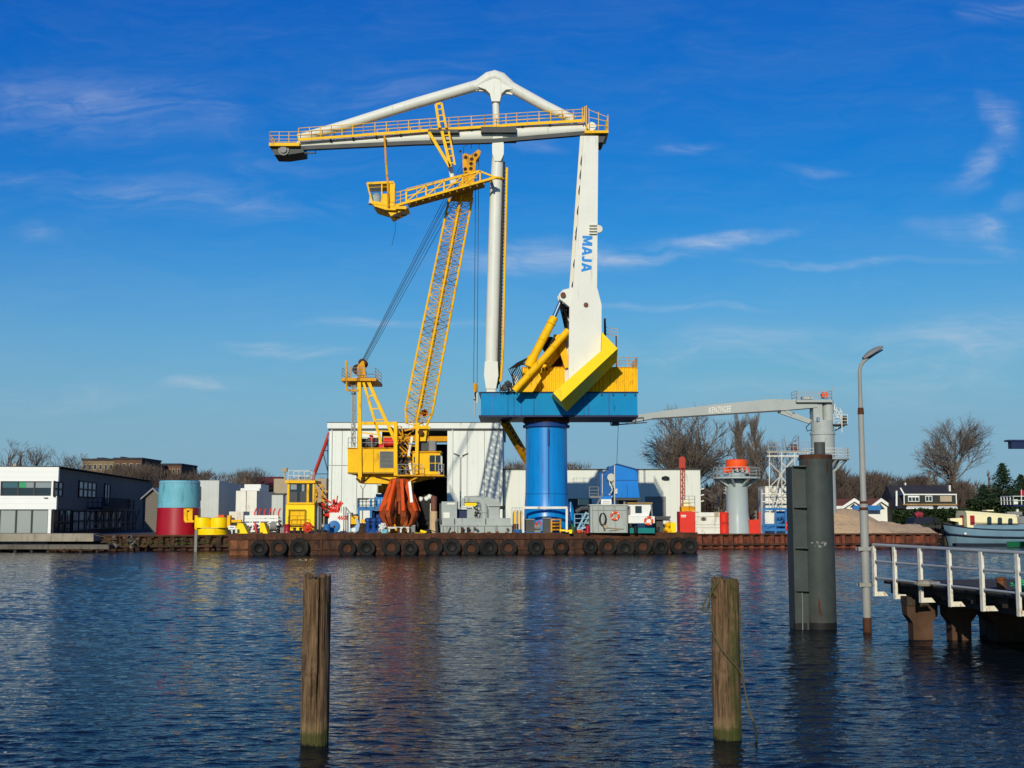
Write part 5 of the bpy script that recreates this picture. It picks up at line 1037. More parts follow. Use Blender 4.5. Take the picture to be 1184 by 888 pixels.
m = MB(); m.lathe(V(315.5, 608, 117.8), [(.5, -.3), (.5, .3)], 14, Vector((1, .2, 0))); m.pb(324, 332, 610, None, 117, 1, DZ); m.build('winch', 'grey_mid', gw)
# yellow control cabin
cc = thing('control_cabin', 'tall yellow control cabin with windows, roof railing and searchlight', 'cabin', V(348, 612, 117.5)); Yc = 116.2
m = MB(); m.pb(330.5, 363.5, 583.5, None, Yc, 3.2, DZ + .25); body = m.build('lower_body', 'yellow_bright', cc, smooth=False)
m = MB(); m.pb(334, 352, 590, 607.5, Yc - .05, .05); m.build('door', 'yellow', body, smooth=False); m = MB()
for a, b, c, d in ((333.4, 334.2, 589, 614), (352, 352.8, 589, 614), (333.4, 352.8, 589, 589.8), (332, 353, 607, 608)): m.pb(a, b, c, d, Yc - .35, .12)
m.rail([V(333, 607.5, Yc - 1), V(354, 607.5, Yc - 1)], .9, .9, 2, .03); m.build('door_rail', 'yellow_dark', body)
m = MB(); m.pb(329.5, 364.5, 555.5, 558.6, Yc - .25, 3.7); m.build('cab_roof', 'yellow', cc, smooth=False)
m = MB()
for a, b in ((332, 334.6), (354.6, 357.2), (361.4, 363.6)): m.pb(a, b, 558.7, 583.4, Yc, .3); m.pb(a, b, 558.7, 583.4, Yc + 2.8, .3)
m.pb(332, 363.6, 581, 583.4, Yc - .1, 3.2); m.build('cab_frame', 'yellow', cc, smooth=False)
m = MB(); m.pb(334.8, 354.4, 559, 580.8, Yc + .12, .05); m.pb(357.3, 361.3, 559, 580.8, Yc + .12, .05); m.build('cab_window', 'glass_dark', cc, smooth=False)
m = MB(); m.pb(334.8, 343.6, 568.6, 580.8, Yc + .06, .04); m.pb(347, 354.4, 568.6, 580.8, Yc + .06, .04); m.build('lower_panel', 'grey_dark', cc, smooth=False); m = MB(); m.pb(336, 343, 560, 566, Yc + .07, .03); m.pb(349, 352, 559.5, 568, Yc + .07, .03); m.build('window_reveal', 'glass_pale', cc, smooth=False)
m = MB(); a = V(333, 555.5, Yc); b = V(358, 555.5, Yc); m.rail([a, b, b + Vector((0, 3, 0)), a + Vector((0, 3, 0))], .95, .9, 2, .03); m.build('roof_railing', 'white_dirty', cc)
m = MB(); m.beam(V(329.4, 555, Yc + .2), V(329.2, 543, Yc + .2), .12); m.pb(326, 331.4, 541, 545.6, Yc, .5); m.build('searchlight', 'tan', cc, smooth=False)
m = MB(); m.path([V(363.8, 584, Yc + 1), V(367, 586, Yc + 1), V(366.5, 612, Yc + 1)], .22, 10); m.tube(V(369.5, 586, Yc + 1.4), V(369, 612, Yc + 1.4), .2, n=10); m.build('vent_pipe', 'galv', cc)
vw = thing('hand_valve', 'red round handwheel on the deck right of the yellow cabin', 'wheel', V(355.5, 616, 115.3))
m = MB(); c = V(355.5, 609.5, 115.3); m.torus(c, .40, .09, Vector((.3, -1, .1)), 24, 8); 
for k in range(3): a = k * math.pi / 3; d = Vector((math.cos(a), .3 * math.cos(a), math.sin(a))) * .4; m.beam(c - d, c + d, .08)
m.lathe(c, [(.2, -.3), (.2, .1)], 12, Vector((.3, -1, .1))); m.build('wheel', 'red_bright', vw); m = MB(); m.beam(Vector((c.x, c.y + .3, DZ)), c + Vector((0, .3, 0)), .14); m.build('stand', 'grab_red', vw, smooth=False)
# dark red strut of a derrick behind the cabin
dk = thing('derrick', 'slanting dark red derrick strut leaning toward the white hall', 'derrick', V(368, 600, 126))
m = MB(); m.beam(V(361, 555, 126), V(378.5, 508, 128), .27, .25); m.beam(V(376, 512, 128), V(380, 500, 128), .2); m.build('strut', 'mast_red', dk, smooth=False)
m = MB(); m.tube(V(379, 502, 128), V(379, 600, 128), .05, n=5); m.tube(V(374, 525, 127), V(379, 545, 128), .05, n=5); m.beam(V(361.5, 553, 126), V(379, 575, 127), .10); m.beam(V(364, 548, 126), V(379, 548, 128), .07); m.tube(V(375, 521, 127), V(379, 521, 128), .04, n=4); m.build('stays', 'grey_dark', dk)
m = MB()
for i in range(26):
    p = V(rnd.uniform(362, 379), rnd.uniform(566, 600), rnd.uniform(124, 127)); d = Vector((rnd.uniform(-1, 1), 0, rnd.uniform(-1, 1))).normalized() * rnd.uniform(.4, 1.4); m.beam(p, p + d, rnd.uniform(.06, .14))
m.beam(V(366, 566, 126), V(366, 606, 126), .14); m.beam(V(373, 566, 126), V(373, 606, 126), .14); m.build('frame', 'yellow_worn', dk, smooth=False)
# red pipe group + white tank
rp = thing('pipe_manifold', 'group of red pipes and valves between yellow cabin and white tank', 'pipes', V(371, 612, 119))
m = MB()
for i in range(26):
    p = V(rnd.uniform(366, 392), rnd.uniform(581, 597), rnd.uniform(118, 120)); d = Vector((rnd.uniform(-1, 1), rnd.uniform(-.4, .4), rnd.uniform(-.7, .9))).normalized() * rnd.uniform(.3, 1.2); m.tube(p, p + d, rnd.uniform(.06, .16), n=6)
for px in (384, 386.5, 389, 391): m.path([V(px, 594, 118.5), V(px, 587, 118.5), V(px + 1.5, 581, 118.5)], .07, 6)
m.build('pipes', 'red_bright', rp); m = MB()
for px in (367, 371, 376): m.beam(V(px, 590, 119), V(px, 615, 119), .14)
m.beam(V(364, 582, 119), V(380, 582, 119), .09); m.build('uprights', 'grey_mid', rp, smooth=False)
wt = thing('water_tank', 'white tank with red lettering left of the grab', 'tank', V(393, 612, 119))
m = MB(); m.pb(381, 405, 592.8, None, 117.8, 2.2, DZ); m.build('body', 'white', wt, smooth=False)
lettering('tank_lettering', '4601', M(4.6, 118) / .7, V(396.5, 598.8, 117.78), (1, 0, 0), (0, 0, 1), 'letter_red', wt, bold=.02, width=M(11.5, 118))
m = MB()
for a in (397.5, 400): m.beam(V(a, 586, 117.2), V(a, 616, 117.2), .1)
m.beam(V(400, 587, 117.2), V(407, 596, 117.2), .1); m.build('davit', 'grey_mid', wt, smooth=False)
re_ = thing('hose_reel', 'round blue hose reel on the deck edge', 'reel', V(386.3, 615.5, 115))
m = MB(); c = V(386.3, 609, 115); ax = Vector((.12, -1, .05)); m.lathe(c, [(.56, -.12), (.58, 0), (.58, .06), (.50, .09), (.12, .10), (.10, .16)], 26, ax); m.build('flange', 'blue_mid', re_); m = MB(); m.lathe(c, [(.12, .12), (.10, .2)], 12, ax); m.build('hub', 'rust_light', re_)
m = MB(); m.lathe(c, [(.38, -.7), (.38, -.13)], 18, ax); m.box(c.x - .5, c.x + .5, c.y + .2, c.y + .9, DZ, DZ + .12); m.build('drum', 'blue_dark', re_)
fl_ = thing('cable_guide', 'pale blue curved cable guide beside the blue hose reel', 'cable guide', V(409, 616, 115))
m = MB(); m.pp([(404.5, 611), (409, 610), (412.5, 606), (411.5, 600), (413.5, 599.5), (416, 607), (414.5, 613.5), (409, 617), (404.5, 616)], 115, .35); fixn(m.build('guide', 'blue_pale', fl_, smooth=False)); m = MB(); m.lathe(V(409, 612.5, 114.98), [(.2, 0), (.2, .03)], 14, Vector((0, -1, 0))); m.build('eye', 'white', fl_)
yr = thing('generator', 'small yellow generator with rusty frame behind the pale blue guide', 'generator', V(412, 613, 118.6))
m = MB(); m.pb(405, 414, 597, 606, 118, 1.2); m.pb(417, 424, 600.5, 604.5, 118, 1.2); m.build('casing', 'yellow', yr, smooth=False); m = MB(); m.pb(404, 426, 605, None, 118.2, 1.2, DZ); m.build('skid', 'rust_hull', yr, smooth=False); m = MB(); m.pb(404, 412.5, 594.5, 596.6, 117.9, 1.3); m.build('hood', 'rust_light', yr, smooth=False)
# blue equipment frame behind the grab
bf = thing('pump_frame', 'blue steel pump frame with upper railing behind the grab', 'pump frame', V(440, 612, 122))
m = MB(); 
for Y in (120.5, 123): m.beam(V(414, 588, Y), V(461, 588, Y), .3, .4); 
for px in (414.5, 429, 443, 460):
    for Y in (120.5, 123): m.beam(V(px, 577 if px < 430 else 588, Y), V(px, 613, Y), .22)
m.pb(414, 460, 588.6, 589.2, 120.6, 2.4); m.build('frame', 'blue_mid', bf, smooth=False)
m = MB(); m.pb(433, 456, 574.5, 587.4, 121, 2.4); m.pb(434.5, 457.5, 571.2, 574.3, 121.2, 2); m.build('blue_housing', 'blue_shed', bf, smooth=False)
m = MB()
for k in range(4): m.pb(437 + k * 3.8, 439 + k * 3.8, 577, 582.5, 120.94, .05)
m.build('vent', 'blue_pale', bf, smooth=False)
m = MB(); m.rail([V(413.5, 588, 120.3), V(433, 588, 120.3)], 1.0, .8, 3, .045); m.pb(413, 426, 576.2, 578, 120.3, .3); m.build('railing', 'grey_dark', bf)
m = MB(); m.pb(431, 442, 590.5, 612.5, 121.4, 1.5); m.lathe(V(431, 599, 121), [(.22, -2), (.22, .9)], 10); m.pb(445, 458, 592, 606, 122, 1); m.build('tank', 'blue_dark', bf)
m = MB(); m.pb(437, 458, 561, 570, 124, 1.8); m.build('yellow_cover', 'yellow_worn', bf, smooth=False)
bv = thing('valve_group', 'dark blue row of pump valves in front of the grab table', 'pump', V(432, 615, 116.4))
m = MB()
for k in range(5): m.lathe(V(425.5 + k * 3.4, 606, 116.2 + (k % 2) * .5), [(.3, -.72), (.3, -.4), (.2, -.35), (.24, .2), (.34, .25), (.3, .5), (.16, .6)], 12)
m.tube(V(424, 606, 116.5), V(441, 605, 116.5), .24, n=10); m.pb(424, 441, 613, None, 116, 1, DZ); m.build('valves', 'blue_dark', bv)
mp_ = thing('mooring_rope', 'white heap of rope beside the dark blue valves', 'rope', V(442, 615, 115.6))
m = MB(); P = [V(442 + rnd.uniform(-3.6, 4.2), 610 + rnd.uniform(-5, 4), 115.6 + rnd.uniform(-.3, .3)) for _ in range(44)]; m.path(P, .09, 6); m.build('coil', 'white', mp_)
m = MB(); m.pb(444, 448, 612, None, 115.3, .8, DZ); m.pb(438, 447, 614, None, 115.2, .9, DZ); m.build('basket', 'teal', mp_, smooth=False)
# dark equipment right of grab
de = thing('hydraulic_unit', 'dark hydraulic unit with white caps between grab and brown pipe', 'machine', V(487, 613, 119.5))
m = MB()
for i in range(30): p = V(rnd.uniform(477, 497), rnd.uniform(578, 610), rnd.uniform(118.8, 121)); s = rnd.uniform(.2, .5); m.box(p.x - s, p.x + s, p.y - s, p.y + s, p.z - s * 1.4, p.z + s * 1.4)
for px in (478, 484, 490, 496): m.beam(V(px, 576, 119), V(px, 613, 119), .2)
m.build('body', 'black', de, smooth=False); m = MB()
for px, py in ((487, 577), (493.5, 576.5), (497, 574.2)): m.lathe(V(px, py, 118.7), [(.26, -.14), (.26, .04), (.1, .2)], 12, Vector((.6, -.6, .4)))
m.tube(V(489.5, 594, 118.6), V(489.7, 599, 118.6), .06, n=5); m.build('caps', 'white', de)
cbx = thing('cable_box', 'small grey box beside the steel table, right of the grab', 'box', V(477, 613, 116.2)); m = MB(); m.pb(473.5, 480, 607.8, None, 116, .8, DZ); m.build('box', 'grey_mid', cbx, smooth=False); m = MB(); m.pb(473.3, 480.2, 607.2, 607.7, 115.95, .9); m.build('lid', 'galv', cbx, smooth=False)
yl = thing('yellow_strap', 'yellow lifting frame lying on the deck right of the grab', 'lifting frame', V(486, 616, 114.2)); m = MB(); m.pb(479.5, 492, 616, None, 113.9, .3, DZ + .03); m.beam(V(486, 613.5, 114), V(493, 615.5, 114), .18); m.pb(486.5, 490.5, 613.6, 616, 114.1, .4); m.build('frame', 'yellow_bright', yl, smooth=False)
pi = thing('mooring_pipe', 'upright rusty brown pipe with tan lower half left of the grey machine', 'pipe', (V(501, 600, 116).x, 116.2, DZ))
px_ = V(501.6, 600, 116.2).x; m = MB(); m.lathe((px_, 116.2, 0), [(.30, ZY(591, 116)), (.30, ZY(574.5, 116)), (.24, ZY(573.5, 116))], 18); m.build('upper_pipe', 'slew_brown', pi); m = MB(); m.lathe((px_, 116.2, 0), [(.34, DZ), (.34, ZY(591, 116) - .01)], 18); m.build('lower_pipe', 'sand', pi)
m = MB(); m.pb(497.2, 500, 582, None, 116.6, .4, DZ); m.build('pale_post', 'white_dirty', pi, smooth=False)
# grey dredge machine
gm_ = thing('dredge_pump', 'long grey machine skid with cabinet, bent duct and hopper', 'machine', V(550, 612, 117)); Yg = 115.2
m = MB(); m.pb(509.5, 592, 608.3, None, Yg, 4, DZ); m.pb(511, 590.5, 599.2, 608.0, Yg + .25, 3.4); m.pb(509, 592.5, 606.8, 608.2, Yg - .1, 4.2); m.build('skid', 'grey_machine', gm_, smooth=False)
m = MB()
for px in (512, 525, 529, 533, 542, 547.5, 560, 574.5): m.pb(px, px + .6, 608.8, 617, Yg - .07, .07)
m.beam(V(518, 616, Yg - .1), V(521, 609.5, Yg - .1), .12); m.pb(525, 526, 599.5, 608, Yg + .17, .1); m.pb(561, 562, 599.5, 608, Yg + .17, .1)
for px, py in ((549, 611), (552, 613), (587, 612)): m.lathe(V(px, py, Yg - .1), [(.13, -.1), (.13, .2)], 8, Vector((0, -1, 0)))
m.build('skid_ribs', 'grey_dark', gm_, smooth=False)
m = MB(); m.pb(510.5, 528.3, 580, 600.4, Yg + .3, 2.2); m.build('cabinet', 'grey_machine', gm_, smooth=False); m = MB(); m.pb(512.5, 520, 592.5, 599, Yg + .24, .06); m.pb(517, 526.5, 581.5, 583.5, Yg + .24, .06); m.build('cabinet_panel', 'white_dirty', gm_, smooth=False)
m = MB(); m.pb(528.6, 545, 586.4, 587.6, Yg + .6, 2); m.pb(540, 552, 587.5, 599, Yg + .8, 1.6); m.build('bench', 'grey_machine', gm_, smooth=False)
m = MB(); m.pb(528.8, 540, 589, 599, Yg + 1.2, .6); m.build('dark_recess', 'navy', gm_, smooth=False)
m = MB(); m.pb(537.5, 551, 581.5, 585.2, Yg + .7, 1.2); m.build('yellow_guard', 'yellow_bright', gm_, smooth=False)
m = MB(); m.pb(533, 537, 576, 585, Yg + .8, .9); m.pb(536, 557, 574.6, 580.5, Yg + 1, 1.4); m.build('blue_duct', 'grey_machine', gm_, smooth=False)
m = MB(); m.path([V(537, 577.8, Yg + 1.4), V(552, 577.5, Yg + 1.3), V(557, 579, Yg + 1.1), V(559.5, 583, Yg + .9), V(560, 592, Yg + .8), V(560, 600, Yg + .8)], [.34, .36, .38, .36, .36, .44], 16); m.torus(V(560, 592.5, Yg + .8), .40, .05, Vector((0, 0, 1)), 18, 6); m.build('bent_duct', 'grey_machine', gm_)
m = MB(); m.pp([(557, 575.5), (565, 574.5), (574, 577.5), (578, 581), (578.5, 585), (563.5, 585), (560, 580)], Yg + .5, 2); m.pb(565, 577, 585.5, 600, Yg + .6, 1.8); m.pb(563.5, 579, 584.6, 585.4, Yg + .4, 2.1); fixn(m.build('hopper', 'grey_machine', gm_, smooth=False))
m = MB()
for i in range(16): p = V(rnd.uniform(550, 556), rnd.uniform(582, 598), Yg + rnd.uniform(.5, 1)); m.beam(p, p + Vector((rnd.uniform(-.3, .3), 0, rnd.uniform(-.4, .4))), .12)
m.lathe(V(580.5, 586.8, Yg + .8), [(.16, -.2), (.16, .3)], 10, Vector((1, 0, 0))); m.build('fittings', 'black', gm_)
m = MB(); m.pb(508, 510.5, 582, 610, Yg + .8, .5); m.path([V(507, 600, Yg), V(504.5, 604, Yg), V(505, 615, Yg)], .14, 6); m.pb(508, 510, 603, 607, Yg - .1, .2); m.build('end_fittings', 'grey_dark', gm_)
# two headed light mast
lm = thing('light_mast', 'slim grey mast with two floodlights in front of the white hall', 'light mast', (V(532.6, 600, 124).x, 124, DZ))
m = MB(); x = V(532.6, 550, 124).x; m.tube((x, 124, DZ), (x, 124, ZY(530, 124)), .10, .07, n=8); m.tube((x, 124, ZY(530, 124)), V(528.6, 526.4, 124), .05, n=6); m.tube((x, 124, ZY(530, 124)), V(537.5, 526.4, 124), .05, n=6); m.build('pole', 'galv', lm)
for px, s in ((528, -1), (538, 1)):
    m = MB(); c = V(px, 525.8, 124); m.beam(c + Vector((-.3, 0, .12 * -s)), c + Vector((.3, 0, .12 * s)), .34, .14); m.build('floodlight', 'grey_dark', lm, smooth=False)
# small mast before the left hall door
lm = thing('light_mast', 'thin pole with forked top left of the blue pump frame', 'light mast', (V(419.5, 600, 128.5).x, 128.5, GZ))
m = MB(); x = V(419.5, 570, 128.5).x; m.tube((x, 128.5, GZ), (x, 128.5, ZY(566, 128.5)), .06, n=6); m.tube((x, 128.5, ZY(566, 128.5)), V(416.5, 561, 128.5), .04, n=5); m.tube((x, 128.5, ZY(566, 128.5)), V(423, 560, 128.5), .04, n=5); m.build('pole', 'grey_mid', lm)
# white portal frame and things at the column foot
pf = thing('portal_frame', 'white steel portal frame standing before the blue column foot', 'frame', V(632, 612, 116.4))
m = MB()
for Y in (115.6, 117.4):
    m.beam(V(604.5, 587, Y), V(656, 587, Y), .2, .22)
    for px in (605, 655.2): m.beam(V(px, 587.6, Y), V(px, 616, Y), .2)
m.build('frame', 'white_dirty', pf, smooth=False)
gb_ = thing('gas_bottles', 'rack of yellow gas bottles in a grey frame left of the white portal', 'gas bottles', V(598, 615, 116))
m = MB()
for px in (594.5, 598.5, 602.5): x = V(px, 600, 116).x; m.lathe((x, 116.2, 0), [(.14, DZ + .08), (.14, ZY(594, 116)), (.06, ZY(591.5, 116)), (.06, ZY(590, 116))], 12)
m.build('bottles', 'yellow', gb_); m = MB()
for px in (592, 596.5, 600.5): m.beam(V(px, 587, 115.7), V(px, 615.5, 115.7), .14); m.beam(V(px, 587, 116.8), V(px, 615.5, 116.8), .14)
m.beam(V(592, 587, 115.7), V(605, 587, 115.7), .12); m.build('rack', 'galv', gb_, smooth=False)
for a, b, pt, nm, lab, mm_ in ((606, 618, 600, 'drum_box', 'dark grey box with sloping lid before the blue column foot', 'grey_dark'), (627.5, 637, 598.5, 'waste_bin', 'dark grey wheeled bin left of the orange pallet rack', 'grey_dark')):
    t = thing(nm, lab, 'bin' if nm == 'waste_bin' else 'box', V((a + b) / 2, 613, 116.4)); m = MB(); m.pb(a, b, pt + 1.5, None, 116.2, 1.1, DZ); m.build('body', mm_, t, smooth=False); m = MB(); m.pb(a - .4, b + .4, pt, pt + 1.4, 116.1, 1.3); m.build('lid', 'grey_mid', t, smooth=False)
pr_ = thing('pallet_rack', 'small orange brown rack of boards before the blue column', 'rack', V(642, 613, 116))
m = MB()
for px in (637.6, 648): m.beam(V(px, 600, 115.8), V(px, 615.5, 115.8), .14)
for py in (600.5, 604.5, 608.5, 612.5): m.beam(V(637, py, 115.8), V(648.5, py, 115.8), .1)
m.build('frame', 'yellow_worn', pr_, smooth=False); m = MB(); m.pb(638.2, 647.4, 602, 614, 116, .8); m.build('boards', 'rust_hull', pr_, smooth=False)
yh = thing('yellow_hoist', 'low yellow bracket on the barge edge below the pallet rack', 'bracket', V(655, 617, 113.6)); m = MB(); m.beam(V(647, 612.8, 114.6), V(659, 614, 114.6), .2, .16); m.pb(658, 661.5, 612.5, 616.8, 114.4, .4); m.build('bracket', 'yellow_bright', yh, smooth=False)
rg = thing('deck_pump', 'small pump with red hose at the blue column foot', 'pump', V(621, 613, 115.8)); m = MB(); m.lathe(V(621.5, 609, 115.8), [(.3, -.3), (.34, 0), (.3, .3)], 12, Vector((1, 0, 0))); m.pb(618, 625, 613, None, 115.5, .6, DZ); m.build('body', 'grey_mid', rg); m = MB(); m.torus(V(623, 606, 115.6), .26, .06, Vector((.4, -1, 0)), 16, 6); m.build('hose', 'red_bright', rg)
# blue stair frame
bs = thing('stair_frame', 'blue and grey steel stair between blue column and grey container', 'stairs', V(674, 612, 117.5))
m = MB(); m.beam(V(666, 615, 117), V(678, 592, 117), .16); m.beam(V(671, 615, 117.4), V(682, 594, 117.4), .16); m.rail([V(664.5, 615, 117), V(682, 615, 117)], 1.7, .7, 4, .045); m.beam(V(668, 613, 117), V(681, 608, 117), .14)
m.build('stairs', 'blue_pale', bs); m = MB(); m.path([V(666, 592, 118), V(672, 588, 118), V(682, 587, 118)], .22, 8); m.pb(667, 683, 588, 592, 118.5, 1.5); m.build('canopy', 'grey_dark', bs); m = MB(); m.pb(676.5, 682, 593, 606, 117.6, .9); m.build('grey_box', 'grey_machine', bs, smooth=False)
re2 = thing('fire_extinguisher', 'red cylinder standing left of the grey container', 'gas bottle', V(679.5, 615.5, 114.8)); x = V(679.5, 610, 114.9).x; m = MB(); m.lathe((x, 114.9, 0), [(.19, DZ), (.19, ZY(608.5, 115)), (.08, ZY(607.3, 115))], 14); m.build('bottle', 'red_paint', re2)
# grey container with life ring
gc_ = thing('container', 'grey deck container with orange life ring and coiled hose', 'container', V(704, 612, 116)); Yk = 114.9
m = MB(); m.pb(682.5, 725.5, 584.5, None, Yk, 2.6, DZ + .06); m.build('body', 'grey_machine', gc_, smooth=False)
m = MB()
for px in (685, 691.5, 698, 711, 724): m.pb(px, px + .5, 585.5, 614.5, Yk - .04, .04)
m.pb(684, 725, 589.8, 590.3, Yk - .045, .03); m.build('panel_joint', 'grey_mid', gc_, smooth=False)
m = MB(); m.pb(681.5, 726.3, 583.2, 584.4, Yk - .12, 2.9); m.build('roof', 'galv', gc_, smooth=False)
m = MB(); c = V(697, 600, Yk - .06); m.path([c + Vector((.25 * math.sin(t * .5), -.02, .55 * math.cos(t * .5))) for t in range(13)], .05, 6); m.path([c + Vector((.34 * math.sin(t * .5), -.04, .62 * math.cos(t * .5) - .05)) for t in range(13)], .04, 6); m.path([c + Vector((.2, -.03, -.3)), c + Vector((.05, -.05, -.8)), c + Vector((.2, -.05, -1.1))], .05, 6); m.build('hose', 'black', gc_)
m = MB(); m.pb(698, 702, 607, 611, Yk - .15, .15); m.tube(V(702, 610, Yk - .1), V(721, 611.5, Yk - .1), .04, n=5); m.tube(V(704, 613.5, Yk - .1), V(716, 612, Yk - .1), .05, n=5); m.build('pipes', 'tan', gc_)
def ring(c, lab, parent_y):
    t = thing('life_ring', lab, 'life ring', c - Vector((0, 0, .38))); ax = Vector((0, -1, 0)); A = Vector((1, 0, 0)); B = Vector((0, 0, 1))
    m = MB(); w_ = MB(); 
    for k in range(8):
        a0 = k * math.pi / 4 + .1; a1 = a0 + (math.pi / 4)
        P = [c + (A * math.cos(a0 + (a1 - a0) * i / 6) + B * math.sin(a0 + (a1 - a0) * i / 6)) * .34 for i in range(7)]
        (m if k % 2 == 0 else m).path(P, .105, 8)
    for k in range(4):
        a = k * math.pi / 2 + .5; P = [c + (A * math.cos(a + i * .12) + B * math.sin(a + i * .12)) * .34 for i in range(3)]; w_.path(P, .118, 8)
    m.build('ring', 'orange_red', t); w_.build('white_band', 'white', t); return t
ring(V(711, 596.5, Yk - .13), 'orange life ring hanging on the grey container', 0)
sb = thing('notice_board', 'white notice board with pale blue header above the grey container', 'sign', V(701.5, 584, 118)); m = MB(); m.pb(695, 707, 577.3, 584.2, 118, .1); m.build('board', 'white', sb, smooth=False); m = MB(); m.pb(695, 707, 574, 577, 118, .1); m.build('header', 'blue_shed', sb, smooth=False); m = MB()
for k in range(2): m.pb(697, 705, 579.4 + k * 2, 579.9 + k * 2, 117.97, .02)
for px in (696, 705.5): m.pb(px, px + .8, 584.3, None, 118.1, .1, DZ)
m.build('text_line', 'grey_mid', sb, smooth=False)
# white wheelhouse
wh = thing('wheelhouse', 'white deck wheelhouse with teal lower band and orange ring', 'deck house', V(741, 612, 117)); Yw = 115.6
m = MB(); m.pb(726.5, 757, 597, None, Yw, 2.4, DZ + .95); m.build('lower_wall', 'white', wh, smooth=False); m = MB(); m.pb(726.5, 757, 610.4, None, Yw - .02, 2.44, DZ); m.build('teal_band', 'green_teal', wh, smooth=False)
m = MB(); m.pp([(726.5, 583.5), (754, 583), (750, 596.8), (726.5, 596.8)], Yw + .2, 1.9); fixn(m.build('upper_wall', 'white', wh, smooth=False)); m = MB(); m.pb(734.5, 742, 585, 593.2, Yw + .14, .08); m.build('window', 'glass_dark', wh, smooth=False)
m = MB(); m.pb(725.5, 754.5, 580.8, 582.8, Yw + .05, 2.2); m.build('roof', 'pallet', wh, smooth=False); m = MB(); m.beam(V(753, 583, Yw + .1), V(754, 597, Yw + .1), .12); m.pb(725.8, 728.8, 585, 595, Yw + .1, .1); m.pb(721, 723, 580, 584, Yw + .4, .2); m.build('frame_post', 'grey_mid', wh, smooth=False)
for px in (725.5, 735): 
    m = MB(); m.tube(V(px, 608, Yw - .4), V(px, 616, Yw - .4), .18, n=10); m.build('fender', 'black', wh)
ring(V(750, 602.2, Yw - .13), 'orange life ring hanging on the white wheelhouse', 0)
# blue shed raised on legs with stair
bl = thing('control_house', 'bright blue slant roofed control house raised behind the grey container', 'control house', V(715, 600, 124)); Yb = 122.5
m = MB(); m.pp([(711, 537.5), (714, 537), (735, 542.8), (736.2, 545.5), (739.6, 575.4), (711, 575.4)], Yb, 5); fixn(m.build('wall', 'blue_shed', bl, smooth=False)); m = MB(); m.pb(693.5, 710.5, 547, 575, Yb + 1, 4); m.pb(704, 710.8, 539, 551, Yb + .8, 3); m.pb(700, 704.5, 544, 551, Yb + .9, 3); m.build('annexe', 'blue_shed_shaded', bl, smooth=False)
m = MB(); m.pp([(710.5, 537.4), (713.8, 535.8), (735.5, 541.8), (737.2, 545.2), (736.6, 545.6), (735, 543), (714, 537.1)], Yb - .15, 5.3); fixn(m.build('roof', 'blue_dark', bl, smooth=False)); m = MB(); m.pb(712, 739, 555, 555.6, Yb - .03, .03); m.pb(725, 725.5, 560, 575, Yb - .035, .03); m.build('panel_joint', 'blue_dark', bl, smooth=False)
m = MB(); m.pb(709, 741, 575.8, 578.4, Yb - .2, 5.4); m.pb(716, 737, 578.6, None, Yb + 1, 3, GZ); m.build('base_frame', 'grey_dark', bl, smooth=False)
m = MB(); m.beam(V(710.6, 538, Yb - .2), V(710.6, 585, Yb - .2), .1); m.beam(V(696.4, 548, Yb + .8), V(696.4, 574, Yb + .8), .08)
m.lathe(V(706.5, 552, Yb + .3), [(.4, -.2), (.4, .4)], 12, Vector((0, 1, 0))); m.pb(710.5, 714, 565, 571, Yb - .2, .15)
for i in range(14): p = V(rnd.uniform(705, 711), rnd.uniform(553, 574), Yb + .3); m.beam(p, p + Vector((rnd.uniform(-.3, .3), 0, rnd.uniform(-.6, .6))), .1)
m.build('fittings', 'galv', bl); m = MB(); m.beam(V(690, 584, Yb), V(697, 571, Yb), .16); m.beam(V(682, 574.5, Yb), V(697, 574.5, Yb), .2); m.rail([V(681.5, 574.5, Yb), V(692, 574.5, Yb)], 1.0, .7, 3, .05); m.build('stair', 'grey_mid', bl)
# yellow bollards & small dark machine at the right end
yb2 = thing('yellow_bollard', 'bright yellow post block at the right end of the barge', 'bollard', V(778.5, 617, 117)); m = MB(); m.pb(775.3, 781.4, 604, None, 117.2, .6, DZ); m.build('block', 'yellow_bright', yb2, smooth=False)
yb3 = thing('yellow_winch', 'yellow lobed winch left of the bright yellow post', 'winch', V(772, 617, 117.4)); m = MB()
for px, py in ((772, 607), (770.8, 612), (773.5, 614)): m.lathe(V(px, py, 117.4), [(.12, -.3), (.24, -.2), (.24, .2), (.12, .3)], 12, Vector((.3, -1, .3)))
m.build('winch', 'yellow', yb3); m = MB(); m.pp([(766, 617), (772, 605), (773, 606), (769, 617)], 117.8, .3); fixn(m.build('red_plate', 'red_bright', yb3, smooth=False))
dm = thing('skip', 'dark low skip with grey cover right of the white wheelhouse', 'skip', V(766, 612, 121)); m = MB(); m.pp([(757, 597), (776, 597), (774, 601), (757, 601)], 120, 2); m.pb(757, 775, 601, None, 120.4, 1.6, DZ); fixn(m.build('skip', 'grey_dark', dm, smooth=False)); m = MB(); m.pb(767, 780, 602, 606, 119.6, .6); m.build('white_lid', 'white_dirty', dm, smooth=False)
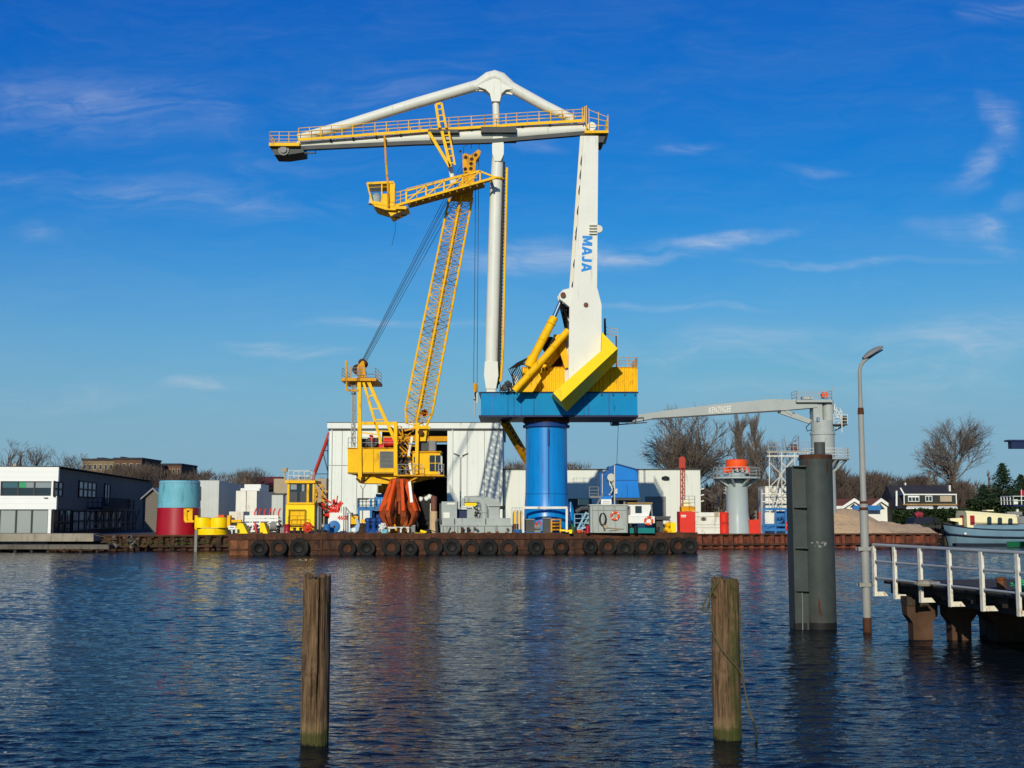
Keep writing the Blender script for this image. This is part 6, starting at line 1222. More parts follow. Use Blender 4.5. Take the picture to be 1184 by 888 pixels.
# ---- right quay, Y about 136
RY = 134.6
rb = thing('red_box', 'plain red steel box with white marks left of the cream container', 'container', V(795, 612, RY)); m = MB(); m.pb(786, 803.4, 591.5, None, RY, 2.4, GZ); m.build('body', 'red_bright', rb, smooth=False); m = MB(); m.pb(787.5, 793.5, 595.5, 596.5, RY - .03, .03); m.pb(787.5, 793, 597.3, 598, RY - .03, .03); m.build('white_marks', 'letter_white', rb, smooth=False)
cr = thing('container', 'cream white planked container right of the red box', 'container', V(818, 612, RY)); m = MB(); m.pb(803.8, 832, 592.5, None, RY + .1, 2.4, GZ); m.build('body', 'white_dirty', cr, smooth=False); m = MB()
for py in (597, 606.5, 610): m.pb(804, 832, py, py + .4, RY + .07, .04)
m.pb(810, 817, 598, 602, RY + .06, .04); m.pb(805, 808, 591.7, 592.4, RY, 2); m.pb(826, 831, 592, 597, RY + .05, .06); m.build('panel_joint', 'tan', cr, smooth=False); m = MB(); m.lathe(V(813.5, 600, RY + .05), [(.22, 0), (.22, .03)], 12, Vector((0, -1, 0))); m.build('emblem', 'grey_dark', cr)
rd = thing('red_drums', 'stack of two red drums between cream container and grey pedestal', 'drums', V(837, 612, RY + 1)); m = MB()
for zz in (0, 1): x = V(837, 600, RY + 1).x; b0 = GZ + zz * 1.25; m.lathe((x, RY + 1, 0), [(.5, b0), (.54, b0 + .08), (.5, b0 + .3), (.54, b0 + .6), (.5, b0 + .9), (.54, b0 + 1.1), (.48, b0 + 1.18)], 18)
m.build('drums', 'red_bright', rd)
rm = thing('lattice_mast', 'slim red lattice mast above the red box', 'mast', V(789, 600, 137.5)); m = MB(); YY2 = 137.5
cs = [(786.4, 0), (791.6, 0), (789, .8)]
def rmp(k, py): return V(cs[k][0] + (589 - py) * .005, py, YY2 + cs[k][1])
for k in range(3): m.tube(rmp(k, 541), Vector((rmp(k, 594).x, rmp(k, 594).y, GZ)), .05, n=5)
for k in range(3): m.lace(rmp(k, 541), rmp(k, 594), rmp((k + 1) % 3, 541), rmp((k + 1) % 3, 594), 15, .03)
m.build('lattice', 'mast_red', rm); m = MB(); m.pp([(785.4, 541), (785.4, 530), (787, 528), (791, 528), (792.8, 532), (792, 541)], YY2 - .1, .9); fixn(m.build('mast_head', 'mast_red', rm, smooth=False))
oc = thing('work_cage', 'orange work cage with cream box and railing above the red box', 'cage', V(796, 592, 136.2)); m = MB(); m.pb(788, 804, 585.5, 591.2, 135.8, 1.6); m.build('orange_base', 'yellow_worn', oc, smooth=False); m = MB(); m.pb(790.5, 798.5, 578.5, 585.3, 136, 1.2); m.build('cream_box', 'boat_cream', oc, smooth=False); m = MB(); m.rail([V(790, 585, 135.8), V(803.5, 585, 135.8), V(803.5, 585, 137.4)], 1.1, .6, 3, .035); m.build('railing', 'galv', oc)
# grey pedestal with orange cap
gp = thing('crane_pedestal', 'pale grey flared pedestal with ring platform and orange cap', 'pedestal', (V(853, 612, 136.5).x, 136.5, GZ)); gx, gY = V(852.8, 600, 136.5).x, 136.5; zg2 = lambda py: ZY(py, gY - 1)
r0 = M(12.6, gY); m = MB(); m.lathe((gx, gY, 0), [(r0 * 1.22, GZ), (r0 * 1.21, GZ + .08), (r0 * 1.14, zg2(606)), (r0 * 1.06, zg2(599)), (r0 * 1.0, zg2(594)), (r0 * .98, zg2(585)), (r0 * .96, zg2(559)), (r0 * 1.0, zg2(557.5)), (r0 * 1.0, zg2(555.5)), (r0 * .8, zg2(555)), (r0 * .8, zg2(546))], 40); m.build('column', 'grey_pedestal', gp)
R1 = M(27.2, gY); m = MB(); m.lathe((gx, gY, 0), [(R1, zg2(553.4)), (R1, zg2(551.4))], 16)
for i in range(8):
    a = 2 * math.pi * (i + .5) / 8; d = Vector((math.cos(a), math.sin(a), 0)); m.beam(Vector((gx, gY, zg2(562))) + d * r0 * .95, Vector((gx, gY, zg2(553))) + d * R1 * .92, .22)
m.build('ring_platform', 'grey_pedestal', gp, smooth=False); m = MB(); m.rail([Vector((gx + R1 * .98 * math.cos(2 * math.pi * i / 16), gY + R1 * .98 * math.sin(2 * math.pi * i / 16), zg2(551.4))) for i in range(17)], 1.05, 1.2, 3, .04); m.build('railing', 'grey_pedestal', gp)
m = MB(); m.lathe((gx, gY, 0), [(r0 * .96, zg2(541)), (r0 * 1.0, zg2(534)), (r0 * .95, zg2(531.4)), (r0 * .6, zg2(530.6))], 28); m.build('orange_cap', 'orange_red', gp); m = MB()
for i in range(14):
    a = 2 * math.pi * i / 14; p = Vector((gx + r0 * .93 * math.cos(a), gY + r0 * .93 * math.sin(a), zg2(541))); m.beam(p + Vector((0, 0, .1)), p - Vector((0, 0, .25 + .45 * rnd.random())), .5, .08, a)
m.build('cover_skirt', 'orange_red', gp, smooth=False); m = MB()
for i in range(12):
    a = 2 * math.pi * (i + .5) / 12; p = Vector((gx + r0 * .9 * math.cos(a), gY + r0 * .9 * math.sin(a), zg2(546.5))); m.prism([p, p + Vector((.35, 0, 0)), p + Vector((.17, 0, .75))], (0, .12, 0))
m.build('cap_brackets', 'grey_crane', gp, smooth=False)
# more on the right quay
rb2 = thing('red_bin', 'low red bin right of the grey pedestal', 'bin', V(872, 612, RY + .8)); m = MB(); m.pb(866, 879, 601.8, None, RY + .8, 1.6, GZ); m.build('body', 'red_bright', rb2, smooth=False); m = MB(); m.pb(865.6, 879.4, 601.0, 601.7, RY + .75, 1.7); m.build('rim', 'orange_red', rb2, smooth=False); m = MB(); m.pb(877.5, 879.2, 592, 601, RY + .9, .3); m.build('red_post', 'red_bright', rb2, smooth=False)
bc_ = thing('cage_container', 'blue open frame container with pale panel right of the grey pedestal', 'container', V(896, 612, RY + .5)); m = MB(); Yx = RY + .3
for px in (882.5, 896.5, 908.5):
    for yy in (Yx, Yx + 2.2): m.beam(V(px, 588, yy), Vector((V(px, 612, yy).x, yy, GZ)), .2)
for py in (588.5, 607, 612.5): m.beam(V(882, py, Yx), V(909, py, Yx), .26); m.beam(V(882, py, Yx + 2.2), V(909, py, Yx + 2.2), .2)
m.pb(898, 908, 591, 612, Yx + .8, 1); m.pb(884, 896, 606.8, 612, Yx + .1, 1.4); m.beam(V(883, 611, Yx), V(896, 606, Yx), .2); m.build('frame', 'blue_mid', bc_, smooth=False); m = MB(); m.pb(884.5, 895.5, 593, 606, Yx + .5, .2); m.build('panel', 'white_dirty', bc_, smooth=False); m = MB()
for i in range(12): p = V(rnd.uniform(897, 907), rnd.uniform(592, 611), Yx + .2); m.beam(p, p + Vector((rnd.uniform(-.6, .6), 0, rnd.uniform(-.6, .6))), .1)
m.build('bracing', 'navy', bc_, smooth=False)
wc = thing('container', 'white container standing behind the blue cage container', 'container', V(900, 600, 141)); m = MB(); m.pb(885, 916, 563, None, 140, 4, GZ); m.build('body', 'white_dirty', wc, smooth=False); m = MB(); m.pb(884.6, 916.3, 562.2, 562.9, 139.9, 4.2); m.build('roof', 'white', wc, smooth=False)
rw = thing('red_sign', 'small red and white board beside the steel pile', 'sign', V(911, 612, RY)); m = MB(); m.pb(908.8, 914.5, 603.5, 612.5, RY - .2, .15); m.build('board', 'red_bright', rw, smooth=False); m = MB(); m.pb(909.8, 913, 606, 609, RY - .24, .03); m.build('white_patch', 'white', rw, smooth=False); m = MB(); m.pb(911, 912, 612.6, None, RY - .15, .08, GZ); m.build('post', 'grey_mid', rw, smooth=False)
sc = thing('scaffold_tower', 'light tube scaffold tower left of the steel pile', 'scaffold', V(908, 612, 138)); m = MB()
for px in (881, 889.5, 904, 919, 934):
    for yy in (137, 139): m.tube(V(px, 522 if px > 885 else 566, yy), Vector((V(px, 612, yy).x, yy, GZ)), .05, n=5)
for py in (522.5, 527.5, 571, 580): 
    for yy in (137, 139): m.tube(V(887 if py < 560 else 881, py, yy), V(936, py, yy), .06 if py > 530 else .09, n=5)
for k in range(5):
    for yy in (137, 139): m.tube(V(890 + (k % 2) * 14, 535 + k * 14, yy), V(904 - (k % 2) * 14, 549 + k * 14, yy), .045, n=4); m.tube(V(904 + (k % 2) * 14, 535 + k * 14, yy), V(918 - (k % 2) * 14, 549 + k * 14, yy), .045, n=4)
m.build('tubes', 'white_dirty', sc); m = MB(); m.beam(V(917, 531, 137), V(901, 550, 137), .22); m.beam(V(901, 549, 137), V(921, 571, 137), .16); m.beam(V(902, 549, 137), V(892, 590, 137), .14); m.build('braces', 'galv', sc, smooth=False); m = MB(); m.rail([V(889, 521.5, 137), V(936, 521.5, 137)], 1, 1, 2, .035); m.pb(886, 937, 521.3, 522, 136.8, 2.4); m.build('top_deck', 'galv', sc)
m = MB(); m.lathe(V(918, 518, 138), [(.35, -.4), (.35, .4)], 10); m.tube(V(923.5, 504, 138), V(923.5, 521, 138), .03, n=4); m.build('red_beacon', 'slew_brown', sc)
for px, pt in ((839, 563), (831, 568), (874, 585)):
    t = thing('lamp_pole', {839: 'white slatted pole left of the grey pedestal', 831: 'thin short pole behind the cream container', 874: 'short pole with crossbar right of the grey pedestal'}[px], 'pole', V(px, 612, 144)); m = MB(); m.tube((V(px, 590, 144).x, 144, GZ), V(px, pt, 144), .07, n=6)
    if px != 831:
        for k in range(4): m.beam(V(px - 2.2, pt + 3 + k * 4, 144), V(px + 1.5, pt + 3 + k * 4, 144), .08)
    m.build('pole', 'white_dirty' if px == 839 else 'grey_mid', t)

# ------------------------------------------------------------------ trees
def stick(m, p, d, L, r0, r1, seg, wob, up):
    pts = [p.copy()]; rs = [r0]
    for i in range(seg):
        d = (d + Vector((rnd.uniform(-wob, wob), rnd.uniform(-wob, wob), rnd.uniform(-wob, wob) + up))).normalized(); p = p + d * (L / seg); pts.append(p.copy()); rs.append(r0 + (r1 - r0) * (i + 1) / seg)
    m.path(pts, rs, 3 if r0 < .06 else 6, False); return pts, d
def branch_tree(name, label, px, base_py_Y, top_py, spread, kind, seed, group=None, tw='twig', dens=1.0):
    rnd.seed(seed); Y = base_py_Y; b = Vector((V(px, 590, Y).x, Y, GZ)); H = (ZY(top_py, Y) - GZ) * {'vase': .80, 'round': .87, 'poplar': 1.0}[kind]
    t = thing(name, label, 'tree', b, group); mt = MB(); mc = MB()
    def rec(p, d, L, r, lvl, mx, target):
        seg = 4 if lvl < 2 else 3; pts, dd = stick(target, p, d, L, r, r * .45, seg, .13 if lvl else .06, .05 if kind != 'vase' else .03)
        if lvl >= mx: return
        n = {0: 10, 1: 9, 2: 7, 3: 5}[lvl]; n = max(2, int(n * dens))
        for i in range(n):
            u_ = rnd.uniform(.25, 1); k = min(int(u_ * seg), seg - 1); q = pts[k].lerp(pts[k + 1], u_ * seg - k); a = rnd.uniform(0, 2 * math.pi); s_, u2 = frame(dd)
            ang = R(rnd.uniform(22, 52)) if kind != 'poplar' else R(rnd.uniform(8, 22)); nd = (dd * math.cos(ang) + (s_ * math.cos(a) + u2 * math.sin(a)) * math.sin(ang)).normalized()
            rec(q, nd, L * rnd.uniform(.42, .62) * (1.12 - .35 * u_), max(.015, r * .46), lvl + 1, mx, mc if lvl >= 1 else mt)
    if kind == 'vase':
        mt.path([b, b + Vector((.1, 0, H * .10)), b + Vector((0, 0, H * .17))], [.55, .45, .42], 8)
        n = 11
        for i in range(n):
            a = 2 * math.pi * (i + rnd.random() * .6) / n; tilt = R(rnd.uniform(2, 27)); d = Vector((math.sin(tilt) * math.cos(a) * spread, math.sin(tilt) * math.sin(a), math.cos(tilt))).normalized()
            rec(b + Vector((0, 0, H * rnd.uniform(.08, .18))), d, H * rnd.uniform(.56, .72), .22, 0, 3, mt)
    elif kind == 'poplar':
        stick(mt, b, Vector((0, 0, 1)), H * .97, .36, .03, 10, .02, .1)
        for i in range(int(95 * dens)):
            z = rnd.uniform(.06, .88) ** 1.0; a = rnd.uniform(0, 6.28); tilt = R(rnd.uniform(10, 26)); d = Vector((math.sin(tilt) * math.cos(a), math.sin(tilt) * math.sin(a), math.cos(tilt)))
            L = H * rnd.uniform(.14, .26) * (1.15 - z * .75) * spread; rec(b + Vector((0, 0, H * z)), d, L, .06, 1, 3, mc)
    else:                                                   # round crown on a clear stem
        pts, _ = stick(mt, b, Vector((.02, 0, 1)), H * .92, .5, .06, 8, .03, .1)
        for i in range(int(30 * dens)):
            z = rnd.uniform(.13, .86); a = rnd.uniform(0, 6.28); tilt = R(rnd.uniform(28, 58) * (1.1 - z * .45)); d = Vector((math.sin(tilt) * math.cos(a) * spread, math.sin(tilt) * math.sin(a), math.cos(tilt))).normalized(); k = min(7, int(z / .92 * 8)); q = pts[k].lerp(pts[min(8, k + 1)], z / .92 * 8 - k)
            rec(q, d, H * rnd.uniform(.24, .36) * (.32 + 1.0 * math.sin(math.pi * min(1, z)) ** 1.4), .15 * (1.2 - z), 1, 3, mt if i % 3 == 0 else mc)
    mt.build('trunk', 'bark', t, smooth=False); mc.build('crown', tw, t, smooth=False); return t
branch_tree('bare_tree', 'big bare vase shaped tree behind the lower hall', 790, 188, 460, 1.0, 'vase', 5)
branch_tree('poplar_tree', 'shorter bare poplar left of the taller poplar behind the grey pedestal', 857, 210, 484, 1.25, 'poplar', 6, dens=.95)
branch_tree('poplar_tree', 'taller bare poplar behind the orange capped pedestal', 874, 205, 481, 1.3, 'poplar', 7, dens=1.0)
branch_tree('bare_tree', 'thin pale bare tree behind the scaffold tower', 899, 200, 500, .8, 'round', 8, dens=.8)
branch_tree('bare_tree', 'large round bare tree with reddish twigs behind the black house', 1102, 215, 479, 1.0, 'round', 9, dens=1.45)
branch_tree('bare_tree', 'dark bare bushy tree right of the lower hall', 833, 182, 543, 1.2, 'round', 10, dens=.9)
branch_tree('bare_tree', 'slim bare tree between the black house and the large round tree', 1076, 200, 540, .6, 'poplar', 12, dens=.6)
branch_tree('bare_tree', 'slim pale bare tree left of the dark conifer', 1145, 205, 540, .6, 'poplar', 13, dens=.6)
for i, (px, tp_, lab, k) in enumerate(((4, 506, 'tallest bare tree behind the white office at the left edge', 'round'), (22, 519, 'narrow bare tree above the office chimney', 'poplar'), (36, 512, 'bushy bare tree right of the office chimney', 'round'), (76, 522, 'bare tree above the corner where white office meets slate flank', 'round'), (88, 521, 'bare tree left of the tan apartment block', 'round'))):
    branch_tree('bare_tree', lab, px, 230, tp_, 1.0 if k == 'round' else .7, k, 20 + i, 'bare trees behind the office', dens=.75)
branch_tree('bare_tree', 'round dark bare tree behind the red roofed house', 289, 225, 538, 1.3, 'round', 31, dens=1.0)
branch_tree('bare_tree', 'small bare tree above the roof of the lower hall beside the column', 596, 220, 527, 1.3, 'round', 32, dens=.8)
rnd.seed(77)
# far woods: many bare shrubs that read as one brown mass
def wood(name, label, spans, n, Yr, m_, per=420):
    m = MB()
    for _ in range(n):
        a, b, pt = rnd.choice(spans); px = rnd.uniform(a, b); Y = rnd.uniform(*Yr); top = pt + rnd.uniform(-2.5, 5); H = ZY(top, Y) - GZ; c = Vector((V(px, 590, Y).x, Y, GZ)); rx = H * rnd.uniform(.25, .42)
        m.tube(c, c + Vector((rnd.uniform(-.3, .3), 0, H * .8)), .16, .05, n=4, cap=False)
        for k in range(per):
            u_ = rnd.random() ** .8; z = H * u_; rad = rx * math.sqrt(max(0, 1 - (2 * u_ - .9) ** 2 * .8)) * math.sqrt(rnd.random()); a_ = rnd.uniform(0, 6.28); p = c + Vector((rad * math.cos(a_), rad * math.sin(a_), z)); d = Vector((math.cos(a_) * .5 + rnd.uniform(-.3, .3), math.sin(a_) * .5, rnd.uniform(.4, 1.2))).normalized() * rnd.uniform(.8, 2.0)
            s_ = Vector((rnd.uniform(.03, .09), 0, 0)); m.add([p - s_, p + s_, p + d], [(0, 1, 2)])
    o = m.build(name, m_, smooth=False); o['kind'] = 'stuff'; o['label'] = label
wood('far_wood', 'brown bare wood along the horizon on the right', [(960, 985, 566), (985, 1000, 557), (1000, 1040, 550), (1040, 1075, 555), (1075, 1130, 562), (1130, 1200, 570), (955, 975, 545), (825, 915, 560), (860, 915, 570)], 120, (212, 262), 'twig_dark')
wood('far_wood', 'brown bare wood along the horizon on the left', [(-40, 65, 545), (180, 260, 548), (100, 215, 545), (130, 175, 541), (260, 330, 550), (330, 380, 556), (580, 680, 540)], 90, (262, 290), 'twig_dark', 300)
wood('bushes', 'dark bushes behind the houses and the sand', [(812, 915, 566), (812, 915, 570), (835, 915, 585), (1030, 1045, 590), (1060, 1110, 575), (1100, 1190, 585)], 66, (178, 205), 'twig_dark', 420)
def leafy(name, label, cat, boxes, n, m_, smin=.12, smax=.34):
    m = MB()
    for _ in range(n):
        (a, b, p0, p1, Y, D) = rnd.choice(boxes); px = rnd.uniform(a, b); u_ = rnd.random(); top = p0 + rnd.uniform(-1, 1.2) + 1.5 * noise.noise(Vector((px * .15, Y, 0))); py = top + (p1 - top) * u_ ** 1.2; p = V(px, py, Y + rnd.random() * D); s = rnd.uniform(smin, smax); d = Vector((rnd.uniform(-1, 1), rnd.uniform(-1, 1), rnd.uniform(-1, 1))).normalized() * s; e = frame(d)[0] * s * .6
        m.add([p - d, p + e, p + d, p - e], [(0, 1, 2, 3)])
    return one(m, name, m_, label, cat)
leafy('hedge', 'dark green hedge in front of the black house', 'hedge', [(1033, 1055, 591, 606, 160, 3), (1055, 1110, 589, 606, 162, 3)], 6500, 'hedge')
leafy('shrub', 'green shrub growing behind the houseboat bow', 'shrub', [(1106, 1120, 590, 606, 170, 3), (1118, 1184, 578, 600, 174, 5)], 5000, 'hedge', .15, .4)
# conifers
def conifer(label, px, Y, tp_, w_, seed):
    rnd.seed(seed); b = Vector((V(px, 590, Y).x, Y, GZ)); H = ZY(tp_, Y) - GZ; t = thing('conifer', label, 'tree', b); m = MB(); m.tube(b, b + Vector((0, 0, H * .97)), .3, .03, n=6); m.build('trunk', 'bark', t); m = MB(); W = M(w_, Y)
    for k in range(230):
        u_ = (k + rnd.random()) / 230; z = H * (.05 + .93 * u_); L = W * (1 - u_) ** .85 * rnd.uniform(.65, 1.1) + .15; a = k * 2.4 + rnd.random(); d = Vector((math.cos(a), math.sin(a), -.18 + .35 * u_)); p = b + Vector((0, 0, z))
        m.tube(p, p + d * L, .03, .01, n=3, cap=False)
        for j in range(int(10 + L * 9)):
            v_ = rnd.uniform(.15, 1.02); q = p + d * L * v_; s = rnd.uniform(.12, .32) * (1.15 - v_ * .5); e = Vector((rnd.uniform(-1, 1), rnd.uniform(-1, 1), rnd.uniform(-.9, .35))).normalized() * s * 1.5; f_ = frame(e)[rnd.randint(0, 1)] * s * .42; m.add([q - e * .2, q + e * .5 + f_, q + e, q + e * .5 - f_], [(0, 1, 2, 3)])
    m.build('crown', 'conifer', t, smooth=False)
conifer('tall dark pointed conifer right of the large bare tree', 1161, 190, 534, 42, 41)
conifer('broad dark conifer filling the right edge of the picture', 1182, 196, 548, 36, 42)
conifer('low dark conifer above the houseboat cabin', 1138, 192, 560, 30, 43)
conifer('dark conifer right at the picture edge behind the mooring deck', 1200, 188, 556, 34, 44)
rnd.seed(99)
# dark van / clutter between hedge and sand
ck = thing('covered_trailer', 'dark covered trailer with red load behind the sand heap', 'trailer', V(1073, 604, 152)); m = MB(); m.pp([(1056, 606), (1058, 599), (1070, 597.5), (1086, 598.5), (1086, 606)], 152, 3); fixn(m.build('cover', 'boat_dark', ck, smooth=False)); m = MB(); m.path([V(1058, 596.5, 152.4), V(1062, 594.8, 152.4), V(1066, 596, 152.4)], .4, 8); m.build('load', 'magenta_red', ck); m = MB(); m.lathe(V(1083, 602, 151.9), [(.4, 0), (.4, .2)], 14, Vector((0, -1, 0))); m.build('wheel', 'black', ck)

# ------------------------------------------------------------------ houseboat in the side basin
HB = 143.0
hb = thing('houseboat', 'long blue houseboat with cream cabin and arched windows', 'boat', V(1150, 629, HB)); zh = lambda py: ZY(py, HB - 2)
def hx(px): return V(px, 615, HB - 2).x
ss = [(1097.5, 605.5, 0), (1101, 606.5, .9), (1108, 608, 1.6), (1118, 609.8, 2.1), (1132, 611, 2.3), (1150, 612, 2.4), (1175, 612.5, 2.4), (1230, 612.5, 2.4), (1262, 610, 1.7), (1272, 608, .3)]
m = MB(); prof = []
for px, pt, hw in ss:
    x = hx(px); zt = zh(pt); lx_ = x + (M(6.5, HB) * (1 if px < 1150 else -1) * max(0, 1 - hw / 2.4) * .9); ring_ = []
    for (s, zz, ww) in ((-1, zt, 1), (-1, zt * .55, .97), (-1, .25, .86), (-1, -.4, .6), (1, -.4, .6), (1, .25, .86), (1, zt * .55, .97), (1, zt, 1)):
        u_ = max(0, (zz) / zt); ring_.append(Vector((lx_ + (x - lx_) * u_, HB + s * max(.04, hw * ww), zz)))
    m.v += ring_
for i in range(len(ss) - 1):
    a = i * 8; m.f += [(a + j, a + 8 + j, a + 8 + j + 1, a + j + 1) for j in range(7)] + [(a + 7, a + 15, a + 8, a)]
fixn(m.build('hull', 'boat_blue', hb))
m = MB(); P = []
for px, pt, hw in ss[:8]: P.append(Vector((hx(px) + .02, HB - hw - .02, zh(pt) * .62 - (.18 if px > 1100 else -.2))))
m.path(P, .11, 6); P = [Vector((hx(px), HB - hw - .03, zh(pt) - .04)) for px, pt, hw in ss[:8]]; m.path(P, .07, 6); m.build('rubbing_strake', 'boat_dark', hb)
m = MB(); m.box(hx(1105), hx(1255), HB - 2.1, HB + 2.1, -.3, .30); m.build('boot_top', 'boat_dark', hb, smooth=False)
m = MB(); m.lathe(V(1116, 617, HB - 2.2), [(.13, 0), (.13, .08)], 10, Vector((0, -1, 0))); m.beam(V(1114.5, 617.3, HB - 2.25), V(1117.5, 616.6, HB - 2.25), .12); m.build('hawse_plate', 'white', hb)
zt0, zt1, zt2 = zh(612), zh(591), zh(594)
m = MB(); m.box(hx(1127), hx(1262), HB - 1.9, HB + 1.9, zt0, zh(606.5)); m.build('coaming', 'boat_blue', hb, smooth=False)
m = MB(); a, b = hx(1119.5), hx(1178); z0 = zh(612); sec = lambda x, zt: [Vector((x, HB - 1.75, z0)), Vector((x, HB - 1.7, zt - .35)), Vector((x, HB - 1.35, zt)), Vector((x, HB + 1.35, zt)), Vector((x, HB + 1.7, zt - .35)), Vector((x, HB + 1.75, z0))]
m.add(sec(a, zh(590.5)) + sec(b, zh(595)), [(0, 1, 2, 3, 4, 5), (11, 10, 9, 8, 7, 6)] + [(i, i + 6, (i + 1) % 6 + 6, (i + 1) % 6) for i in range(6)]); cab_ = fixn(m.build('cabin', 'boat_cream', hb, smooth=False))
m = MB(); m.add([Vector((a - .05, HB - .85, z0)), Vector((a - .05, HB + .25, z0)), Vector((a - .05, HB + .25, zh(596))), Vector((a - .05, HB - .85, zh(596)))], [(0, 1, 2, 3)]); m.pb(1122, 1127, 596, 607, HB - 1.83, .06); m.build('door', 'red_paint', cab_, smooth=False)
for k, px in enumerate((1141.5, 1153.7, 1165.8)):
    pt = 597 + k * .9; m = MB(); m.pp([(px, pt + 9.5), (px, pt + 2), (px + 1, pt + .4), (px + 4, pt + .4), (px + 5, pt + 2), (px + 5, pt + 9.5)], HB - 1.80, .06); fixn(m.build('window', 'glass_dark', cab_, smooth=False))
m = MB(); m.box(hx(1129), hx(1178), HB - 1.98, HB - 1.90, zh(606.9), zh(606.2)); m.tube(V(1122, 604.5, HB - 1.95), V(1184, 605.5, HB - 1.95), .03, n=5); m.build('handrail', 'boat_dark', hb)
m = MB(); m.pb(1141, 1149, 589.6, 590.9, HB - .6, 1.4); m.build('roof_hatch', 'boat_cream', cab_, smooth=False)
m = MB(); m.box(hx(1178.3), hx(1230), HB - 1.6, HB + 1.6, z0, zh(597)); m.pb(1165, 1182, 591.6, 595.8, HB + .6, .8); m.build('aft_cabin', 'grey_mid', hb, smooth=False)
m = MB(); m.pp([(1098.5, 599.5), (1112, 598.8), (1114.5, 601), (1114.5, 607), (1109, 607), (1108, 603.5), (1099, 602)], HB - .4, .9); fixn(m.build('foredeck_locker', 'boat_cream', hb, smooth=False))
m = MB(); m.box(V(1090, 610, 144).x, V(1099, 610, 144).x, 143.5, 144.5, -.4, zh(604.5)); tag(m.build('mooring_post', 'beam_wood', smooth=False), 'dark mooring pile at the bow of the blue houseboat', 'post')
gb2 = thing('rowing_boat', 'small dark green boat moored beside the houseboat', 'boat', V(1180, 628, 136)); m = MB()
for px, w_ in ((1164, .06), (1170, .6), (1180, .9), (1195, .9), (1204, .1)): x = V(px, 627, 136).x; m.v += [Vector((x, 136 - w_, .62)), Vector((x, 136 - w_ * .6, .05)), Vector((x, 136 + w_ * .6, .05)), Vector((x, 136 + w_, .62))]
for i in range(4): a = i * 4; m.f += [(a + j, a + 4 + j, a + 5 + j, a + 1 + j) for j in range(3)]
m.build('hull', 'hull_green', gb2)
# mooring deck structure at the right edge
md2 = thing('watch_platform', 'white railed lookout platform with flag at the right edge', 'platform', V(1184, 600, 160)); m = MB(); m.pb(1172, 1200, 583.5, 585.6, 160, 4); m.build('platform_floor', 'navy', md2, smooth=False); m = MB(); a = V(1172, 583.5, 160); m.rail([a, V(1200, 583.5, 160)], 1.1, 1.0, 2, .06); m.rail([a, a + Vector((0, 4, 0))], 1.1, 1.0, 2, .06); m.pb(1172.5, 1177, 577.5, 583, 160.2, .1); m.build('railing', 'white', md2)
m = MB(); m.pb(1175.5, 1178, 585.7, None, 161, .4, GZ); m.pb(1192, 1195, 585.7, None, 161, .4, GZ); m.build('post', 'white_dirty', md2, smooth=False); m = MB(); m.tube(V(1181, 583, 160.5), V(1181, 566, 160.5), .04, n=5); m.build('flagpole', 'white', md2); m = MB(); m.pb(1180, 1186, 567, 573, 160.5, .04); m.build('flag', 'red_paint', md2, smooth=False)
# blue beam end high on the right: the tip of another crane's jib, whose post stands further right
bj = thing('jib_crane', 'dark blue jib end reaching in high from the right edge', 'crane', (V(1300, 590, 100).x, 100, .0)); m = MB(); m.pb(1169.5, 1320, 510.5, 518.6, 100, .7); m.pb(1166, 1320, 508.4, 510.4, 99.9, .9); m.build('jib', 'navy', bj, smooth=False); m = MB(); m.pb(1290, 1304, 450, None, 99.6, 1.4, -.5); m.build('post', 'navy', bj, smooth=False)

# ------------------------------------------------------------------ steel pile with wing
PYY = WY(729); px0 = V(948.3, 730, PYY + .75).x; PYc = PYY + .76; pr = M(18.7, PYc)
sp = thing('steel_pile', 'thick dark grey steel mooring pile with ribbed side wing', 'mooring pile', (px0, PYc, -.6)); zp = lambda py: ZY(py, PYc)
m = MB(); m.lathe((px0, PYc, 0), [(pr, -.6), (pr, 1.0), (pr, zp(540)), (pr, zp(527))], 48); m.build('tube', 'steel_pile', sp)
m = MB(); m.lathe((px0, PYc, 0), [(pr * 1.004, zp(531)), (pr * 1.012, zp(527.6)), (pr * 1.008, zp(526)), (pr * .8, zp(525.7))], 48); m.build('rusty_top_band', 'rust', sp)
m = MB(); m.lathe((V(946.8, 518, PYc).x, PYc - .1, 0), [(M(6.2, PYc), zp(526)), (M(6.2, PYc), zp(511.5))], 24); m.build('top_stub', 'grey_dark', sp)
wx0, wx1 = V(914, 640, PYc).x, px0 - pr * .8; m = MB(); zt = zp(540)
m.box(wx0 + .05, wx1, PYc - .34, PYc - .28, -.6, zt); m.box(wx0, wx0 + .05, PYc - .47, PYc + .42, -.6, zt); m.build('wing', 'steel_pile', sp, smooth=False)
m = MB()
for py in (540.2, 587, 633.6, 682.5): z = zp(py); m.prism([(wx0 + .055, PYc - .345, z), (wx1 + .04, PYc - .345, z), (wx1 - .03, PYc - .60, z), (wx0 + .055, PYc - .49, z)], (0, 0, .035))
m.build('rib', 'grey_dark', sp, smooth=False)
m = MB(); m.path([(wx1 - .28, PYc - .62, zp(684)), (wx1 - .27, PYc - .60, zp(700)), (wx1 - .28, PYc - .58, -.2)], .018, 6); m.build('chain', 'grey_mid', sp)
m = MB(); m.lathe((px0, PYc, 0), [(pr * 1.006, -.1), (pr * 1.006, .22)], 48); m.box(wx0 - .006, wx1 - .1, PYc - .476, PYc - .275, -.1, .2); m.build('waterline_band', 'black', sp)
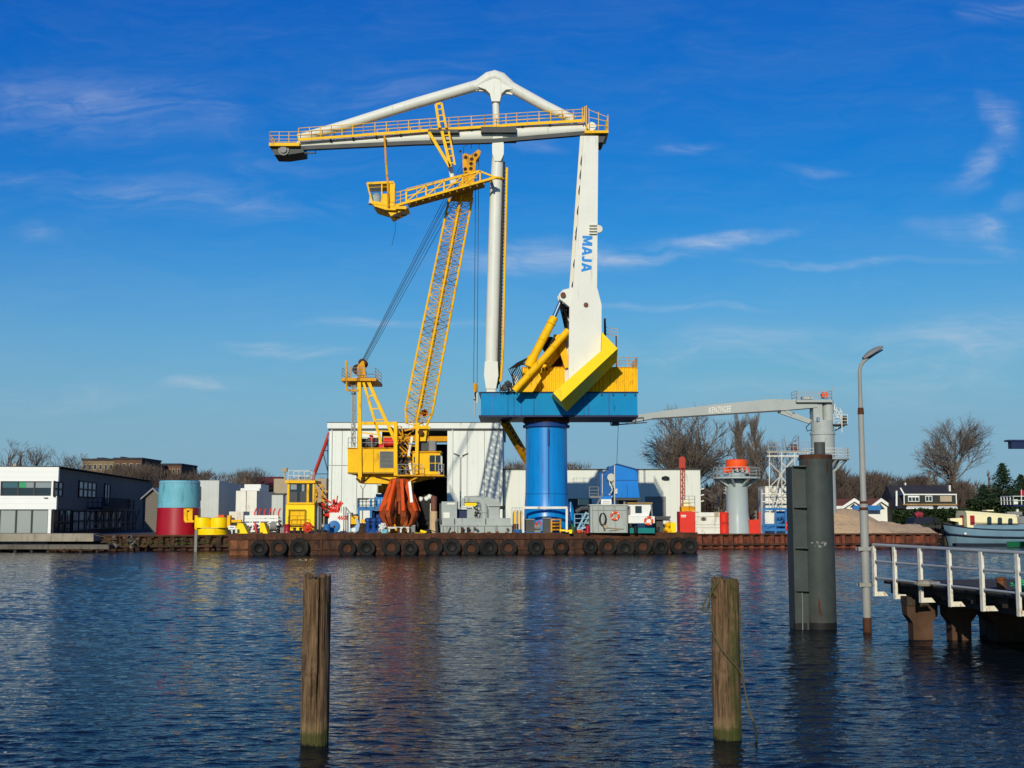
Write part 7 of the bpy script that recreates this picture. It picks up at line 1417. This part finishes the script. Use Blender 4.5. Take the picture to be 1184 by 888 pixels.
# pale worn marks on the tube
m = MB()
for (dx, y0, y1, ww) in ((-4.5, 690, 714, .045), (-2.6, 704, 722, .025), (9, 532, 552, .05), (-13, 531, 541, .05)):
    aa = math.asin(dx / 18.7) - math.pi / 2; tn = Vector((-math.sin(aa), math.cos(aa), 0)); o_ = Vector((px0 + math.cos(aa) * (pr + .004), PYc + math.sin(aa) * (pr + .004), 0)); up0, dn0 = zp(y0), zp(y1); P = [o_ + tn * (ww * s_ * f_) + Vector((0, 0, up0 + (dn0 - up0) * t_)) for s_, f_, t_ in ((-1, .5, 0), (-1, 1, .3), (-1, .7, .7), (-1, .15, 1), (1, .1, .95), (1, .8, .6), (1, .9, .25), (1, .4, .02))]; m.add(P, [tuple(range(8))])
m.build('rust_streak', 'rust', sp, smooth=False)
m = MB()
for i in range(15):
    a = R(rnd.uniform(-34, 22)) - math.pi / 2; z = zp(rnd.uniform(626, 632)); w_, h_ = rnd.uniform(.015, .05), rnd.uniform(.012, .04); c = Vector((px0 + math.cos(a) * (pr + .003), PYc + math.sin(a) * (pr + .003), z)); tn = Vector((-math.sin(a), math.cos(a), 0))
    m.add([c - tn * w_ - Vector((0, 0, h_)), c + tn * w_ * .8 - Vector((0, 0, h_ * .6)), c + tn * w_ + Vector((0, 0, h_)), c - tn * w_ * .5 + Vector((0, 0, h_ * .8))], [(0, 1, 2, 3)])
m.build('worn_marks', 'grey_mid', sp, smooth=False)
# ------------------------------------------------------------------ lamp post
LPY = WY(731); lxx = V(1003, 731, LPY).x
lp = thing('street_lamp', 'tall grey lamp post with curved arm standing in the water', 'street lamp', (lxx, LPY, -.6)); zl = lambda py: ZY(py, LPY)
m = MB(); m.lathe((lxx, LPY, 0), [(.135, zl(714)), (.135, zl(583)), (.10, zl(581)), (.088, zl(474)), (.075, zl(472.4))], 18); m.build('pole', 'lamp_grey', lp)
m = MB(); m.lathe((lxx, LPY, 0), [(.137, -.6), (.139, zl(714.1))], 18); m.build('rusty_foot', 'rust', lp); m = MB(); m.lathe((lxx, LPY, 0), [(.142, zl(590)), (.12, zl(579.5))], 18); m.lathe((lxx, LPY, 0), [(.107, zl(479)), (.09, zl(471.5))], 16); m.build('rusty_collar', 'rust', lp)
m = MB(); pts = [Vector((lxx, LPY, zl(474)))] + [Vector((lxx, LPY, zl(py))) for py in (455, 440, 431)] + [Vector((lxx + M(dx, LPY), LPY, zl(py))) for dx, py in ((.5, 427), (1.8, 422.5), (4.4, 418.5), (9.5, 414.2), (12.5, 411.6))]
m.path(pts, [.075, .066, .06, .06, .06, .06, .06, .06, .06], 12); m.build('arm', 'lamp_grey', lp)
c = Vector((lxx + M(16.5, LPY), LPY, zl(408.2))); ax = Vector((1, 0, .62)).normalized(); sd_ = Vector((0, 1, 0)); upv = Vector((-ax.z, 0, ax.x)); m = MB(); N1 = 12
for i in range(9):
    t_ = i / 8; L = (t_ - .5) * .78; w_ = .20 * math.sin(math.pi * (.12 + .80 * t_)) ** .7; h_ = .14 * math.sin(math.pi * (.12 + .80 * t_)) ** .7
    for j in range(N1):
        a = 2 * math.pi * j / N1; s_ = math.sin(a); m.v.append(c + ax * L + sd_ * w_ * math.cos(a) + upv * (h_ * s_ if s_ > 0 else h_ * .35 * s_))
for i in range(8):
    for j in range(N1): m.f.append((i * N1 + j, i * N1 + (j + 1) % N1, (i + 1) * N1 + (j + 1) % N1, (i + 1) * N1 + j))
m.f += [tuple(reversed(range(N1))), tuple(96 + j for j in range(N1))]; fixn(m.build('lamp_head', 'grey_mid', lp)); m = MB()
for i in range(9):
    t_ = i / 8; L = (t_ - .45) * .60; w_ = .165 * math.sin(math.pi * (.10 + .80 * t_)) ** .6; m.v += [c + ax * L + sd_ * w_ - upv * .052, c + ax * L - upv * .10, c + ax * L - sd_ * w_ - upv * .052]
for i in range(8): a = i * 3; m.f += [(a, a + 1, a + 4, a + 3), (a + 1, a + 2, a + 5, a + 4)]
m.build('lens', 'glass_dark', lp)
m = MB()
for py in (634.5, 676): z = zl(py); m.box(lxx - .26, lxx + .28, LPY - .17, LPY - .14, z - .06, z + .06); m.box(lxx - .26, lxx + .28, LPY + .14, LPY + .17, z - .06, z + .06); m.box(lxx - .24, lxx - .2, LPY - .14, LPY + .14, z - .06, z + .06)
m.build('clamp', 'lamp_grey', lp, smooth=False)

# ------------------------------------------------------------------ jetty with white railing
tops = [(1007.5, 629.0), (1031, 630.8), (1060.5, 632.6), (1094, 634.2), (1131, 636.3), (1172.5, 638.4)]
# straight line in plan through the measured ends; the rail is level
RT = 2.84; RB = 1.20
def top_at(px, z):                                          # distance at which the rail top appears on pixel column px
    return None
Pa = Vector((V(1007.5, 640, 39.6).x, 39.6, 0)); Pb = Vector((V(1172.5, 640, 32.0).x, 32.0, 0))
jd = (Pb - Pa).normalized(); jn = Vector((-jd.y, jd.x, 0)); jn = jn if jn.x > 0 else -jn
ts = []
for px, _ in tops:
    lo, hi = -1, 30
    for _k in range(50):
        mid = (lo + hi) / 2; p = Pa + jd * mid; x = CX + FPX * p.x / (p.y * math.cos(PITCH))
        p3 = Vector((p.x, p.y, RT)); dz = p3.z - CAMZ; fwd = p3.y * math.cos(PITCH) + dz * math.sin(PITCH); x = CX + FPX * p3.x / fwd
        if x < px: lo = mid
        else: hi = mid
    ts.append(lo)
st_ = (ts[-1] - ts[0]) / 5
ts = ts + [ts[-1] + st_ * (i + 1) for i in range(5)]
jt = thing('jetty', 'dark timber jetty on stubby piles at the right edge', 'jetty', Pa + jn * 3 + jd * 4 + Vector((0, 0, 0)))
rl = thing('jetty_railing', 'white railing of flat posts and three bars along the jetty', 'railing', Pa + jd * 4 + Vector((0, 0, RB)))
for t_ in ts:
    p = Pa + jd * t_; m = MB(); w_ = .16; th = .035
    # flat steel post turned across the jetty with a short foot under the planks
    m.prism([p - jn * 0 + Vector((0, 0, RB)), p + jn * .14 + Vector((0, 0, RB + .14)), p + jn * .14 + Vector((0, 0, RT - .03)), p + Vector((0, 0, RT - .03))], jd * th); m.prism([p + Vector((0, 0, RB)), p + jn * .52 + Vector((0, 0, RB)), p + jn * .40 + Vector((0, 0, RB + .14)), p + jn * .14 + Vector((0, 0, RB + .14))], jd * th)
    m.prism([p + jd * th + Vector((0, 0, RB)), p + jd * (th + .10) + Vector((0, 0, RB)), p + jd * (th + .10) + Vector((0, 0, RT - .03)), p + jd * th + Vector((0, 0, RT - .03))], jn * .03)
    fixn(m.build('post', 'rail_white', rl, smooth=False))
m = MB(); e0, e1 = Pa + jd * ts[0] + jn * .07, Pa + jd * ts[-1] + jn * .07; m.tube(e0 + Vector((0, 0, RT)), e1 + Vector((0, 0, RT)), .055, n=12); m.build('top_rail', 'rail_grey', rl)
for z in (RB + (RT - RB) * .685, RB + (RT - RB) * .36):
    m = MB(); m.tube(e0 + Vector((0, 0, z)), e1 + Vector((0, 0, z)), .035, n=10); m.build('bar', 'rail_grey', rl)
JD = RB + .52                                                # deck level
far0 = Pa + jd * .35 + jn * .22; L_ = (ts[-1] - ts[0])
m = MB(); m.prism([far0 + Vector((0, 0, JD - .10)), far0 + jn * 9 + Vector((0, 0, JD - .10)), far0 + jn * 9 + Vector((0, 0, JD)), far0 + Vector((0, 0, JD))], jd * L_); m.build('planking', 'deck_wood', jt, smooth=False)
m = MB()
for k, (o, dz, h) in enumerate(((.30, -.115, .22), (.55, -.34, .26))):
    q0 = far0 + jn * o; m.prism([q0 + Vector((0, 0, JD + dz - h)), q0 + jn * .3 + Vector((0, 0, JD + dz - h)), q0 + jn * .3 + Vector((0, 0, JD + dz)), q0 + Vector((0, 0, JD + dz))], jd * L_)
for k in range(12): 
    q0 = far0 + jd * (.1 + k * st_ * .98) + jn * .18; m.prism([q0 + Vector((0, 0, JD - .40)), q0 + jd * .26 + Vector((0, 0, JD - .40)), q0 + jd * .26 + Vector((0, 0, JD - .11)), q0 + Vector((0, 0, JD - .11))], jn * 8.7)
m.build('beams', 'beam_wood', jt, smooth=False)
# stubby piles with wide heads
def pilex(px, py):
    Y = WY(py); return Vector((V(px, py, Y).x, Y, 0))
for px, py, s in ((1064.5, 739, 1), (1109, 739.5, 1), (1166, 741, 1.5), (1150, 733, 1.2)):
    c = pilex(px, py); m = MB(); w_ = .30 * s; 
    m.prism([c + Vector((-w_ * .95, -.25, -.6)), c + Vector((w_ * .95, -.25, -.6)), c + Vector((w_ * 1.0, -.25, .55)), c + Vector((w_ * 1.55, -.25, .74)), c + Vector((w_ * 1.6, -.25, RB - .16)), c + Vector((-w_ * 1.6, -.25, RB - .16)), c + Vector((-w_ * 1.55, -.25, .74)), c + Vector((-w_ * 1.0, -.25, .52))], (0, .5 * s, 0)); fixn(m.build('pile', 'support', jt, smooth=False))
m = MB(); a, b = pilex(1052, 739), pilex(1190, 741); m.box(a.x - .15, b.x + 2, a.y - .32, a.y + .30, RB - .155, RB + .10); m.build('pile_cap', 'beam_wood', jt, smooth=False)
def deckpt(px, py):
    Y = WY(py, JD); return Vector((V(px, py, Y).x, Y, JD))
rk = thing('sack_pile', 'pale flat sacks lying on the jetty planks', 'sacks', deckpt(1072, 677)); m = MB()
for i in range(9): c = deckpt(1064 + i * 2.6, 677.0 + rnd.uniform(-.5, .5)); s = rnd.uniform(.10, .18); m.lathe(c, [(s * 1.3, 0), (s * 1.5, s * .35), (s * 1.1, s * .8), (s * .4, s)], 9)
m.build('sacks', 'concrete', rk, smooth=False)
bo = thing('bollard', 'short rusty bollard standing on the jetty', 'bollard', deckpt(1158, 681.5)); c = deckpt(1158, 681.5); m = MB(); m.lathe(c, [(.13, 0), (.13, .26), (.15, .28), (.15, .33), (.1, .35)], 18); m.build('post', 'rust_light', bo)
gn = thing('net_heap', 'heap of green netting on the jetty at the right edge', 'netting', deckpt(1184, 684)); m = MB(); c = deckpt(1182, 684); P = [c + Vector((rnd.uniform(-.35, .8), rnd.uniform(-.3, .3), rnd.uniform(.02, .34))) for _ in range(60)]; m.path(P, .03, 5); m.build('netting', 'sign_green', gn)
m = MB(); a = Pa + jd * (ts[1] - .25) + jn * .1; m.beam(a + Vector((0, 0, RT - .05)), a + jn * .1 + Vector((0, 0, JD)), .05); m.build('strap', 'black', rl, smooth=False)

# ------------------------------------------------------------------ the two wooden mooring posts
def wood_mat():
    m = bpy.data.materials.new('weathered_wood'); m.use_nodes = True; N = m.node_tree.nodes; L = m.node_tree.links; b = N['Principled BSDF']; b.inputs['Roughness'].default_value = .85; b.inputs['Specular IOR Level'].default_value = .25
    tc = N.new('ShaderNodeTexCoord'); mp = N.new('ShaderNodeMapping'); mp.inputs['Scale'].default_value = (15, 15, 1.15); L.new(tc.outputs['Object'], mp.inputs[0])
    n1 = N.new('ShaderNodeTexNoise'); n1.inputs['Scale'].default_value = 1.3; n1.inputs['Detail'].default_value = 8; n1.inputs['Roughness'].default_value = .7; n1.inputs['Distortion'].default_value = .5; L.new(mp.outputs[0], n1.inputs['Vector'])
    cr = N.new('ShaderNodeValToRGB'); e = cr.color_ramp.elements; e[0].position = .32; e[0].color = (.012, .007, .004, 1); e[1].position = .70; e[1].color = (.25, .155, .080, 1); k = e.new(.48); k.color = (.105, .062, .030, 1); L.new(n1.outputs[0], cr.inputs[0])
    n2 = N.new('ShaderNodeTexNoise'); n2.inputs['Scale'].default_value = 2.6; n2.inputs['Detail'].default_value = 7; n2.inputs['Roughness'].default_value = .65; L.new(tc.outputs['Object'], n2.inputs['Vector'])
    return m, N, L, b, tc, cr, n1, n2
def post_material(name, zwl, moss_side):
    m, N, L, b, tc, cr, n1, n2 = wood_mat(); m.name = name; sp_ = N.new('ShaderNodeSeparateXYZ'); L.new(tc.outputs['Object'], sp_.inputs[0])
    def mth(op, a, c_):
        n = N.new('ShaderNodeMath'); n.operation = op
        for i, q in enumerate((a, c_)):
            if isinstance(q, (int, float)): n.inputs[i].default_value = q
            else: L.new(q, n.inputs[i])
        return n.outputs[0]
    def mr(v, a, c_):
        n = N.new('ShaderNodeMapRange'); n.interpolation_type = 'SMOOTHSTEP'; n.inputs[1].default_value = a; n.inputs[2].default_value = c_; L.new(v, n.inputs[0]); return n.outputs[0]
    def mix(f, a, col):
        x = N.new('ShaderNodeMix'); x.data_type = 'RGBA'; L.new(f, x.inputs[0]); L.new(a, x.inputs[6]); x.inputs[7].default_value = (*col, 1); return x.outputs[2]
    zn = mth('ADD', sp_.outputs[2], mth('ADD', mth('MULTIPLY', n2.outputs[0], -.45), mth('MULTIPLY', n1.outputs[0], .25)))
    cur = cr.outputs[0]
    cur = mix(mth('MULTIPLY', mr(n2.outputs[0], .52, .66), .6), cur, (.20, .13, .075))            # worn pale patches
    pale = mth('MULTIPLY', mr(zn, zwl + .40, zwl + .22), .5); cur = mix(pale, cur, (.24, .17, .075))
    moss = mth('MULTIPLY', mr(zn, zwl + .20, zwl + .06), .85); cur = mix(moss, cur, (.045, .052, .010))
    wet = mr(zn, zwl - .06, zwl - .12); cur = mix(wet, cur, (.010, .010, .007))
    if moss_side:
        s = mr(mth('ADD', sp_.outputs[0], mth('MULTIPLY', n1.outputs[0], .12)), .03, .13); s2 = mth('MULTIPLY', s, mr(n2.outputs[0], .36, .56)); s3 = mth('MULTIPLY', s2, .75); cur = mix(s3, cur, (.040, .058, .012)); tp_ = mth('MULTIPLY', mr(zn, zwl + 1.75, zwl + 2.05), .6); cur = mix(mth('MULTIPLY', tp_, mr(n2.outputs[0], .48, .62)), cur, (.19, .085, .035))
    L.new(cur, b.inputs['Base Color']); bp = N.new('ShaderNodeBump'); bp.inputs['Distance'].default_value = .05; L.new(n1.outputs[0], bp.inputs['Height']); L.new(bp.outputs[0], b.inputs['Normal']); MT[name] = m
def wooden_post(label, pxb, pyb, pyt, rpx, cracks, seed, mat_name, moss_side, squarish):
    Yp = WY(pyb) + .2; x = V(pxb, pyb, Yp).x; H = ZY(pyt, Yp) + .7; rad = M(rpx, Yp); post_material(mat_name, .7, moss_side)
    t = thing('mooring_post', label, 'post', (x, Yp, -.7)); m = MB(); NA, NZ = 120, 130; so = seed * 7.3
    for i in range(NZ + 1):
        z = H * i / NZ
        for j in range(NA):
            a = 2 * math.pi * j / NA; ca, sa = math.cos(a), math.sin(a)
            sq = 1 / max(abs(math.cos(a + .25)), abs(math.sin(a + .25))); r = rad * ((1 - squarish) + squarish * .93 * min(sq, 1.22))
            r *= 1 + .070 * noise.noise(Vector((ca * 1.5 + so, sa * 1.5, z * .5))) + .040 * noise.noise(Vector((ca * 7 + so, sa * 7, z * .9))) + .024 * noise.noise(Vector((ca * 18, sa * 18 + so, z * 1.6)))
            r *= 1.04 - .05 * z / H
            for (ac, w_, dp, zlo, zhi) in cracks:
                aw = ac + .05 * noise.noise(Vector((z * 1.3, so, 0))) + .03 * noise.noise(Vector((z * 5, so, 2))); da = abs((a - aw + math.pi) % (2 * math.pi) - math.pi)
                if zlo < z / H: 
                    k = min(1, (z / H - zlo) / .25) * (1 if z / H < zhi else max(0, 1 - (z / H - zhi) / .08)); r *= 1 - dp * k * max(0, 1 - da / w_)
            zz = z
            if i == NZ: zz += .13 * noise.noise(Vector((ca * 2.6, sa * 2.6, so))) + .05 * noise.noise(Vector((ca * 9, sa * 9, so)))
            m.v.append(Vector((x + ca * r, Yp + sa * r, -.7 + zz)))
    for i in range(NZ):
        for j in range(NA): j2 = (j + 1) % NA; m.f.append((i * NA + j, i * NA + j2, (i + 1) * NA + j2, (i + 1) * NA + j))
    prev = NZ * NA
    for k, f in enumerate((.72, .42, .14)):                   # rough end grain
        b0 = len(m.v)
        for j in range(NA): p = m.v[NZ * NA + j]; c = Vector((x, Yp, p.z)); q = c + (p - c) * f; q.z += .04 * noise.noise(Vector((q.x * 14, q.y * 14, so))) - .02 * k; m.v.append(q)
        for j in range(NA): j2 = (j + 1) % NA; m.f.append((prev + j, prev + j2, b0 + j2, b0 + j))
        prev = b0
    m.f.append(tuple(prev + j for j in range(NA))); o = m.build('timber', mat_name, t); return t, x, Yp, rad, H
wooden_post('left weathered wooden post split by a long dark crack', 363.5, 863, 668, 14.6, [(-math.pi / 2 + .40, .115, .60, .30, 2), (-math.pi / 2 - .15, .05, .10, .1, .6), (-math.pi / 2 + .30, .06, .22, .16, .5), (-math.pi / 2 - .75, .04, .08, .3, 2)], 1, 'post_wood_left', False, .55)
t, x, Yp, rad, H = wooden_post('right mossy wooden post with a rope slung around it', 841.5, 857, 671, 15.4, [(-math.pi / 2 + .05, .04, .10, .45, .95), (-math.pi / 2 + .5, .05, .06, .2, 2)], 3, 'post_wood_right', True, .2)
rpt = thing('mooring_line', 'olive mooring rope looped over the right wooden post', 'rope', (x, Yp, -.2))
zr = lambda py: ZY(py, Yp - rad); xr = lambda px: V(px, 750, Yp - rad).x
def smooth_pts(P, n=8):
    P = [Vector(p) for p in P]; out = []
    for i in range(len(P) - 1):
        a, b, c, d = P[max(i - 1, 0)], P[i], P[i + 1], P[min(i + 2, len(P) - 1)]
        for k in range(n):
            s = k / n; out.append(.5 * ((2 * b) + (-a + c) * s + (2 * a - 5 * b + 4 * c - d) * s * s + (-a + 3 * b - 3 * c + d) * s ** 3))
    out.append(P[-1]); return out
F_ = Yp - rad * 1.1
m = MB(); m.path(smooth_pts([(xr(836), F_ + .1, zr(670.5)), (xr(829), F_ + .05, zr(677)), (xr(824), F_ + .15, zr(690)), (xr(822.5), Yp - .05, zr(705)), (xr(825), F_ + .08, zr(729)), (xr(832), F_ - .01, zr(747)), (xr(843), F_ - .05, zr(762)), (xr(855), F_ + .02, zr(776)), (xr(860.5), F_ + .08, zr(795)), (xr(864), F_ + .05, zr(815)), (xr(869), F_ + .02, zr(834))]), .015, 7); m.build('rope', 'rope', rpt)
m = MB(); m.path(smooth_pts([(xr(869), F_ + .02, zr(834)), (xr(872), F_ + .02, zr(848)), (xr(872.5), F_ + .05, zr(866)), (xr(871), F_ + .1, zr(876))]), .019, 7); m.build('wet_end', 'rope_dark', rpt)
m = MB(); m.path(smooth_pts([(xr(826), F_ + .1, zr(676)), (xr(820), F_ + .12, zr(690)), (xr(814.5), F_ + .16, zr(704)), (xr(817), F_ + .14, zr(708)), (xr(821), F_ + .14, zr(700)), (xr(824), F_ + .1, zr(686))]), .014, 6); m.path(smooth_pts([(xr(836), F_ + .1, zr(669.8)), (xr(846), F_ + .02, zr(673)), (xr(851), F_ + .04, zr(681)), (xr(857), F_ + .1, zr(688)), (xr(858.5), F_ + .14, zr(720)), (xr(859), F_ + .12, zr(760)), (xr(860.5), F_ + .1, zr(793))]), .013, 6)
m.path(smooth_pts([(xr(830), F_ + .1, zr(671)), (xr(826), F_ + .1, zr(682)), (xr(829), F_ + .03, zr(690))]), .014, 6); m.build('frayed_strands', 'rope', rpt)

# ------------------------------------------------------------------ small deck gear
def deck_bollard(px, label):
    c = V(px, 616, 113); x = c.x; y = FY(x) + .75; t = thing('deck_bollard', label, 'bollard', (x, y, DZ), 'double bollards on the barge edge')
    m = MB(); m.box(x - .5, x + .5, y - .2, y + .2, DZ, DZ + .06); m.build('base_plate', 'rust', t, smooth=False)
    for s in (-.28, .28): m = MB(); m.lathe((x + s, y, 0), [(.13, DZ + .061), (.13, DZ + .46), (.17, DZ + .48), (.17, DZ + .54), (.1, DZ + .57)], 14); m.build('bitt', 'rust_hull', t)
for px, l in ((345, 'rusty double bollard below the yellow control cabin'), (463, 'rusty double bollard in front of the steel table and grab'), (537, 'rusty double bollard in front of the long grey machine skid'), (664, 'rusty double bollard right of the white portal frame'), (764, 'rusty double bollard right of the white wheelhouse')): deck_bollard(px, l)
def coil(px, label, mt, r0=.42, n=5):
    c = V(px, 616, 113); x = c.x; y = FY(x) + 1.0; t = thing('cable_coil', label, 'coil', (x, y, DZ)); m = MB()
    P = []
    for k in range(n * 16): a = k / 16 * 2 * math.pi; r = r0 * (.75 + .25 * math.sin(k * .37)) ; P.append((x + r * math.cos(a), y + r * math.sin(a), DZ + .05 + .055 * k / 16))
    m.path(P, .045, 6); P2 = [P[-1]] + [(x + .5 + .35 * k, y - .25 + .25 * math.sin(k * 1.3), DZ + .05) for k in range(1, 6)]; m.path(P2, .045, 6); m.build('cable', mt, t)
coil(374, 'dark cable coil right of the yellow control cabin', 'cable'); coil(494, 'dark cable coil beside the brown pipe', 'cable'); coil(600, 'blue hose coil before the yellow gas bottles', 'blue_mid'); coil(672, 'orange hose coil left of the grey container', 'orange_red', .36, 4)
def drum(px, label, mt, dy=1.6):
    c = V(px, 612, 114); x = c.x; y = FY(x) + dy; t = thing('oil_drum', label, 'drum', (x, y, DZ)); m = MB(); m.lathe((x, y, 0), [(.28, DZ), (.30, DZ + .02), (.285, DZ + .04), (.285, DZ + .28), (.305, DZ + .30), (.285, DZ + .32), (.285, DZ + .58), (.305, DZ + .60), (.285, DZ + .62), (.285, DZ + .84), (.30, DZ + .86), (.28, DZ + .88)], 20); m.build('body', mt, t); m = MB(); m.lathe((x + .12, y - .05, 0), [(.05, DZ + .881), (.05, DZ + .90)], 8); m.build('cap', 'grey_dark', t)
drum(378.5, 'blue oil drum between red pipes and white tank', 'blue_mid'); drum(596, 'rusty oil drum left of the white portal frame', 'rust_light', 1.3); drum(664.5, 'green oil drum below the blue column buttress', 'hull_green', 2.2); drum(728.5, 'grey oil drum in front of the white wheelhouse', 'grey_mid', .9); drum(335, 'red oil drum left of the yellow control cabin door', 'red_paint', 1.0)
